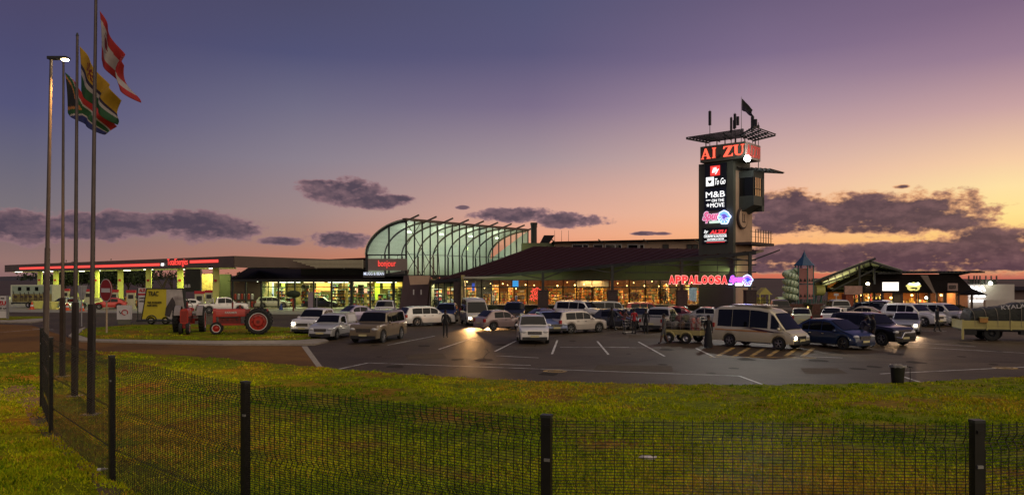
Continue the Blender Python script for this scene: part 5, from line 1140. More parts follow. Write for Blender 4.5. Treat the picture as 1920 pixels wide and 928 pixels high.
t = thing('play_equipment_panel', 'round cream play drum under the shade canopy', 'play drum', (PX(1535, 88), 88, zt0)); mb = MB(); mb.tube(P3(1528, 544, 88), P3(1544, 544, 88), .62, .62, YPIL, 16); mb.tube(P3(1531, 550, 88.3), (PX(1531, 88), 88.3, zt0), .1, .1, GP, 8); mb.tube(P3(1541, 550, 88.3), (PX(1541, 88), 88.3, zt0), .1, .1, GP, 8); mb.build('drum', t, world=True)
t = thing('entrance_pillar', 'red orange stone pillar with pink mural sign on top', 'pillar', (PX(1590, 79), 79, 0)); mb = MB(); mb.box(PX(1586, 79), PX(1600, 79), 79, 80, 0, PZ(551, 79), mat('orange stone', (.3, .08, .04), .9, var=.5, scale=4, bump=.6)); mb.build('pillar_shaft', t, world=True)
mb = MB(); mb.box(PX(1584, 78.9), PX(1617, 78.9), 78.9, 79.1, PZ(552, 79), PZ(536, 79), mat('mural', (.42, .25, .2), .6, var=.3, scale=3)); mb.build('mural_sign', t, world=True)

# ------------------------------------------------------------------ right hand restaurant
YR = 88.0
rs = thing('takeaway_building', 'dark mansard roofed takeaway building with amber windows and slatted top', 'building', (PX(1700, YR), YR, 0))
zrt, zre = PZ(516.5, YR), PZ(549.5, YR - 2)
mb = MB(); L0, L1 = PX(1617, YR - 2), PX(1812, YR - 2); U0, U1 = PX(1636, YR), PX(1798, YR)
mb.prism([(L0, YR - 2, zre), (L1 + 1.2, YR - 2, zre), (U1, YR, zrt), (U0, YR, zrt)], (0, .3, .05), DROOF); mb.prism([(L1 + 1.2, YR - 2, zre), (L1 + 2, YR + 10, zre), (U1, YR + 10, zrt), (U1, YR, zrt)], (-.3, 0, .02), DROOF); mb.prism([(L0, YR - 2, zre), (U0, YR, zrt), (U0, YR + 10, zrt), (L0 - .6, YR + 10, zre)], (.1, 0, .02), DROOF)
mb.prism([(U0, YR, zrt), (U1, YR, zrt), (U1, YR + 12, zrt), (U0, YR + 12, zrt)], (0, 0, .15), DROOF)
mb.prism([(PX(1722, YR - .9), YR - 1.2, PZ(516, YR - 1)), (PX(1726, YR), YR - 1.4, PZ(516, YR - 1)), (PX(1752, YR - 2.2), YR - 2.3, zre), (PX(1748, YR - 2.2), YR - 2.3, zre)], (0, -.15, 0), FASC)
fixn(mb.build('roof', rs, world=True))
mb = MB()
for i in range(26): x = PX(1640, YR) + i * .47; mb.bar((x, YR - 1.5, PZ(510, YR)), (x + .1, YR + 4, PZ(508, YR)), .12, .1, DSTEEL)
for y, z in ((YR - 1.2, 511), (YR + 1, 510), (YR + 3.5, 509)): mb.bar((PX(1636, YR), y, PZ(z, YR) - .1), (PX(1834, YR), y, PZ(z - 2, YR) - .1), .14, .16, DSTEEL)
mb.prism([(PX(1790, YR), YR, PZ(518, YR)), (PX(1834, YR), YR - 1, PZ(507.5, YR)), (PX(1786, YR), YR, PZ(509, YR))], (0, 3, 0), DROOF); mb.build('slatted_pergola', rs, world=True)
mb = MB(); mb.box(PX(1600, YR), PX(1800, YR), YR + 7, YR + 7.2, 0, zrt, mat('orange interior', (.6, .22, .05), .8, var=.3, scale=.8)); mb.box(PX(1795, YR), PX(1814, YR), YR - .1, YR + 7, 0, zre + .4, mat('orange tan wall', (.4, .2, .12), .8, var=.15)); mb.box(PX(1675, YR), PX(1690, YR), YR - .1, YR + .2, 0, zre + .4, GREYW); mb.box(PX(1600, YR), PX(1800, YR), YR, YR + 7, zre + .35, zre + .5, GREYW); mb.build('wall', rs, world=True)
mb = MB(); mb.box(PX(1600, YR - 3), PX(1815, YR - 3), YR - 4, YR + 7, -.005, .03, GFLOOR); mb.build('floor_slab', rs, world=True)
for a, b in ((1602, 1612), (1617, 1631), (1640, 1655), (1656, 1674), (1692, 1718), (1722, 1742), (1743, 1756), (1757, 1769), (1774, 1793)):
    mb = MB(); mb.box(PX(a, YR), PX(b, YR), YR, YR + .02, .1, zre + .35, WIN); mb.build('window', rs, world=True)
    mb = MB()
    for x in (a, b): mb.box(PX(x, YR) - .05, PX(x, YR) + .05, YR - .05, YR + .05, 0, zre + .35, DSTEEL)
    mb.box(PX(a, YR), PX(b, YR), YR - .04, YR + .04, .55, .62, DSTEEL); mb.build('frame', rs, world=True)
for px in (1617, 1653, 1690, 1742, 1771, 1797, 1822): mb = MB(); mb.box(PX(px, YR - 1.8) - .09, PX(px, YR - 1.8) + .09, YR - 1.9, YR - 1.7, 0, zre, PIER); mb.build('post', rs, world=True)
for k, (a, b, zt, lb) in enumerate([(1604, 1612, 2.0, 'narrow lit shelf by the pink mural pillar'), (1618, 1630, 1.9, 'shelf of green bottles left in the takeaway front'), (1641, 1654, 2.1, 'bright cluttered shelf beneath the white sign'), (1657, 1672, 1.8, 'yellow goods shelf beside the takeaway door'), (1694, 1716, 1.3, 'counter shelf glowing orange under the yellow oval sign'), (1724, 1741, 1.2, 'counter shelf behind the brightest takeaway window'), (1745, 1768, 1.4, 'counter shelf with amber goods near the blue sign'), (1776, 1792, 1.1, 'last amber counter shelf on the takeaway')]):
    shelf(PX(a, YR), PX(b, YR), YR + 2.5, zt, 300 + k, lb, wpal, group='shelves behind the takeaway windows')
for i, (px, c, pw) in enumerate([(1608, (1, .6, .25), 60), (1625, (1, .8, .4), 60), (1648, (1, .95, .6), 120), (1666, (1, .95, .6), 120), (1705, (1, .5, .16), 220), (1732, (1, .6, .3), 220), (1760, (1, .5, .15), 220), (1784, (1, .48, .14), 200)]):
    lamp('AREA', (PX(px, YR) * (YR + 2) / YR, YR + 1.6, zre + .3), pw * .8, c, 1.6, (PX(px, YR) * (YR + 2) / YR, YR + 2, 0))
    mb = MB(); mb.ell((PX(px, YR) * (YR + 1) / YR + .3, YR + 1, zre - .3 - .3 * (i % 2)), (.15, .15, .12), WARM_E if i != 5 else glow('bright white lamp', (1, .98, .9), 25), 8, 6); mb.build('lamp', rs, world=True)
lamp('AREA', (PX(1735, YR), YR - 1, zre - .05), 60, (1, .6, .3), 10, (PX(1735, YR), YR - 1, 0), size_y=.6)
t = small_sign('white_lit_sign', 'bright white lit rectangular sign with faint lettering on the takeaway roof', 1655, 1685, 529, 545, YR - 2.4, glow('white light box', (1, .93, .82), 1.6)); textpx('lettering', 'Carmelita', mat('faint blue letter', (.3, .4, .6), .6, emit=.45, ecol=(.75, .78, .95)), t, 1658, 1683, 532, 540, YR - 2.45)
t = thing('yellow_oval_sign', 'yellow white lit irregular oval sign with dark swoosh', 'sign', (PX(1713, YR - 2.4), YR - 2.4, PZ(546, YR))); mb = MB(); pts = []
for k in range(28): a = 2 * math.pi * k / 28; r_ = 1 + .09 * math.sin(5 * a) + .05 * math.sin(9 * a); pts.append(P3(1713.5 + 12.8 * r_ * math.cos(a), 537.5 - 7.6 * r_ * math.sin(a), YR - 2.4))
mb.prism(pts, (0, .15, 0), glow('yellow light box', (.95, .85, .25), .9)); fixn(mb.build('light_box', t, world=True)); mb = MB()
mb.prism([P3(x, y, YR - 2.45) for x, y in ((1702, 533), (1706, 530), (1713, 532), (1722, 529), (1726, 533), (1718, 536), (1709, 535))], (0, .04, 0), glow('white blob', (1, 1, .9), 1.8)); mb.prism([P3(x, y, YR - 2.47) for x, y in ((1706, 540), (1712, 538.6), (1719, 539), (1721, 541), (1716, 544), (1717, 541), (1711, 541.5))], (0, .04, 0), TXT); fixn(mb.build('emblem', t, world=True))
t = small_sign('square_shop_sign', 'unlit pinkish square shop sign with dark letters on the roof', 1777, 1796, 531, 545, YR - 2.4, mat('dull pink panel', (.3, .2, .18), .6, var=.08)); textpx('lettering', 'KOOI', TXT, t, 1780, 1792, 534.5, 541.5, YR - 2.45, bold=.03)
t = thing('patio_umbrella', 'dark patio umbrella folded out before the white neon wall', 'umbrella', (PX(1823, 83), 83, 0)); mb = MB(); mb.tube((0, 0, 0), (0, 0, 2.4), .05, .04, DSTEEL, 8); mb.build('pole', t)
mb = MB(); mb.lathe([(1.5, 2.05), (.9, 2.35), (0, 2.75), (0, 2.7), (1.48, 2.02)], DROOF, n=8); mb.build('shade', t)
# white building and neon
wb = thing('white_corner_building', 'white rendered corner building with roof railing and white neon lettering', 'building', (PX(1850, 90), 90, 0)); mb = MB()
mb.box(PX(1813, 90), PX(1902, 90), 90, 100, 0, PZ(533, 90), WHITEW); mb.build('wall', wb, world=True)
mb = MB(); mb.box(PX(1816, 90), PX(1868, 90), 89.9, 90, PZ(533, 90), PZ(524, 90), DWALL)
for px in (1815, 1825, 1830, 1836, 1847, 1857, 1867): mb.box(PX(px, 90) - .07, PX(px, 90) + .07, 89.8, 89.9, PZ(531, 90), PZ(517, 90), PIER)
mb.build('roof_railing', wb, world=True)
mb = MB(); c = P3(1857, 531, 89.4); mb.ell(c, (.2, .2, .2), glow('wall lamp glare', (.95, 1, .8), 18)); mb.build('wall_lamp', wb, world=True); lamp('POINT', (c[0], c[1] - .4, c[2]), 22, (.9, 1, .6), .2)
t = thing('neon_wall_sign', 'white neon script and word restaurant on the corner building wall', 'neon sign', (PX(1832, 89.8), 89.8, PZ(567, 90)))
NE = glow('white neon', (1, 1, 1), 2.5); textpx('lettering', 'Vida', NE, t, 1817, 1848, 547, 557.5, 89.7, bold=.05, shear=.2); textpx('lettering', 'restaurant', NE, t, 1818, 1848, 561, 566.5, 89.7, bold=.03)
for cx0, s_ in ((1822, 1.0), (1831, .9), (1841, 1.2)):
    mb = MB(); mb.path([P3(cx0 - 4 * s_, 546, 89.7), P3(cx0 - 2 * s_, 541, 89.7), P3(cx0, 537.5 - s_, 89.7), P3(cx0 + 3 * s_, 541, 89.7), P3(cx0 + 4.5 * s_, 546, 89.7)], .1, NE, 6); mb.build('neon_arch', t, world=True)
lamp('AREA', (PX(1832, 89), 89, PZ(550, 89)), 9, (1, 1, 1), 2, (PX(1832, 90), 92, PZ(550, 89)))
t = thing('boundary_wall', 'low white boundary wall behind the loaded truck', 'wall', (PX(1900, 84), 84, 0)); mb = MB(); mb.box(PX(1848, 84), PX(2050, 84), 84, 84.4, 0, PZ(562, 84), WHITEW); mb.build('wall_face', t, world=True)
t = thing('far_shed', 'dim low shed beyond the white corner building', 'shed', (PX(1915, 130), 130, 0)); mb = MB(); mb.box(PX(1896, 130), PX(2080, 130), 130, 140, 0, PZ(545, 130), PURW); mb.prism([(PX(1890, 129), 129, PZ(545, 129)), (PX(2090, 129), 129, PZ(545, 129)), (PX(2090, 135), 135, PZ(538, 135)), (PX(1890, 135), 135, PZ(538, 135))], (0, 0, .1), DROOF); fixn(mb.build('walls', t, world=True))
# ------------------------------------------------------------------ vehicles
PROF = dict(
 suv=[(0, .33), (.005, .50), (.05, .575), (.27, .635), (.40, .945), (.50, .995), (.80, .985), (.92, .945), (.985, .62), (.998, .55), (1, .33)],
 boxy=[(0, .33), (.005, .54), (.03, .60), (.27, .635), (.36, .94), (.44, .985), (.60, 1.0), (.90, .99), (.955, .955), (.992, .60), (1, .33)],
 hatch=[(0, .33), (.01, .45), (.08, .56), (.25, .655), (.42, .955), (.55, 1), (.78, .965), (.93, .68), (.985, .62), (1, .35)],
 mpv=[(0, .33), (.01, .46), (.06, .54), (.17, .63), (.40, .96), (.52, 1), (.72, .97), (.92, .72), (.985, .62), (1, .35)],
 sedan=[(0, .34), (.01, .46), (.07, .55), (.28, .65), (.44, .96), (.54, 1), (.68, .96), (.84, .70), (.97, .66), (.995, .55), (1, .36)],
 wagon=[(0, .34), (.01, .46), (.07, .55), (.26, .65), (.40, .96), (.52, 1), (.82, .975), (.90, .93), (.98, .62), (1, .36)],
 pickup=[(0, .36), (.008, .52), (.04, .60), (.25, .64), (.355, .94), (.43, 1), (.575, .985), (.625, .95), (.645, .63), (.66, .605), (.992, .605), (1, .5), (1.0, .36)],
 scab=[(0, .34), (.01, .47), (.07, .56), (.25, .65), (.37, .95), (.44, 1), (.52, .985), (.555, .95), (.575, .63), (.59, .60), (.99, .60), (1, .36)],
 van=[(0, .18), (.004, .31), (.03, .395), (.09, .46), (.235, .86), (.30, .94), (.42, .985), (.6, 1), (.92, .985), (.975, .93), (.998, .70), (1, .2)])
GL = dict(suv=((.28, .395), (.925, .98), [(.36, .50), (.51, .66), (.67, .86)], .60), boxy=((.275, .355), (.957, .99), [(.325, .47), (.48, .66), (.67, .92)], .60),
 hatch=((.26, .415), (.79, .925), [(.36, .52), (.53, .74)], .60), mpv=((.18, .39), (.73, .91), [(.30, .50), (.51, .70), (.71, .82)], .57), sedan=((.29, .435), (.69, .835), [(.385, .53), (.54, .70)], .62),
 wagon=((.27, .395), (.905, .975), [(.35, .50), (.51, .66), (.67, .87)], .61), pickup=((.26, .35), (.628, .643), [(.33, .45), (.46, .60)], .61), scab=((.26, .365), (.557, .573), [(.34, .52)], .61),
 van=((.095, .23), (.977, .996), [(.17, .265), (.30, .52), (.525, .74), (.745, .93)], .47))
_paint = {}
def paint(c, rough=.28, metal=.25):
    k = 'car paint %.2f %.2f %.2f' % c
    return mat(k, c, rough, metal=metal, var=.06, scale=1.5, coat=.8)
def vehicle(name, label, cat, kind, Lc, Wc, Hc, colr, loc, head, group=None, wb=None, r=.33, lit=False, brake=False, canopy=False, rim=None, extra=None, plate=True, scale=1.0, tilt=0, simple=False, hood=None, lights_col=None, lamp_w=350):
    t = thing(name, label, cat, (loc[0], loc[1], 0.006), head, group, scale)
    pt_ = paint(colr) if not isinstance(colr, bpy.types.Material) else colr
    pr = PROF[kind]; (w0, w1), (b0, b1), sides, belt_f = GL[kind]; belt = belt_f * Hc; wb = wb or Lc * .60
    if kind == 'van': xf, xr = Lc * .5 - Lc * .17, Lc * .5 - Lc * .17 - wb
    else: xf = Lc * .5 - Lc * .175; xr = xf - wb
    def top(x):
        f = min(1, max(0, (Lc / 2 - x) / Lc))
        for (fa, za), (fb, zb) in zip(pr, pr[1:]):
            if fa <= f <= fb: return Hc * (za + (zb - za) * ((f - fa) / (fb - fa) if fb > fa else 0))
        return Hc * pr[-1][1]
    Ra = r + .07; sill = .20 * Hc / 1.6 + .06
    def hw(x):
        e = abs(x) / (Lc / 2); k = .13 if x > 0 else .08
        if kind == 'van': k *= .6
        return Wc / 2 * (1 - k * e ** 5)
    def low(x):
        z = sill
        for xw in (xf, xr):
            d_ = abs(x - xw)
            if d_ < Ra: z = max(z, r + math.sqrt(Ra * Ra - d_ * d_))
        return z
    tum = .16 if kind == 'van' else .25
    def sec(x):
        w, T, zl = hw(x), top(x), low(x); Bt = min(belt, T - .05); Bt = max(Bt, sill + .12); zl = min(zl, Bt - .1)
        rw = w * .965 - max(0, T - Bt - .06) * tum; rd = min(.10, max(.02, (T - Bt) * .3))
        return [(0, sill), (w - .20, sill), (w - .19, zl), (w - .012, zl), (w, zl + min(.08, (Bt - zl) * .3)), (w + .004, (zl + Bt) / 2 + .02), (w - .022, Bt - .03), (w - .05, Bt), (rw + .01, T - rd), (rw - .06, T - rd * .3), (rw * .55, T + .0), (0, T + .012)]
    xs = set()
    for f, _ in pr: xs.add(round(Lc / 2 - f * Lc, 4))
    n = 26
    for i in range(n + 1): xs.add(round(Lc / 2 - Lc * i / n, 4))
    for xw in (xf, xr):
        for k in range(-6, 7): xs.add(round(xw + Ra * math.sin(R(15 * k)), 4))
        xs.add(round(xw + Ra + .001, 4)); xs.add(round(xw - Ra - .001, 4))
    xs = sorted(x for x in xs if -Lc / 2 <= x <= Lc / 2)
    xo = []
    for x in xs:
        if not xo or x - xo[-1] > .006: xo.append(x)
    xs = xo
    mb = MB(); vs = []; K = 12
    for x in xs:
        s_ = sec(x); bulge = .0
        vs += [(x, y, z) for y, z in s_] + [(x, -y, z) for y, z in s_[1:-1]]
    ring_n = 2 * K - 2
    idx = list(range(K)) + [K + (K - 3) - i for i in range(K - 2)]
    fs = []
    for i in range(len(xs) - 1):
        for j in range(ring_n):
            a, b = idx[j], idx[(j + 1) % ring_n]; o0, o1 = i * ring_n, (i + 1) * ring_n
            fs.append((o0 + a, o0 + b, o1 + b, o1 + a))
    fs.append(tuple(idx[::-1])); o0 = (len(xs) - 1) * ring_n; fs.append(tuple(o0 + k for k in idx))
    mb.add(vs, fs, pt_)
    fixn(mb.build('body', t, smooth=True, angle=38))
    # glass
    def strip_top(xa, xb, name_, inset=.07, m_=AGLASS):
        g = MB(); v_ = []; nn = 5
        for i in range(nn + 1):
            x = xa + (xb - xa) * i / nn; s_ = sec(x); rw = s_[9][0] - inset * .2; T = s_[11][1]; e = .02
            dzdx = (sec(x - .02)[11][1] - sec(x + .02)[11][1]) / .04; nx = dzdx / math.hypot(1, dzdx); nz = 1 / math.hypot(1, dzdx)
            for y in (-rw, -rw * .5, 0, rw * .5, rw): v_.append((x + nx * e, y, T - (.02 if abs(y) > rw * .9 else .0) + nz * e))
        g.add(v_, [(i * 5 + j, i * 5 + j + 1, (i + 1) * 5 + j + 1, (i + 1) * 5 + j) for i in range(nn) for j in range(4)], m_); o = fixn(g.build(name_, t, smooth=True)); return o
    fx = lambda f: Lc / 2 - f * Lc
    strip_top(fx(w0), fx(w1), 'windshield'); strip_top(fx(b0), fx(b1), 'rear_window')
    for s_ in (1, -1):
        for (fa, fb) in sides:
            g = MB(); v_ = []; nn = 6
            for i in range(nn + 1):
                x = fx(fa + (fb - fa) * i / nn); q = sec(x); (ya, za), (yb, zb) = q[7], q[8]
                lo, hi = .06, .93
                if zb - za < .08: hi = .07; 
                for v in (lo, (lo + hi) / 2, hi): y = ya + (yb - ya) * v; z = za + (zb - za) * v; v_.append((x, s_ * (y + .012), z))
            g.add(v_, [(i * 3 + j, i * 3 + j + 1, (i + 1) * 3 + j + 1, (i + 1) * 3 + j) for i in range(nn) for j in range(2)], AGLASS); fixn(g.build('side_window', t))
        if not simple:
            ds = sides[:2] if len(sides) > 1 else sides
            for (fa, fb) in ds:
                if kind == 'van' and fa > .2: continue
                g = MB(); v_ = []; nn = 4
                for i in range(nn + 1):
                    x = fx(fa - .005 + (fb - fa + .002) * i / nn); q = sec(x)
                    for (y, z) in ((q[4][0] + .006, q[4][1] + .05), (q[5][0] + .006, q[5][1]), (q[6][0] + .006, q[6][1])): v_.append((x, s_ * y, z))
                g.add(v_, [(i * 3 + j, i * 3 + j + 1, (i + 1) * 3 + j + 1, (i + 1) * 3 + j) for i in range(nn) for j in range(2)], pt_); d_ = fixn(g.build('door', t))
                g = MB(); x = fx(fb - .03); q = sec(x); g.cbox((x, s_ * (q[6][0] + .03), belt - .12), (.16, .025, .03), DARKP if sum(colr[:3]) > .6 else CHROME); g.build('handle', d_)
            g = MB(); x = fx(w0 + (w1 - w0) * .45); q = sec(x); g.ell((x, s_ * (hw(x) + .09), belt + .06), (.09, .11, .075), pt_, 10, 6); g.box(x - .03, x + .03, s_ * hw(x) - .05, s_ * hw(x) + .08, belt + .02, belt + .06, DARKP); g.build('mirror', t, smooth=True)
            g = MB(); x0_, x1_ = xr + Ra + .02, xf - Ra - .02; g.box(x0_, x1_, s_ * (Wc / 2 - .03) - .02, s_ * (Wc / 2 - .03) + .035, sill - .04, sill + .07, DARKP); g.build('sill_trim', t)
    # front end
    zf = top(Lc / 2 - .02 * Lc); wf = hw(Lc / 2); xe = Lc / 2
    g = MB(); zg = (.40 if kind != 'van' else .27) * Hc; g.box(xe - .10, xe + .012, -wf * .52, wf * .52, zg - .09, zg + .09 * (Hc / 1.5), DARKP)
    for k in range(3): g.box(xe - .05, xe + .022, -wf * .5, wf * .5, zg - .06 + k * .06, zg - .045 + k * .06, CHROME)
    g.build('grille', t)
    g = MB(); g.box(xe - .22, xe + .035, -wf * .93, wf * .93, sill - .02, sill + .16, DARKP if sum(colr[:3]) > .3 else pt_); g.box(xe - .05, xe + .05, -wf * .45, wf * .45, sill + .03, sill + .09, DARKP); g.build('bumper', t)
    zh = (.445 if kind != 'van' else .30) * Hc
    for s_ in (1, -1):
        g = MB(); on = lit if isinstance(lit, bool) else (lit == s_)
        g.ell((xe - .10, s_ * wf * .80, zh), (.15, .19 * Wc / 1.8, .085 * Hc / 1.5), HLOFF, 12, 8); o = g.build('headlight', t, smooth=True)
        if on: g = MB(); g.ell((xe + .03, s_ * wf * .78, zh), (.05, .11, .075), HLON, 10, 8); g.build('lit_bulb', o)
        g = MB(); zt_ = (.50 if kind not in ('suv', 'boxy', 'wagon', 'van') else .52) * Hc if kind not in ('pickup', 'scab') else .47 * Hc; wr = hw(-Lc / 2)
        g.box(-Lc / 2 - .02, -Lc / 2 + .16, s_ * wr * .93 - .10, s_ * wr * .93 + .045, zt_ - .12, zt_ + .12, TLON if brake else TLOFF); g.build('tail_light', t)
    g = MB(); wr = hw(-Lc / 2); g.box(-Lc / 2 - .05, -Lc / 2 + .2, -wr * .94, wr * .94, sill - .02, sill + .2, DARKP if kind in ('suv', 'boxy', 'pickup') else pt_); g.build('rear_bumper', t)
    if plate:
        g = MB(); g.box(xe + .05, xe + .062, -.25, .25, sill + .14, sill + .25, PLATE); g.build('number_plate', t); g = MB(); g.box(-Lc / 2 - .065, -Lc / 2 - .045, -.25, .25, sill + .25, sill + .36, PLATE); g.build('number_plate', t)
    rimm = rim or ALLOY
    for xw in (xf, xr):
        for s_ in (1, -1):
            yc = s_ * (Wc / 2 - .115)
            g = MB(); g.lathe([(r * .66, -.10), (r * .97, -.10), (r, -.06), (r, .06), (r * .97, .10), (r * .66, .10)], RUBBER, (xw, yc, r), axis='y', n=22); w_ = g.build('wheel', t, smooth=True)
            g = MB(); o_ = s_ * .075; g.lathe([(r * .68, o_ * .9), (r * .60, o_ * 1.15), (r * .55, o_ * .4)], rimm, (xw, yc, r), axis='y', n=22)
            for k in range(5):
                a = R(72 * k + 20); g.bar((xw, yc + o_, r), (xw + math.cos(a) * r * .62, yc + o_, r + math.sin(a) * r * .62), .03, r * .2, rimm, up=(0, 1, 0))
            g.lathe([(0, o_ * 1.2), (r * .14, o_ * 1.2), (r * .16, o_)], rimm, (xw, yc, r), axis='y', n=10); g.lathe([(0, o_ * .2), (r * .6, o_ * .2)], BLACK, (xw, yc, r), axis='y', n=16); g.build('rim', w_)
    if canopy:
        f0_ = .60 if kind == 'scab' else .665; g = MB(); xa, xb = fx(f0_), fx(.985); wq = Wc / 2 - .06; z0_, z1_ = .60 * Hc, Hc * 1.02
        g.prism([(xa, -wq, z0_), (xa, -wq + .12, z1_), (xb + .1, -wq + .12, z1_), (xb, -wq, z0_)], (0, 0, 0.001), pt_)
        g.add([(xa, -wq, z0_), (xb, -wq, z0_), (xb, wq, z0_), (xa, wq, z0_), (xa, -wq + .13, z1_), (xb + .12, -wq + .13, z1_), (xb + .12, wq - .13, z1_), (xa, wq - .13, z1_)], [(0, 1, 5, 4), (3, 7, 6, 2), (4, 5, 6, 7), (1, 2, 6, 5), (0, 4, 7, 3)], pt_); cp_ = fixn(g.build('canopy', t))
        for s_ in (1, -1): g = MB(); g.prism([(xa - .15, s_ * (wq - .02), z0_ + .1), (xb + .25, s_ * (wq - .02), z0_ + .1), (xb + .3, s_ * (wq - .09), z1_ - .14), (xa - .15, s_ * (wq - .09), z1_ - .14)], (0, s_ * .012, 0), BOARD if extra == 'sticker' else AGLASS); fixn(g.build('window', cp_))
    elif kind in ('pickup', 'scab'):
        f0_ = .60 if kind == 'scab' else .665; g = MB(); xa, xb = fx(f0_), fx(.98); wq = Wc / 2 - .17; z = .605 * Hc + .02; g.box(xb, xa, -wq, wq, z, z + .02, BLACK); g.build('dark_bed_patch', t)  # dark sheet on the closed bed stands for the shade inside an open one
        if extra == 'rollbar':
            g = MB(); x = fx(.69); g.path([(x, -wq, z), (x, -wq + .06, Hc * .93), (x, wq - .06, Hc * .93), (x, wq, z)], .035, CHROME, 8); g.bar((x, -wq, Hc * .85), (x - .8, -wq, z), .04, .05, CHROME); g.bar((x, wq, Hc * .85), (x - .8, wq, z), .04, .05, CHROME); g.build('roll_bar', t)
    if extra == 'rails':
        for s_ in (1, -1):
            x0_, x1_ = fx(.42), fx(.86); y = s_ * (sec(x0_)[9][0] - .03); g = MB(); g.path([(x0_, y, top(x0_) - .03), (x0_ - .1, y, top(x0_) + .06), (x1_ + .1, y, top(x1_) + .07), (x1_, y, top(x1_) - .02)], .018, CHROME, 6); g.build('roof_rail', t)
    if extra == 'vanroof':
        g = MB(); g.box(fx(.78), fx(.34), -.55, .55, Hc, Hc + .09, paint((.45, .44, .42))); g.build('roof_unit', t)
        for s_ in (1, -1):
            g = MB(); x0_, x1_ = fx(.62), fx(.07); pts_ = [(x0_, .50), (fx(.5), .53), (fx(.35), .50), (fx(.22), .46), (x1_ - .1, .45), (fx(.22), .435), (fx(.4), .46), (fx(.52), .505)]
            g.add([(x, s_ * (sec(x)[5][0] + .012), z * Hc - .08) for x, z in pts_], [tuple(range(len(pts_)))], mat('dark stripe decal', (.08, .03, .05), .4, var=.2)); g.build('side_stripe', t)
            g = MB(); g.box(fx(.95), fx(.30), s_ * (Wc / 2) - .004 * s_, s_ * (Wc / 2 + .012), belt - .16, belt - .10, mat('orange pinstripe', (.6, .25, .06), .5, var=.1)); g.build('pinstripe', t)
    if extra == 'bullbar':
        g = MB(); g.path([(xe - .1, -wf * .9, .55), (xe + .22, -wf * .7, .5), (xe + .25, -wf * .5, .8), (xe + .25, wf * .5, .8), (xe + .22, wf * .7, .5), (xe - .1, wf * .9, .55)], .035, CHROME, 8); g.build('nudge_bar', t)
    if lit:
        for s_ in (1, -1):
            if lit is True or lit == s_:
                c = _mx[t.name] @ Vector((xe + .12, s_ * wf * .78, zh)); tg = _mx[t.name] @ Vector((xe + 11, s_ * wf * .7, 0)); lamp('SPOT', tuple(c), lamp_w, lights_col or (1, .66, .34), .06, tuple(tg), 48, .8, name='headlamp')
    return t
WHITE, SILVER, CREAMP, GOLD = (.80, .78, .76), (.3, .3, .32), (.66, .60, .42), (.21, .165, .11)
DGREY, BLK, NAVY, RED_, MAROON = (.06, .062, .068), (.012, .012, .014), (.02, .035, .12), (.35, .02, .02), (.12, .02, .03)
D = math.pi / 180
def car(px, py, kind, col, deg, label, cat='car', L=4.4, W=1.8, H=1.5, name='parked_car', group='vehicles in the parking lot', **k):
    """px, py: centre column and lowest row (nearest tyre) in the photograph"""
    h = deg * D - math.atan((px - CX) / F); Y0 = CH * F / (py - HZ); off = (abs(L * math.sin(h)) * .72 + abs(W * math.cos(h)) * .9) / 2; Y = Y0 + off
    return vehicle(name, label, cat, kind, L, W, H, col, (PX(px, Y), Y), h, group, **k)
SUVn, PUn, VNn, HBn = 'parked_suv', 'pickup_truck', 'minibus', 'parked_hatchback'
# fuel station side
car(418, 588, 'pickup', WHITE, 2, 'white double cab pickup with chrome roll bar beside the fuel canopy', 'pickup', 5.3, 1.85, 1.8, PUn, r=.4, extra='rollbar')
car(512, 577.5, 'wagon', (.6, .6, .45), -6, 'pale estate car parked before the convenience store door', 'car', 4.4, 1.72, 1.5)
car(478, 573, 'suv', DGREY, 170, 'dark grey car behind the pale estate car by the store', 'car', 4.4, 1.8, 1.65, SUVn, simple=True)
car(604, 577, 'sedan', BLK, -20, 'black sedan parked against the convenience store windows', 'car', 4.5, 1.8, 1.45)
car(207, 580, 'hatch', (.5, .03, .02), 175, 'small red hatchback with lit lamps at the fuel pumps', 'car', 3.7, 1.65, 1.45, HBn, simple=True, lit=True)
car(238, 578, 'scab', (.65, .28, .04), 8, 'orange pickup refuelling behind the white pedestal sign', 'pickup', 4.4, 1.7, 1.5, PUn, simple=True)
car(132, 580, 'hatch', (.3, .4, .35), 35, 'pale green hatchback refuelling behind the flagpoles', 'car', 3.8, 1.65, 1.45, HBn, simple=True)
car(356, 583, 'sedan', WHITE, 170, 'white sedan half hidden behind the advertising trailer', 'car', 4.3, 1.75, 1.45, simple=True)
# front row
car(598, 628, 'pickup', WHITE, -116, 'white pickup with one lit headlamp behind the small canopy pickup', 'pickup', 5.1, 1.85, 1.78, PUn, r=.39, lit=-1)
car(626, 637, 'scab', (.5, .5, .5), -112, 'small silver white pickup with tall load canopy and black bumper', 'pickup', 4.5, 1.7, 1.55, PUn, canopy=True, extra='sticker', r=.31)
car(711, 643, 'boxy', GOLD, -113, 'boxy gold four wheel drive with dark bonnet and upright glass', 'car', 4.8, 1.95, 1.88, SUVn, r=.38, extra='rails')
car(664, 606, 'sedan', (.42, .36, .5), -150, 'lilac silver sedan behind the gold four wheel drive', 'car', 4.4, 1.75, 1.5, simple=True)
car(723, 600, 'pickup', WHITE, -95, 'white pickup cab showing above the gold four wheel drive', 'pickup', 5.2, 1.85, 1.8, PUn, simple=True)
car(800, 612, 'suv', WHITE, 24, 'white crossover facing the blue car, side on with red tail lamp', 'car', 4.4, 1.85, 1.6, SUVn, r=.35)
car(838, 606, 'suv', NAVY, -96, 'dark blue car facing out behind the standing guard', 'car', 4.3, 1.8, 1.7, SUVn)
car(889, 611, 'van', (.55, .52, .45), -82, 'high roofed white minibus facing out with glaring headlamps', 'minibus', 5.0, 1.9, 2.25, VNn, r=.34, lit=True, lights_col=(1, .5, .17), lamp_w=3600)
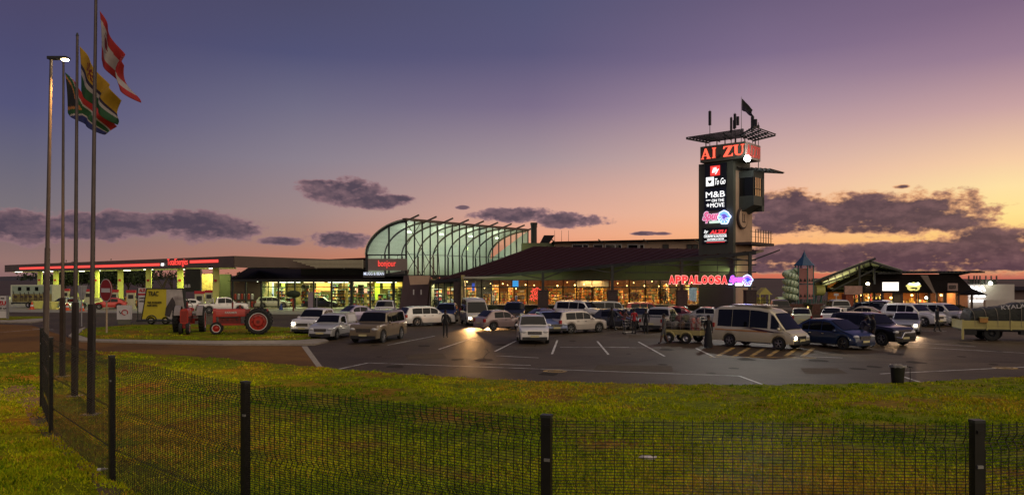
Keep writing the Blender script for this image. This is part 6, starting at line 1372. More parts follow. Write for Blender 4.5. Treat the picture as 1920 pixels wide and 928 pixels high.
car(937, 620, 'hatch', (.34, .25, .25), 30, 'pinkish silver hatchback crossing in front of the minibus', 'car', 3.6, 1.72, 1.5, HBn, r=.32)
car(965, 606, 'suv', BLK, -92, 'black four wheel drive facing out behind the pinkish hatchback', 'car', 4.7, 1.9, 1.8, SUVn, simple=True)
car(1014, 612, 'sedan', (.05, .03, .12), -160, 'dark violet sedan between the black car and the white crossover', 'car', 4.3, 1.75, 1.42, simple=True)
car(998, 644, 'suv', WHITE, -86, 'white compact crossover alone at the front of the bays', 'car', 4.2, 1.8, 1.62, SUVn, r=.34, extra='rails')
car(1030, 626, 'hatch', (.16, .2, .36), -75, 'blue silver hatchback behind the lone white crossover', 'car', 4.0, 1.75, 1.5, HBn)
car(1090, 604, 'boxy', WHITE, -28, 'big white estate four wheel drive behind the small white crossover', 'car', 4.9, 1.9, 1.85, SUVn, extra='rails')
car(1082, 626, 'suv', (.55, .50, .46), 36, 'white small crossover seen from behind with open bay beside it', 'car', 4.1, 1.76, 1.6, SUVn, r=.34)
car(1146, 600, 'boxy', SILVER, 12, 'silver boxy estate car parked along the restaurant plinth', 'car', 4.6, 1.8, 1.75, SUVn, simple=True)
car(1158, 618, 'hatch', DGREY, -35, 'dark grey hatchback with lit alloy wheel beside the walking people', 'car', 4.0, 1.75, 1.5, HBn)
car(1212, 598, 'suv', RED_, 8, 'bright red car parked under the restaurant windows', 'car', 4.3, 1.8, 1.6, SUVn, simple=True)
car(1200, 612, 'sedan', BLK, 85, 'black sedan behind the person in the red shirt', 'car', 4.4, 1.75, 1.45, simple=True)
car(1240, 622, 'pickup', (.45, .43, .4), 72, 'silver white pickup seen from the rear beside the luggage trailer', 'pickup', 5.0, 1.85, 1.72, PUn, r=.37, simple=True)
car(1262, 608, 'sedan', MAROON, 165, 'dark red sedan parked beyond the luggage trailer', 'car', 4.5, 1.8, 1.5)
car(1320, 610, 'sedan', SILVER, 172, 'grey silver sedan behind the luggage trailer and the minibus', 'car', 4.6, 1.8, 1.5, simple=True)
car(1424, 657, 'van', CREAMP, -31, 'cream high roofed minibus with dark side stripe towing the trailer', 'minibus', 5.0, 1.85, 2.28, VNn, r=.35, lit=-1, extra='vanroof', lights_col=(1, .75, .4))
car(1462, 596, 'pickup', (.03, .012, .012), 100, 'dark pickup parked against the stone wall', 'pickup', 4.9, 1.8, 1.75, PUn, simple=True)
car(1502, 612, 'hatch', (.5, .52, .36), 92, 'little cream hatchback seen from behind past the minibus nose', 'car', 3.5, 1.6, 1.45, HBn, simple=True)
car(1560, 656, 'mpv', (.010, .028, .085), -40, 'deep blue hatchback with bright alloys next to the cream minibus', 'car', 4.3, 1.78, 1.62, HBn, r=.33, rim=CHROME)
car(1562, 612, 'hatch', WHITE, 85, 'white hatchback partly hidden behind the deep blue hatchback', 'car', 3.8, 1.65, 1.5, HBn, simple=True)
car(1630, 649, 'suv', BLK, -40, 'black four wheel drive with chrome nudge bar and open view rear', 'car', 4.8, 1.9, 1.85, SUVn, r=.39, extra='bullbar')
car(1572, 597, 'pickup', (.5, .49, .47), 112, 'white pickup with glowing red tail lamps near the stone wall', 'pickup', 5.2, 1.85, 1.78, PUn, brake=True, r=.38)
car(1622, 600, 'suv', DGREY, 158, 'dark grey four wheel drive before the takeaway shelves', 'car', 4.5, 1.8, 1.7, SUVn)
car(1656, 600, 'suv', BLK, 78, 'black four wheel drive seen from the rear under the white lit sign', 'car', 4.6, 1.85, 1.8, SUVn, simple=True)
car(1616, 606, 'sedan', (.4, .34, .25), 170, 'beige sedan hidden behind the black four wheel drive', 'car', 4.3, 1.75, 1.42, simple=True)
car(1700, 627, 'sedan', SILVER, -92, 'silver sedan driving out with both headlamps glaring', 'car', 4.5, 1.8, 1.45, lit=True, lights_col=(1, .6, .32), name='driving_car', lamp_w=500)
car(1710, 613, 'suv', WHITE, -32, 'white four wheel drive behind the silver sedan with its lamps on', 'car', 4.7, 1.85, 1.82, SUVn, r=.38)
car(1742, 611, 'sedan', (.5, .5, .52), -32, 'pale sedan squeezed between two white four wheel drives', 'car', 4.4, 1.75, 1.5)
car(1768, 612, 'suv', (.56, .54, .54), -34, 'white four wheel drive nearest the patio umbrella', 'car', 4.8, 1.88, 1.82, SUVn, r=.39)
# ------------------------------------------------------------------ tractors
TRED = mat('tractor red', (.42, .025, .015), .42, var=.18, scale=3, coat=.3); TDR = mat('old dark red', (.16, .015, .012), .6, var=.3, scale=5)
def tractor(px, py, deg, label, sc=1.15, fender=None, lab=True):
    Y = CH * F / (py - HZ) + .9; t = thing('vintage_tractor', label, 'tractor', (PX(px, Y), Y, .12), deg * D - math.atan((px - CX) / F), 'old tractors shown on the lawn', sc)
    for s_ in (1, -1):
        yc = s_ * .72; c = (-.9, yc, .74)
        g = MB(); g.lathe([(.50, -.14), (.66, -.17), (.72, -.12), (.735, 0), (.72, .12), (.66, .17), (.50, .14)], RUBBER, c, axis='y', n=36)
        for k in range(22):
            a = R(360 / 22 * k)
            for h_ in (1, -1): p = Vector((c[0] + math.cos(a) * .745, yc, c[2] + math.sin(a) * .745)); q = Vector((c[0] + math.cos(a + .13) * .735, yc + h_ * .155, c[2] + math.sin(a + .13) * .735)); g.bar(p, q, .05, .055, RUBBER, up=(math.cos(a), 0, math.sin(a)))
        w = g.build('wheel', t, smooth=True)
        g = MB(); o_ = s_ * .14; g.lathe([(.50, o_ + s_ * .01), (.515, o_ + s_ * .03), (.48, o_ + s_ * .03)], BOARD, c, axis='y', n=30); g.lathe([(.49, o_), (.44, o_ * .2), (.30, o_ * .3), (.24, o_ * .9), (.0, o_ * .9)], TRED, c, axis='y', n=30)
        for k in range(8): a = R(45 * k); g.cbox((c[0] + math.cos(a) * .33, yc + o_ * .35, c[2] + math.sin(a) * .33), (.06, .05, .06), TDR)
        g.lathe([(.1, o_ * 1.2), (.0, o_ * 1.25)], TDR, c, axis='y', n=10); g.build('rim', w)
        yf = s_ * .19; c = (1.42, yf, .36); g = MB(); g.lathe([(.22, -.08), (.33, -.095), (.36, -.05), (.36, .05), (.33, .095), (.22, .08)], RUBBER, c, axis='y', n=26); w = g.build('front_wheel', t, smooth=True)
        g = MB(); o_ = s_ * .08; g.lathe([(.225, o_), (.235, o_ * 1.2), (.20, o_ * 1.2)], BOARD, c, axis='y', n=24); g.lathe([(.21, o_), (.15, o_ * .3), (.06, o_ * 1.1), (0, o_ * 1.1)], TRED, c, axis='y', n=24); g.build('rim', w)
        if fender: g = MB(); pts = [(-.9 + .84 * math.cos(R(a)), s_ * .5, .74 + .84 * math.sin(R(a))) for a in range(20, 150, 13)]; [g.bar(a, b, .34, .03, fender) for a, b in zip([(p[0], s_ * .62, p[2]) for p in pts], [(p[0], s_ * .62, p[2]) for p in pts[1:]])]; g.build('fender', t)
    g = MB(); n = 10; pr = [(-.21, 1.02), (-.22, 1.28), (-.17, 1.42), (-.08, 1.47), (.08, 1.47), (.17, 1.42), (.22, 1.28), (.21, 1.02)]
    g.prism([(-.15, y, z + (.0)) for y, z in pr], (1.62, 0, 0), TRED); g.prism([(-.42, y * .9, z - .03) for y, z in pr], (.27, 0, 0), TDR); g.build('hood', t, smooth=True, angle=50)
    g = MB(); pr = [(-.20, .62), (-.22, .9), (-.22, 1.35), (-.16, 1.46), (0, 1.50), (.16, 1.46), (.22, 1.35), (.22, .9), (.20, .62)]; g.prism([(1.44, y, z) for y, z in pr], (.16, 0, 0), TRED)
    for k in range(12): z = .72 + k * .055; g.box(1.60, 1.615, -.17, .17, z, z + .022, TDR)
    g.build('radiator_grille', t)
    g = MB(); g.box(.1, 1.3, -.16, .16, .62, 1.02, TDR)
    for k in range(4): g.tube((.3 + .25 * k, .17, .85), (.3 + .25 * k, .26, .85), .045, .04, TDR if k % 2 else DSTEEL, 8); g.cbox((.35 + .22 * k, -.19, .8), (.13, .08, .14), DSTEEL if k % 2 else TRED)
    g.tube((.2, .2, 1.0), (1.2, .2, .98), .035, .035, DSTEEL, 8); g.tube((.2, -.2, 1.0), (1.2, -.2, .98), .035, .035, DSTEEL, 8); g.build('engine', t)
    g = MB(); g.bar((1.55, .17, .58), (-.4, .17, .56), .06, .09, TRED); g.bar((1.55, -.17, .58), (-.4, -.17, .56), .06, .09, TRED); g.box(1.36, 1.5, -.1, .1, .36, .7, TRED); g.bar((1.42, -.16, .36), (1.42, .16, .36), .05, .05, DSTEEL); g.build('chassis_rail', t)
    g = MB(); g.box(-1.15, -.35, -.17, .17, .5, 1.02, TDR); g.tube((-.9, -.62, .74), (-.9, .62, .74), .09, .09, TDR, 10); g.box(-1.05, -.75, -.3, .3, .5, .8, TRED); g.build('rear_axle', t)
    g = MB(); g.bar((-.15, 0, 1.30), (-.62, 0, 1.55), .03, .03, DSTEEL); 
    cs = [(-.62 + .06 * math.sin(R(a)), .2 * math.cos(R(a)), 1.56 + .19 * math.sin(R(a))) for a in range(0, 361, 24)]; g.path(cs, .016, DSTEEL, 6); g.path([cs[0], cs[7]], .012, DSTEEL, 5); g.build('steering_wheel', t)
    g = MB(); g.bar((-1.0, 0, 1.0), (-1.2, 0, 1.22), .05, .03, DSTEEL); g.ell((-1.2, 0, 1.27), (.22, .24, .05), TRED, 12, 6); g.ell((-1.38, 0, 1.36), (.05, .22, .1), TRED, 10, 6); g.build('seat', t, smooth=True)
    g = MB(); g.tube((.55, .04, 1.45), (.55, .04, 2.05), .035, .03, DSTEEL, 8); g.tube((.55, .04, 1.55), (.55, .04, 1.85), .05, .05, TDR, 8); g.build('exhaust', t); g = MB(); g.tube((.15, .0, 1.45), (.15, .0, 1.68), .06, .05, TDR, 8); g.build('air_cleaner', t)
    g = MB(); g.box(-.95, -.6, -.33, -.28, .95, 1.2, TRED); g.box(-1.1, -1.0, -.4, .4, .9, .95, TRED); g.ell((.0, .0, 1.48), (.06, .06, .03), DSTEEL, 8, 5); g.build('platform', t)
    if lab:
        for s_ in (1, -1): text('hood_lettering', 'FARMER', BOARD, t, _mx[t.name] @ Vector((.62, s_ * .235, 1.26)), _mx[t.name].to_3x3() @ Vector((-s_, 0, 0)), (0, 0, 1), .12, .75, depth=.01, bold=.02)
    return t
tractor(455, 631, 176, 'red vintage tractor standing side on with white ringed wheels')
tractor(352, 629, -97, 'red vintage tractor facing out with tall dark wheels and grey fenders', 1.15, mat('grey fender', (.25, .22, .22), .6, var=.2), False)

# ------------------------------------------------------------------ trailers, truck
Y = 60.3; at_ = thing('advertising_trailer', 'small trailer carrying a yellow and white billboard board', 'trailer', (PX(308, Y), Y, .1), 0)
YB = mat('billboard yellow', (.55, .45, .03), .6, var=.08, scale=1.5); WB = mat('billboard grey white', (.42, .38, .38), .6, var=.35, scale=1.1, col2=(.2, .16, .17), c2scale=.6, c2=(.5, .62))
mb = MB(); mb.prism([P3(266, 598, Y), P3(312, 598, Y - .0), P3(312, 541.5, Y), P3(276, 541.5, Y)], (0, .06, 0), YB); mb.prism([P3(312, 598, Y), P3(348, 598, Y), P3(341, 541.5, Y), P3(312, 541.5, Y)], (0, .06, 0), WB); fixn(mb.build('billboard_panel', at_, world=True))
mb = MB(); mb.prism([P3(348.5, 600, Y), P3(350.5, 600, Y + 1.2), P3(346, 541, Y + .8), P3(341.5, 541, Y)], (0.03, .06, 0), DWALL); fixn(mb.build('side_panel', at_, world=True))
mb = MB(); mb.bar(P3(275, 541, Y), P3(342, 541, Y), .08, .08, DSTEEL); mb.bar(P3(275, 541, Y), P3(265.5, 599, Y), .07, .07, DSTEEL); mb.bar(P3(263, 600.5, Y + .5), P3(352, 600.5, Y + .5), 1.3, .14, DSTEEL); mb.build('frame', at_, world=True)
for px in (284, 311):
    c = P3(px, 606, Y + .1); mb = MB(); mb.lathe([(.18, -.1), (.31, -.1), (.33, 0), (.31, .1), (.18, .1)], RUBBER, (c[0], c[1], .44), axis='y', n=20); w = mb.build('wheel', at_, world=True); mb = MB(); mb.lathe([(.2, -.1), (.16, -.04), (.05, -.09), (0, -.09)], BOARD, (c[0], c[1], .44), axis='y', n=16); mb.build('rim', at_, world=True)
mb = MB(); mb.path([(PX(284, Y) + .42 * math.cos(R(a)), Y, .44 + .42 * math.sin(R(a))) for a in range(0, 181, 20)], .05, DSTEEL, 6); mb.build('mudguard', at_, world=True)
textpx('lettering', 'TRAC', TXT, at_, 278, 297, 546, 555, Y - .05, bold=.01, shear=.1); textpx('lettering', 'FREE ROADSIDE', TXT, at_, 276.5, 303, 565, 569, Y - .05); textpx('lettering', 'ASSISTANCE', TXT, at_, 275.5, 295, 570.5, 574.5, Y - .05)
mb = MB(); mb.prism([P3(x, y, Y - .03) for x, y in ((309, 592), (311, 577), (318, 565), (323, 557), (328, 566), (330, 577), (322, 582), (318, 594))], (0, .02, 0), mat('poster dark shape', (.05, .04, .045), .7, var=.4, scale=3)); fixn(mb.build('poster_picture', at_, world=True))
# livestock trailer
Y = 98; lt = thing('livestock_trailer', 'white box trailer with painted savanna mural and row of small windows', 'trailer', (PX(60, Y), Y, .006)); MUR = mat('mural meadow', (.26, .22, .07), .6, var=.4, scale=1.5, col2=(.12, .1, .04), c2scale=1.0)
mb = MB(); mb.box(PX(20, Y), PX(98, Y), Y, Y + 2.4, .75, PZ(534, Y), mat('trailer white green', (.55, .58, .45), .5, var=.06)); mb.build('body', lt, world=True)
mb = MB(); mb.box(PX(23, Y), PX(97, Y), Y - .02, Y, PZ(566, Y), PZ(551, Y), MUR); mb.box(PX(23, Y), PX(97, Y), Y - .02, Y, PZ(551, Y), PZ(536, Y), mat('mural sky', (.30, .38, .3), .6, var=.1)); mb.build('mural', lt, world=True)
mb = MB()
for px, s_ in ((29, 1), (41, .8), (49, .7), (57, .9), (67, .8), (77, .7), (84, .8)): x = PX(px, Y); mb.ell((x, Y - .03, PZ(556, Y)), (.28 * s_, .02, .2 * s_), PIER, 8, 6); mb.bar((x - .1, Y - .035, PZ(556, Y)), (x - .3 * s_, Y - .035, PZ(556, Y) + .75 * s_), .04, .09, PIER); mb.bar((x + .1, Y - .035, PZ(556, Y)), (x + .1, Y - .035, PZ(565, Y)), .04, .05, PIER); mb.bar((x - .12, Y - .035, PZ(556, Y)), (x - .12, Y - .035, PZ(565, Y)), .04, .05, PIER)
mb.build('painted_animals', lt, world=True)
for px in (37, 53, 69, 91): mb = MB(); mb.box(PX(px, Y) - .22, PX(px, Y) + .22, Y - .04, Y - .02, PZ(545, Y), PZ(538, Y), AGLASS); mb.build('window', lt, world=True)
for px in (53, 58.5): mb = MB(); mb.lathe([(.2, -.12), (.38, -.12), (.4, 0), (.38, .12), (.2, .12)], RUBBER, (PX(px, Y), Y + .1, .4), axis='y', n=18); mb.lathe([(.21, -.1), (.0, -.06)], ALLOY, (PX(px, Y), Y + .1, .4), axis='y', n=14); mb.build('wheel', lt, world=True)
mb = MB(); mb.bar((PX(20, Y), Y + 1, .6), (PX(10, Y), Y + 1.2, .5), .1, .1, DSTEEL); mb.box(PX(20, Y), PX(98, Y), Y + .05, Y + 2.3, .55, .75, DSTEEL); mb.build('chassis', lt, world=True)
# luggage trailer behind the cream minibus
hx = R(-38); Y0 = 44.6; lg = thing('luggage_trailer', 'open railed trailer piled with bundles hitched behind the cream minibus', 'trailer', (PX(1288, Y0), Y0, .006), hx)
YC_ = mat('trailer cream yellow', (.45, .38, .15), .5, var=.12)
mb = MB(); mb.box(-1.25, 1.15, -.75, .75, .48, .52, DSTEEL)
for y in (-.75, .72): mb.box(-1.25, 1.15, y, y + .03, .5, .80, YC_)
for x in (-1.25, 1.12): mb.box(x, x + .03, -.72, .72, .5, .80, YC_)
mb.build('bed', lg); mb = MB()
for z in (1.0, 1.2, 1.4, 1.58):
    for y in (-.75, .75): mb.bar((-1.25, y, z), (1.15, y, z), .025, .025, CHROME)
    for x in (-1.25, 1.15): mb.bar((x, -.75, z), (x, .75, z), .025, .025, CHROME)
for x in (-1.25, -.65, -.05, .55, 1.15):
    for y in (-.75, .75): mb.bar((x, y, .8), (x, y, 1.6), .03, .03, CHROME)
mb.build('rails', lg)
for x in (-.75, .35):
    for y in (-.86, .86): mb = MB(); mb.lathe([(.16, -.09), (.29, -.09), (.31, 0), (.29, .09), (.16, .09)], RUBBER, (x, y, .31), axis='y', n=20); w = mb.build('wheel', lg); mb = MB(); s_ = -1 if y < 0 else 1; mb.lathe([(.17, s_ * .09), (.12, s_ * .03), (.04, s_ * .08), (0, s_ * .08)], ALLOY, (x, y, .31), axis='y', n=14); mb.build('rim', w)
mb = MB(); mb.bar((1.15, 0, .5), (2.1, 0, .45), .07, .07, DSTEEL); mb.bar((1.15, .6, .5), (1.9, 0, .47), .05, .05, DSTEEL); mb.bar((1.15, -.6, .5), (1.9, 0, .47), .05, .05, DSTEEL); mb.build('drawbar', lg)
for y in (-.86, .86):
    for x in (-.75, .35): mb = MB(); mb.path([(x + .38 * math.cos(R(a)), y, .31 + .38 * math.sin(R(a))) for a in range(10, 171, 20)], .05, YC_, 6); mb.build('mudguard', lg)
rng = random.Random(5); bl = ['dark checked bundle', 'grey sack', 'brown blanket roll', 'black bag', 'cream bundle', 'green duffel bag', 'dusty maroon bag', 'olive sack', 'patterned bag', 'blue grey bag']
bc = [(.05, .045, .04), (.16, .15, .14), (.10, .06, .04), (.015, .015, .017), (.30, .26, .18), (.04, .06, .04), (.12, .04, .04), (.09, .09, .05), (.2, .14, .12), (.06, .07, .09)]
for k in range(10):
    x = -1.0 + (k % 5) * .42; y = (-.3 if k < 5 else .3); z = .9 + (k // 5) * .38 + rng.uniform(0, .1); c = _mx[lg.name] @ Vector((x, y, z))
    t = thing('luggage_bundle', bl[k] + ' loaded on the trailer behind the cream minibus', 'bundle', tuple(c), hx + rng.uniform(-.4, .4), 'bundles on the luggage trailer'); mb = MB(); mm = mat('bundle cloth %d' % k, bc[k], .85, var=.6, scale=9, bump=.8)
    mb.ell((0, 0, 0), (.27, .34, .30), mm, 14, 9); o = mb.build('cloth', t, smooth=True, angle=180)
    for v in o.data.vertices: v.co *= 1 + .16 * math.sin(9 * v.co.x + k) * math.sin(11 * v.co.y) + rng.uniform(-.04, .04)
    mb = MB(); mb.path([(.28 * math.cos(R(a)), 0, .31 * math.sin(R(a))) for a in range(0, 361, 30)], .012, STEEL, 5); mb.build('rope', t)
for k, (x, cc, lb) in enumerate(((.62, (.5, .10, .08), 'red and pink rolled bundle standing at the front of the trailer'), (.92, (.32, .09, .08), 'red checked sack at the trailer front beside the dark robed person'))):
    c = _mx[lg.name] @ Vector((x, -.45, 1.0)); t = thing('luggage_bundle', lb, 'bundle', tuple(c), hx, 'bundles on the luggage trailer'); mb = MB(); mb.ell((0, 0, 0), (.17, .2, .55), mat('red bundle %d' % k, cc, .8, var=.6, scale=8, col2=(.4, .3, .28), c2scale=7), 12, 9); mb.build('cloth', t, smooth=True)
# flatbed truck on the far side
Y = 46.2; x0 = PX(1804, Y); tk = thing('flatbed_truck', 'pale yellow flatbed truck loaded with a dark roped tarpaulin', 'truck', (x0, Y, .006)); TY = mat('truck pale yellow', (.52, .46, .16), .45, var=.12, scale=1.2, coat=.2); zb_, zt_ = PZ(616, Y), PZ(600.5, Y)
mb = MB(); mb.box(x0, x0 + 6.2, Y - .05, Y + 2.2, zb_ - .08, zb_, DSTEEL)
for y in (Y - .05, Y + 2.15): mb.box(x0, x0 + 6.2, y, y + .05, zb_, zt_, TY)
mb.box(x0, x0 + .06, Y, Y + 2.15, zb_ - .0, zt_, TY); mb.box(x0 - .02, x0 + .08, Y - .08, Y + .1, zb_ - .65, zt_ + .05, TY)
for k in range(1, 5): mb.box(x0 + k * 1.3, x0 + k * 1.3 + .07, Y - .09, Y - .05, zb_ - .05, zt_ + .03, TY)
mb.box(x0, x0 + 6.2, Y - .075, Y - .05, zb_ + .22, zb_ + .26, TY); mb.build('bed_sides', tk, world=True)
mb = MB(); mb.box(x0 + .2, x0 + 8, Y + .5, Y + .7, .55, .8, BLACK); mb.box(x0 + .2, x0 + 8, Y + 1.5, Y + 1.7, .55, .8, BLACK); mb.box(x0 + .15, x0 + .8, Y, Y + .05, .35, zb_, BLACK); mb.box(x0 + 3.2, x0 + 4.3, Y + .1, Y + .6, .4, .8, DSTEEL); mb.build('chassis', tk, world=True)
for x, y in ((x0 + 1.62, Y + .15), (x0 + 1.62, Y + 1.95), (x0 + 2.1, Y + 1.2), (x0 + 6.9, Y + .15), (x0 + 6.9, Y + 1.95)):
    mb = MB(); mb.lathe([(.22, -.13), (.42, -.13), (.45, -.07), (.45, .07), (.42, .13), (.22, .13)], RUBBER, (x, y, .45), axis='y', n=24); w = mb.build('wheel', tk, world=True); mb = MB(); mb.lathe([(.24, -.12), (.16, -.02), (.07, -.08), (0, -.08)], DSTEEL, (x, y, .45), axis='y', n=16); mb.build('rim', tk, world=True)
mb = MB(); mb.box(x0 + 6.4, x0 + 8.1, Y, Y + 2.1, .6, 2.2, TY); mb.box(x0 + 6.6, x0 + 7.6, Y - .01, Y, 1.4, 2.0, AGLASS); mb.build('cab', tk, world=True)
TARP = mat('dark tarpaulin', (.014, .016, .012), .6, var=.4, scale=2, bump=1.0, bscale=4)
ld = thing('tarpaulin_load', 'dark tarpaulin covered load roped on the pale yellow truck', 'load', (x0, Y, zt_)); mb = MB(); nu, nv = 46, 16; vs = []; rng = random.Random(8)
for i in range(nu + 1):
    u = i / nu; x = x0 + .45 + u * 5.6; hh = 1.02 + .42 * min(1, max(0, (u - .12) / .35)) + .05 * math.sin(13 * u) - (.3 if u > .97 or u < .02 else 0)
    for j in range(nv + 1):
        a = math.pi * j / nv; e = .35; cc, ss = math.cos(a), math.sin(a); y = Y + 1.05 - 1.07 * math.copysign(abs(cc) ** e, cc); z = zb_ + .15 + hh * ss ** .45
        vs.append((x, y + rng.uniform(-.03, .03), z + rng.uniform(-.035, .035)))
mb.add(vs, [(i * (nv + 1) + j, i * (nv + 1) + j + 1, (i + 1) * (nv + 1) + j + 1, (i + 1) * (nv + 1) + j) for i in range(nu) for j in range(nv)] + [tuple(range(nv, -1, -1)), tuple(nu * (nv + 1) + j for j in range(nv + 1))], TARP); mb.build('tarpaulin', ld, world=True, smooth=True, angle=70)
ROPE = mat('pale rope', (.35, .3, .22), .8, var=.3)
for k in range(9):
    xa = x0 + .7 + k * .62; xb = xa + rng.uniform(-.5, .6); mb = MB(); pts = []
    for j in range(0, nv + 1): 
        u = (xa + (xb - xa) * j / nv - x0 - .45) / 5.6; hh = 1.06 + .42 * min(1, max(0, (u - .12) / .35)) + .05 * math.sin(13 * u); a = math.pi * j / nv; cc, ss = math.cos(a), math.sin(a); pts.append((xa + (xb - xa) * j / nv, Y + 1.05 - 1.11 * math.copysign(abs(cc) ** .35, cc), zb_ + .15 + hh * ss ** .45))
    mb.path(pts, .014, ROPE, 5); mb.build('rope', ld, world=True)
text('lettering', 'KYALAMI', BOARD, ld, (PX(1893, Y), Y - .08, PZ(574, Y) + .02), (1, 0, .10), (-.1, 0, 1), .24, 1.7, bold=.01)
for o_ in (tk, ld): o_.rotation_euler.z = R(-16)
t = thing('orange_container', 'small orange box tucked under the truck tarpaulin', 'box', (x0 + 1.05, Y - .42, zt_ - .1), R(-16)); mb = MB(); mb.box(-.22, .22, -.12, .1, 0, .28, mat('orange box', (.5, .25, .06), .6, var=.2)); mb.box(-.24, .24, -.14, .12, .28, .32, TY); mb.build('box_body', t)

# ------------------------------------------------------------------ signs and street furniture
x, y = G(200, 627); ne = thing('no_entry_sign', 'red round no entry sign with white bar on a pale pole', 'road sign', (x, y, .1), R(-34)); hz_ = PZ(547, y); rd_ = 21.5 / F * y
mb = MB(); mb.tube((0, 0, 0), (0, 0, hz_ - rd_ + .3), .06, .05, mat('pale pole', (.4, .3, .2), .6, var=.15), 10); mb.build('pole', ne)
SRED = mat('road sign red', (.30, .01, .008), .5, var=.12, scale=3)
mb = MB(); mb.lathe([(0, 0), (rd_, 0), (rd_, .04), (0, .04)], SRED, (0, -.06, hz_), axis='y', n=32); mb.build('disc', ne); mb = MB(); mb.lathe([(rd_ * .94, -.005), (rd_, -.005), (rd_, 0), (rd_ * .94, 0)], BOARD, (0, -.062, hz_), axis='y', n=32); mb.box(-rd_ * .72, rd_ * .72, -.075, -.062, hz_ - rd_ * .18, hz_ + rd_ * .18, BOARD); mb.build('white_bar', ne)
x, y = G(153, 612); t = thing('road_sign', 'grey road sign seen from its back on a thin pole', 'road sign', (x, y, 0), .2); mb = MB(); mb.tube((0, 0, 0), (0, 0, PZ(536, y)), .06, .05, STEEL, 8); mb.build('pole', t); mb = MB(); z1_ = PZ(535, y); mb.prism([(-.42, .06, z1_), (.42, .06, z1_), (.12, .06, z1_ - 1.2), (-.12, .06, z1_ - 1.2)], (0, .03, 0), STEEL); fixn(mb.build('panel', t))
x, y = G(231, 610); tt = thing('fuel_brand_totem', 'low white pedestal sign with swirl logo beside the no entry sign', 'sign', (x, y, .1)); mb = MB(); mb.box(PX(221, y), PX(241.5, y), y, y + .35, .1, PZ(599, y), mat('pedestal green grey', (.14, .14, .1), .7, var=.1)); mb.box(PX(219.5, y), PX(243, y), y - .04, y + .4, PZ(599, y), PZ(572.5, y), BOARD); mb.build('panel', tt, world=True)
mb = MB(); c = P3(234, 585.5, y - .06); mb.path([(c[0] + .24 * math.cos(R(a)), c[1], c[2] + .2 * math.sin(R(a))) for a in range(-40, 290, 20)], .035, RTXT, 6); mb.path([P3(223.5, 583, y - .06), P3(226, 588, y - .06), P3(229, 584, y - .06)], .03, TXT, 6); mb.build('swirl_logo', tt, world=True)
x, y = G(258, 604); ps = thing('pole_sign', 'tall black pole with white and red ALZU board behind the advertising trailer', 'sign', (x, y + .6, .1)); y += .6; mb = MB(); mb.tube((PX(258.3, y), y, .1), (PX(258.3, y), y, PZ(540, y)), .045, .045, DSTEEL, 8); mb.build('pole', ps, world=True)
mb = MB(); mb.box(PX(259, y), PX(281, y), y, y + .06, PZ(584, y), PZ(540, y), BOARD); mb.build('board', ps, world=True); textpx('lettering', 'ALZU', RTXT, ps, 261, 275, 541, 547, y - .03, bold=.04); mb = MB(); mb.box(PX(259, y), PX(279, y), y - .02, y, PZ(553.5, y), PZ(550, y), RTXT); mb.build('red_band', ps, world=True)
textpx('lettering', 'COUNTRY', TXT, ps, 261, 273, 557, 560, y - .03); textpx('lettering', 'OUTDOOR', TXT, ps, 261, 273, 563, 566, y - .03)
x, y = G(0, 600); ls = thing('roadside_board', 'white framed board with ALZU and country lettering at the lawn verge', 'sign', (x, y, .1)); mb = MB(); mb.box(PX(-22, y), PX(12.5, y), y, y + .08, PZ(596, y), PZ(555, y), BOARD)
mb.build('board', ls, world=True); mb = MB(); mb.box(PX(12.5, y), PX(15.5, y), y - .05, y + .12, .1, PZ(554, y), STEEL); mb.box(PX(-24, y), PX(-22, y), y - .05, y + .12, .1, PZ(554, y), STEEL); mb.box(PX(-22, y), PX(12.5, y), y - .01, y, PZ(574.5, y), PZ(573.8, y), TXT); mb.box(PX(-22, y), PX(12.5, y), y - .01, y, PZ(582.5, y), PZ(581.7, y), TXT); mb.build('frame', ls, world=True)
textpx('lettering', 'ALZU', RTXT, ls, -17, 11, 564, 572, y - .03, bold=.05); textpx('lettering', 'COUNTRY N4', TXT, ls, -17, 11.5, 576, 580, y - .03); textpx('lettering', 'ON THE N4', TXT, ls, -17, 8, 557.5, 561, y - .03)
for px, py, w, y0_, lb in ((582, 592, 9, 547, 'tall lilac grey sign panel behind the parked white pickup'),):
    x, y = G(px, py); t = thing('panel_sign', lb, 'sign', (x, y, 0)); mb = MB(); mb.box(PX(px - w / 2, y), PX(px + w / 2, y), y, y + .15, 0.05, PZ(y0_, y), mat('lilac panel', (.3, .24, .28), .6, var=.15, scale=3)); mb.build('panel', t, world=True); mb = MB(); mb.tube((PX(594, y), y, 0), (PX(594, y), y, PZ(547, y)), .05, .05, STEEL, 8); mb.build('pole', t, world=True)
for px, lb in ((527, 'blue cone by the rear wheel of the pale estate car'),):
    x, y = G(px, 581); t = thing('blue_cone', lb, 'cone', (x, y, .006)); mb = MB(); mb.lathe([(.26, .03), (.04, .8), (0, .8)], mat('blue plastic', (.02, .06, .25), .5, var=.1), n=12); mb.box(-.28, .28, -.28, .28, 0, .035, mat('blue plastic', (0, 0, 0))); mb.build('cone_body', t)
for px, py, lb in ((550, 583, 'dark bin on a red post left of the store windows'),):
    x, y = G(px, py); t = thing('post_bin', lb, 'bin', (x, y, 0)); mb = MB(); mb.tube((0, 0, 0), (0, 0, 1.5), .09, .07, TDR, 8); mb.build('post', t); mb = MB(); mb.ell((0, 0, 2.0), (.9, .5, .45), LEAFS[0], 10, 7); mb.build('bin_body', t)
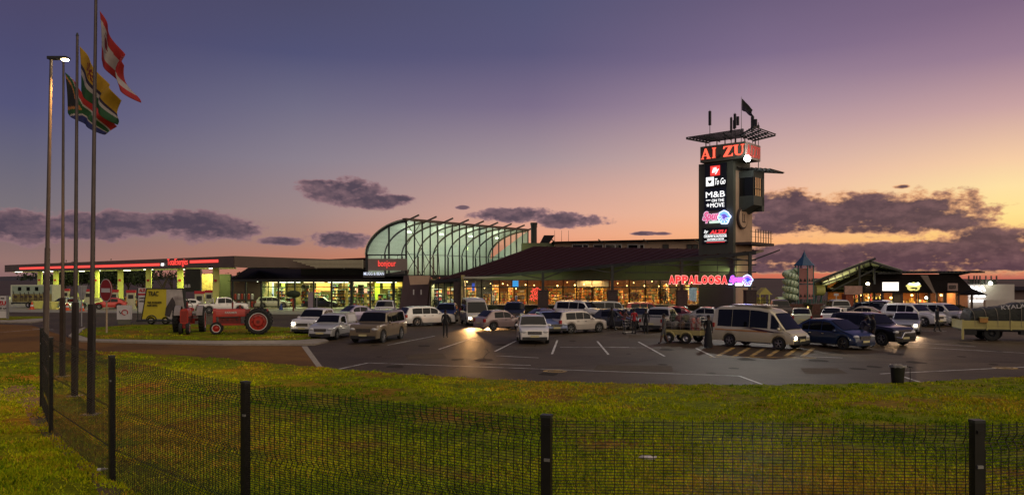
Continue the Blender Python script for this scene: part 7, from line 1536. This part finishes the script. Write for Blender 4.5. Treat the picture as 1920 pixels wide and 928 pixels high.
# litter bin near the lawn edge
x, y = G(1683, 719.5); bn = thing('litter_bin', 'black tapered bin with crumpled bag rim at the lawn edge', 'bin', (x, y, .006)); BINP = mat('black bin plastic', (.012, .013, .013), .4, var=.3, scale=6)
mb = MB(); mb.lathe([(0, 0), (.19, 0), (.20, .04), (.245, .60), (.262, .60), (.262, .66), (.235, .66), (.225, .5), (0, .45)], BINP, n=26); mb.build('bucket', bn, smooth=True)
rng = random.Random(3); mb = MB(); vs = []; n = 30
for r_, z in ((.235, .64), (.27, .69), (.285, .655), (.29, .60)):
    for k in range(n): a = 2 * math.pi * k / n; rr_ = r_ * (1 + .05 * math.sin(7 * a) + rng.uniform(-.02, .02)); vs.append((rr_ * math.cos(a), rr_ * math.sin(a), z + rng.uniform(-.02, .02)))
mb.add(vs, [(j * n + k, j * n + (k + 1) % n, (j + 1) * n + (k + 1) % n, (j + 1) * n + k) for j in range(3) for k in range(n)], mat('clear bin bag', (.2, .19, .18), .35, var=.5, scale=9)); mb.ell((0, 0, .66), (.2, .2, .05), mat('bin contents', (.2, .17, .13), .8, var=.7, scale=14), 12, 6); mb.build('bag', bn, smooth=True)
mb = MB(); mb.path([(.26, 0, .66), (.36, .02, .63), (.45, .0, .58), (.46, 0, .2), (.45, .02, .02)], .012, BINP, 6); mb.bar((.2, -.05, .66), (.48, -.05, .6), .2, .025, BINP); mb.build('torn_flap', bn)
x, y = G(1214, 866); t = thing('crumpled_paper', 'crumpled white paper lying on the grass behind the fence', 'litter', (x, y, .1)); mb = MB(); mb.ell((0, 0, 0), (.20, .1, .035), mat('paper', (.55, .5, .48), .8, var=.3, scale=10), 12, 5); o = mb.build('paper_sheet', t)
for v in o.data.vertices: v.co.z += .02 * math.sin(40 * v.co.x) ; v.co.y += .02 * math.sin(30 * v.co.x)
x, y = G(191, 889); t = thing('crushed_bottle', 'small crushed pale bottle by the fence post foot', 'litter', (x, y, .09)); mb = MB(); mb.tube((-.08, 0, 0), (.06, .02, .01), .035, .03, BOARD, 8); mb.tube((.06, .02, .01), (.1, .03, .015), .015, .013, BOARD, 8); mb.build('bottle_body', t)
# hedge and plants
def hedge(name, label, px0, px1, Y, h, w, seed, cat='hedge', leaf=.14, n=1200):
    t = thing(name, label, cat, (PX((px0 + px1) / 2, Y), Y, 0)); rng = random.Random(seed); mb = MB(); x0_, x1_ = PX(px0, Y), PX(px1, Y)
    for k in range(n):
        p = Vector((rng.uniform(x0_, x1_), Y + rng.uniform(-w, w), 0)); p.z = h * (1 - rng.random() ** 2 * .9) * (.8 + .2 * math.sin(p.x * 2.3)); e = Euler((rng.uniform(0, 6), rng.uniform(0, 6), 0)).to_matrix(); s_ = leaf * rng.uniform(.6, 1.4)
        mb.add([p + e @ Vector(v) * s_ for v in ((-.5, 0, 0), (0, -.3, .05), (.6, 0, 0), (0, .3, .05))], [(0, 1, 2, 3)], rng.choice(LEAFS))
    mb.build('foliage', t, world=True); mb = MB()
    for k in range(6): x = x0_ + (x1_ - x0_) * (k + .5) / 6; mb.tube((x, Y, 0), (x + .1, Y, h * .8), .03, .015, BARK, 5)
    mb.build('stem', t, world=True)
hedge('low_hedge', 'low clipped hedge under the left restaurant windows', 905, 1012, 75.5, 1.15, .5, 4)
hedge('playground_shrub', 'pale shrub at the foot of the spiral slide', 1462, 1484, 81.6, PZ(560, 81.6), .4, 6, 'shrub', n=600)
hedge('potted_shrub', 'dark shrub in front of the stone wall lamp', 1508, 1522, 78.5, 1.3, .35, 7, 'shrub', n=350)
hedge('patio_plants', 'dark leafy plants along the takeaway patio corner', 1796, 1815, 84, .95, .4, 8, 'shrub', n=400)
hedge('doorway_plants', 'leafy plants lit beside the bright takeaway shelves', 1636, 1652, 86.5, 1.25, .3, 9, 'shrub', n=350)
t = thing('wall_lamp', 'small glowing globe lamp on a post before the stone wall', 'lamp', (PX(1515, 78.6), 78.6, 0)); mb = MB(); mb.tube((0, 0, 0), (0, 0, .8), .04, .03, DSTEEL, 8); mb.build('post', t); mb = MB(); mb.ell((0, 0, .86), (.1, .1, .1), WARM_E, 10, 8); mb.build('globe', t)
mb = MB(); x, y = PX(1568, 79.4), 79.4; t = thing('wall_post_sign', 'thin pale post with small cross sign above the stone wall', 'sign', (x, y, 0)); mb.tube((0, 0, 0), (0, 0, PZ(552, y)), .05, .05, BOARD, 8); mb.box(-.25, .25, -.03, .03, PZ(553, y) - .08, PZ(550, y), BOARD); mb.build('post', t)

# ------------------------------------------------------------------ people
SKIN = mat('brown skin', (.09, .045, .03), .55, var=.1, scale=20); SKIN2 = mat('light skin', (.38, .2, .13), .55, var=.1, scale=20); HAIR = mat('black hair', (.01, .009, .008), .7, var=.3, scale=30); SHOE = mat('dark shoe', (.015, .013, .012), .5, var=.2)
def cloth(n_, c): return mat('cloth ' + n_, c, .85, var=.25, scale=7, bump=.3)
def person(px, py, deg, label, shirt, pants, H=1.74, pose='stand', skin=SKIN, sleeves='long', robe=False, at=None, shorts=False, lean=0.0, z0=.006):
    Y = at if at else CH * F / (py - HZ) + .12; t = thing('person', label, 'person', (PX(px, Y), Y, z0), deg * D, None, H / 1.74)
    w = .26 if pose == 'walk' else .03; aw = .22 if pose == 'walk' else .0
    J = []; E = []; RA = []
    def j(p, r, par=None): J.append(p); RA.append(r); (E.append((par, len(J) - 1)) if par is not None else None); return len(J) - 1
    lx = lean
    pel = j((0, 0, .95), .135); ab = j((.01 + lx * .25, 0, 1.12), .125, pel); ch = j((lx * .7, 0, 1.33), .15, ab); sh = j((lx, 0, 1.43), .10, ch); nk = j((.01 + lx * 1.15, 0, 1.51), .055, sh); hb = j((.03 + lx * 1.3, 0, 1.60), .082, nk); ht = j((.025 + lx * 1.35, 0, 1.685), .078, hb)
    for s_ in (1, -1):
        a = j((lx * .95, s_ * .17, 1.415), .062, sh)
        if pose == 'reach': e = j((.16 + lx, s_ * .24, 1.20), .045, a); wr = j((.40 + lx, s_ * .18, 1.12), .034, e); pm = j((.47 + lx, s_ * .17, 1.12), .036, wr); fd = Vector((1, 0, -.1))
        else: e = j((-.03 + lx * .6 + s_ * aw * .5, s_ * .222, 1.15), .047, a); wr = j((.05 + lx * .4 + s_ * aw, s_ * .215, .92), .034, e); pm = j((.065 + lx * .4 + s_ * aw, s_ * .21, .855), .036, wr); fd = Vector((.15, 0, -1))
        P = Vector(J[pm])
        for q, ln in enumerate((.06, .07, .065, .05)):
            off = Vector((-.024 + .016 * q, 0, 0)) if pose != 'reach' else Vector((0, 0, -.024 + .016 * q)); f1 = j(tuple(P + off + fd * ln * .55 + Vector((0, 0, 0))), .0095, pm); j(tuple(P + off * 1.1 + fd * ln + Vector((.012, -s_ * .006, 0))), .0085, f1)
        th = j(tuple(P + Vector((.035, -s_ * .015, .02))), .011, pm); j(tuple(P + Vector((.05, -s_ * .02, -.01))), .0095, th)
        hp_ = j((0, s_ * .09, .90), .098, pel); kn = j((.03 + s_ * w * .55, s_ * .10, .50), .066, hp_); an = j((-.02 + s_ * w, s_ * .10, .09), .044, kn); j((.13 + s_ * w, s_ * .115, .035), .036, an)
    me = bpy.data.meshes.new('body'); me.from_pydata(J, E, []); ob = bpy.data.objects.new('body_tmp', me); COL.objects.link(ob)
    md = ob.modifiers.new('skin', 'SKIN'); md.use_smooth_shade = True
    sv = me.skin_vertices[0].data
    for i, r_ in enumerate(RA): sv[i].radius = (r_, r_ * (1.0 if i not in (0, 1, 2) else 1.0)); sv[i].use_root = (i == 0)
    sv[2].radius = (.11, .16); sv[0].radius = (.12, .15); sv[1].radius = (.105, .135)
    sb = ob.modifiers.new('sub', 'SUBSURF'); sb.levels = 1; sb.render_levels = 1
    dg = bpy.context.evaluated_depsgraph_get(); nm = bpy.data.meshes.new_from_object(ob.evaluated_get(dg)); bpy.data.objects.remove(ob)
    for m_ in (skin, shirt, pants, SHOE): nm.materials.append(m_)
    for p in nm.polygons:
        c = p.center; arm = abs(c.y) > .185 and c.z < 1.40 or (pose == 'reach' and c.x > .12 + lx and c.z > 1.0)
        if c.z > 1.49: k = 0
        elif arm: k = 0 if (c.z < .93 if pose != 'reach' else c.x > .36 + lx) or (sleeves == 'short' and (c.z < 1.22 or (pose == 'reach' and c.x > .2 + lx))) else 1
        elif c.z > (.93 if not robe else .2): k = 1
        elif c.z > .1: k = 2 if not (shorts and c.z < .5) else 0
        else: k = 3
        p.material_index = k; p.use_smooth = True
    nm.name = 'body'; o = bpy.data.objects.new('body', nm); COL.objects.link(o); o.parent = t
    hx_ = .027 + lx * 1.33
    g = MB(); g.ell((hx_ - .01, 0, 1.695), (.098, .086, .075), HAIR, 14, 8); g.ell((hx_ - .045, 0, 1.645), (.06, .083, .085), HAIR, 12, 8); g.build('hair', t, smooth=True)
    g = MB(); g.ell((hx_ + .092, 0, 1.615), (.016, .013, .024), skin, 8, 6)
    for s_ in (1, -1): g.ell((hx_ + .01, s_ * .088, 1.62), (.018, .009, .028), skin, 8, 6)
    g.build('nose_and_ears', t, smooth=True)
    g = MB()
    for s_ in (1, -1): g.ell((hx_ + .08, s_ * .032, 1.642), (.008, .013, .007), BLACK, 6, 4)
    g.cbox((hx_ + .083, 0, 1.575), (.01, .04, .008), mat('lip', (.15, .05, .04), .6, var=.1)); g.build('eyes_and_mouth', t)
    if robe:
        g = MB(); g.lathe([(.23, .04), (.20, .5), (.17, .95), (.12, 1.1)], shirt, n=18); g.build('robe_skirt', t, smooth=True)
    return t
BK = cloth('black', (.012, .012, .016)); BP = cloth('charcoal', (.025, .025, .03)); RS = cloth('red', (.35, .02, .03)); GS = cloth('grey', (.10, .10, .10)); PS = cloth('pink', (.6, .05, .16)); BS = cloth('dusty brown', (.13, .06, .055)); JN = cloth('navy jeans', (.02, .03, .07)); WS = cloth('white', (.5, .48, .46)); YS_ = cloth('mustard', (.4, .25, .05))
person(835, 633, -70, 'guard in black standing alone in the lane before the minibus', BK, BK, 1.78)
person(1147, 620, -60, 'dark dressed person passing the dark grey hatchback', BK, BP, 1.72, 'walk')
person(1170, 624, 10, 'person in dusty brown top leaning to push a trolley', BS, BP, 1.66, 'reach', lean=.12)
person(1189, 627, 100, 'person in red shirt standing with their back turned near the trolley', RS, BP, 1.76, 'stand', sleeves='short')
person(1211, 627, 80, 'person in black with pale collar behind the silver pickup', BK, BP, 1.72)
person(1245, 645, -175, 'person in grey shirt and long shorts beside the luggage trailer', GS, GS, 1.76, 'walk', sleeves='short', shorts=True)
person(1328, 653, -80, 'dark robed person standing between luggage trailer and cream minibus', BK, BK, 1.80, robe=True)
person(1113, 600, -90, 'person in bright pink top between the white estate and silver estate', PS, JN, 1.55)
person(1613, 651, -20, 'dark dressed person bending towards the deep blue hatchback', cloth('dark blue', (.02, .02, .05)), BP, 1.74, 'reach', lean=.22)
person(1637, 652, 170, 'tall person in black facing the bending one', BK, BK, 1.84)
person(1757, 622, 0, 'blurred dark figure walking past the white four wheel drives', BK, BP, 1.76, 'walk')
for px, Y_, dg_, lb, s_, p_ in ((815, 85.2, -60, 'shopper in black inside the left lobby door', BK, BP), (819, 86, 120, 'second lobby shopper in black behind the first', BP, BK), (833, 85.4, -90, 'broad dark shopper in the middle lobby doorway', GS, BP), (846, 86.4, 90, 'shopper in white near the orange lobby rack', WS, JN)):
    person(px, 0, dg_, lb, s_, p_, 1.7, 'walk', at=Y_, z0=.03)
for px, Y_, dg_, lb, s_, p_ in ((925, 78.4, 20, 'diner in white beyond the second restaurant bay', WS, JN), (968, 78.2, 160, 'person in blue jeans behind the blue screen bay', cloth('sky blue', (.12, .18, .4)), JN), (1248, 78.2, -90, 'dark figure standing close to the glass near the red lettering', BK, BP), (1192, 79, 0, 'diner in mustard top deep in the restaurant', YS_, BP), (1070, 79.5, 180, 'waiter in red shirt behind the middle windows', RS, BP)):
    person(px, 0, dg_, lb, s_, p_, 1.7, 'stand', at=Y_, z0=.62)
for px, Y_, lb, s_ in ((511, 101, 'person in black at the store entrance', BK), (700, 101.5, 'customer in white by the store end windows', WS), (727, 101.4, 'customer in brown near the store corner', BS), (1646, 87.2, 'dark figure outside the bright takeaway shelves', BK), (1709, 90, 'person in mustard at the takeaway counter', YS_)):
    person(px, 0, -90, lb, s_, BP, 1.7, 'stand', at=Y_, z0=.05)
x, y = G(1178, 626); t = thing('shopping_trolley', 'wire shopping trolley pushed between the hatchback and red shirt', 'trolley', (x, y, .006), .2); mb = MB()
for z, a in ((.55, .28), (.75, .32), (.95, .36)): mb.path([(-a, -.24, z), (a, -.24, z), (a, .24, z), (-a, .24, z), (-a, -.24, z)], .012, CHROME, 5)
for xx in (-.3, -.1, .1, .3):
    for yy in (-.24, .24): mb.bar((xx, yy, .55), (xx * 1.15, yy, .95), .012, .012, CHROME)
mb.build('basket', t); mb = MB(); mb.path([(-.36, -.24, 1.0), (-.42, -.24, 1.05), (-.42, .24, 1.05), (-.36, .24, 1.0)], .018, RTXT, 6); mb.build('handle', t)
mb = MB(); mb.path([(-.3, -.22, .12), (.35, -.22, .12)], .015, CHROME, 5); mb.path([(-.3, .22, .12), (.35, .22, .12)], .015, CHROME, 5); mb.bar((-.3, -.22, .12), (-.28, -.22, .55), .02, .02, CHROME); mb.bar((-.3, .22, .12), (-.28, .22, .55), .02, .02, CHROME)
mb.build('frame', t)
for xx in (-.3, .35):
    for yy in (-.22, .22): mb = MB(); mb.lathe([(0, -.015), (.06, -.015), (.06, .015), (0, .015)], RUBBER, (xx, yy, .06), axis='y', n=12); mb.build('wheel', t)
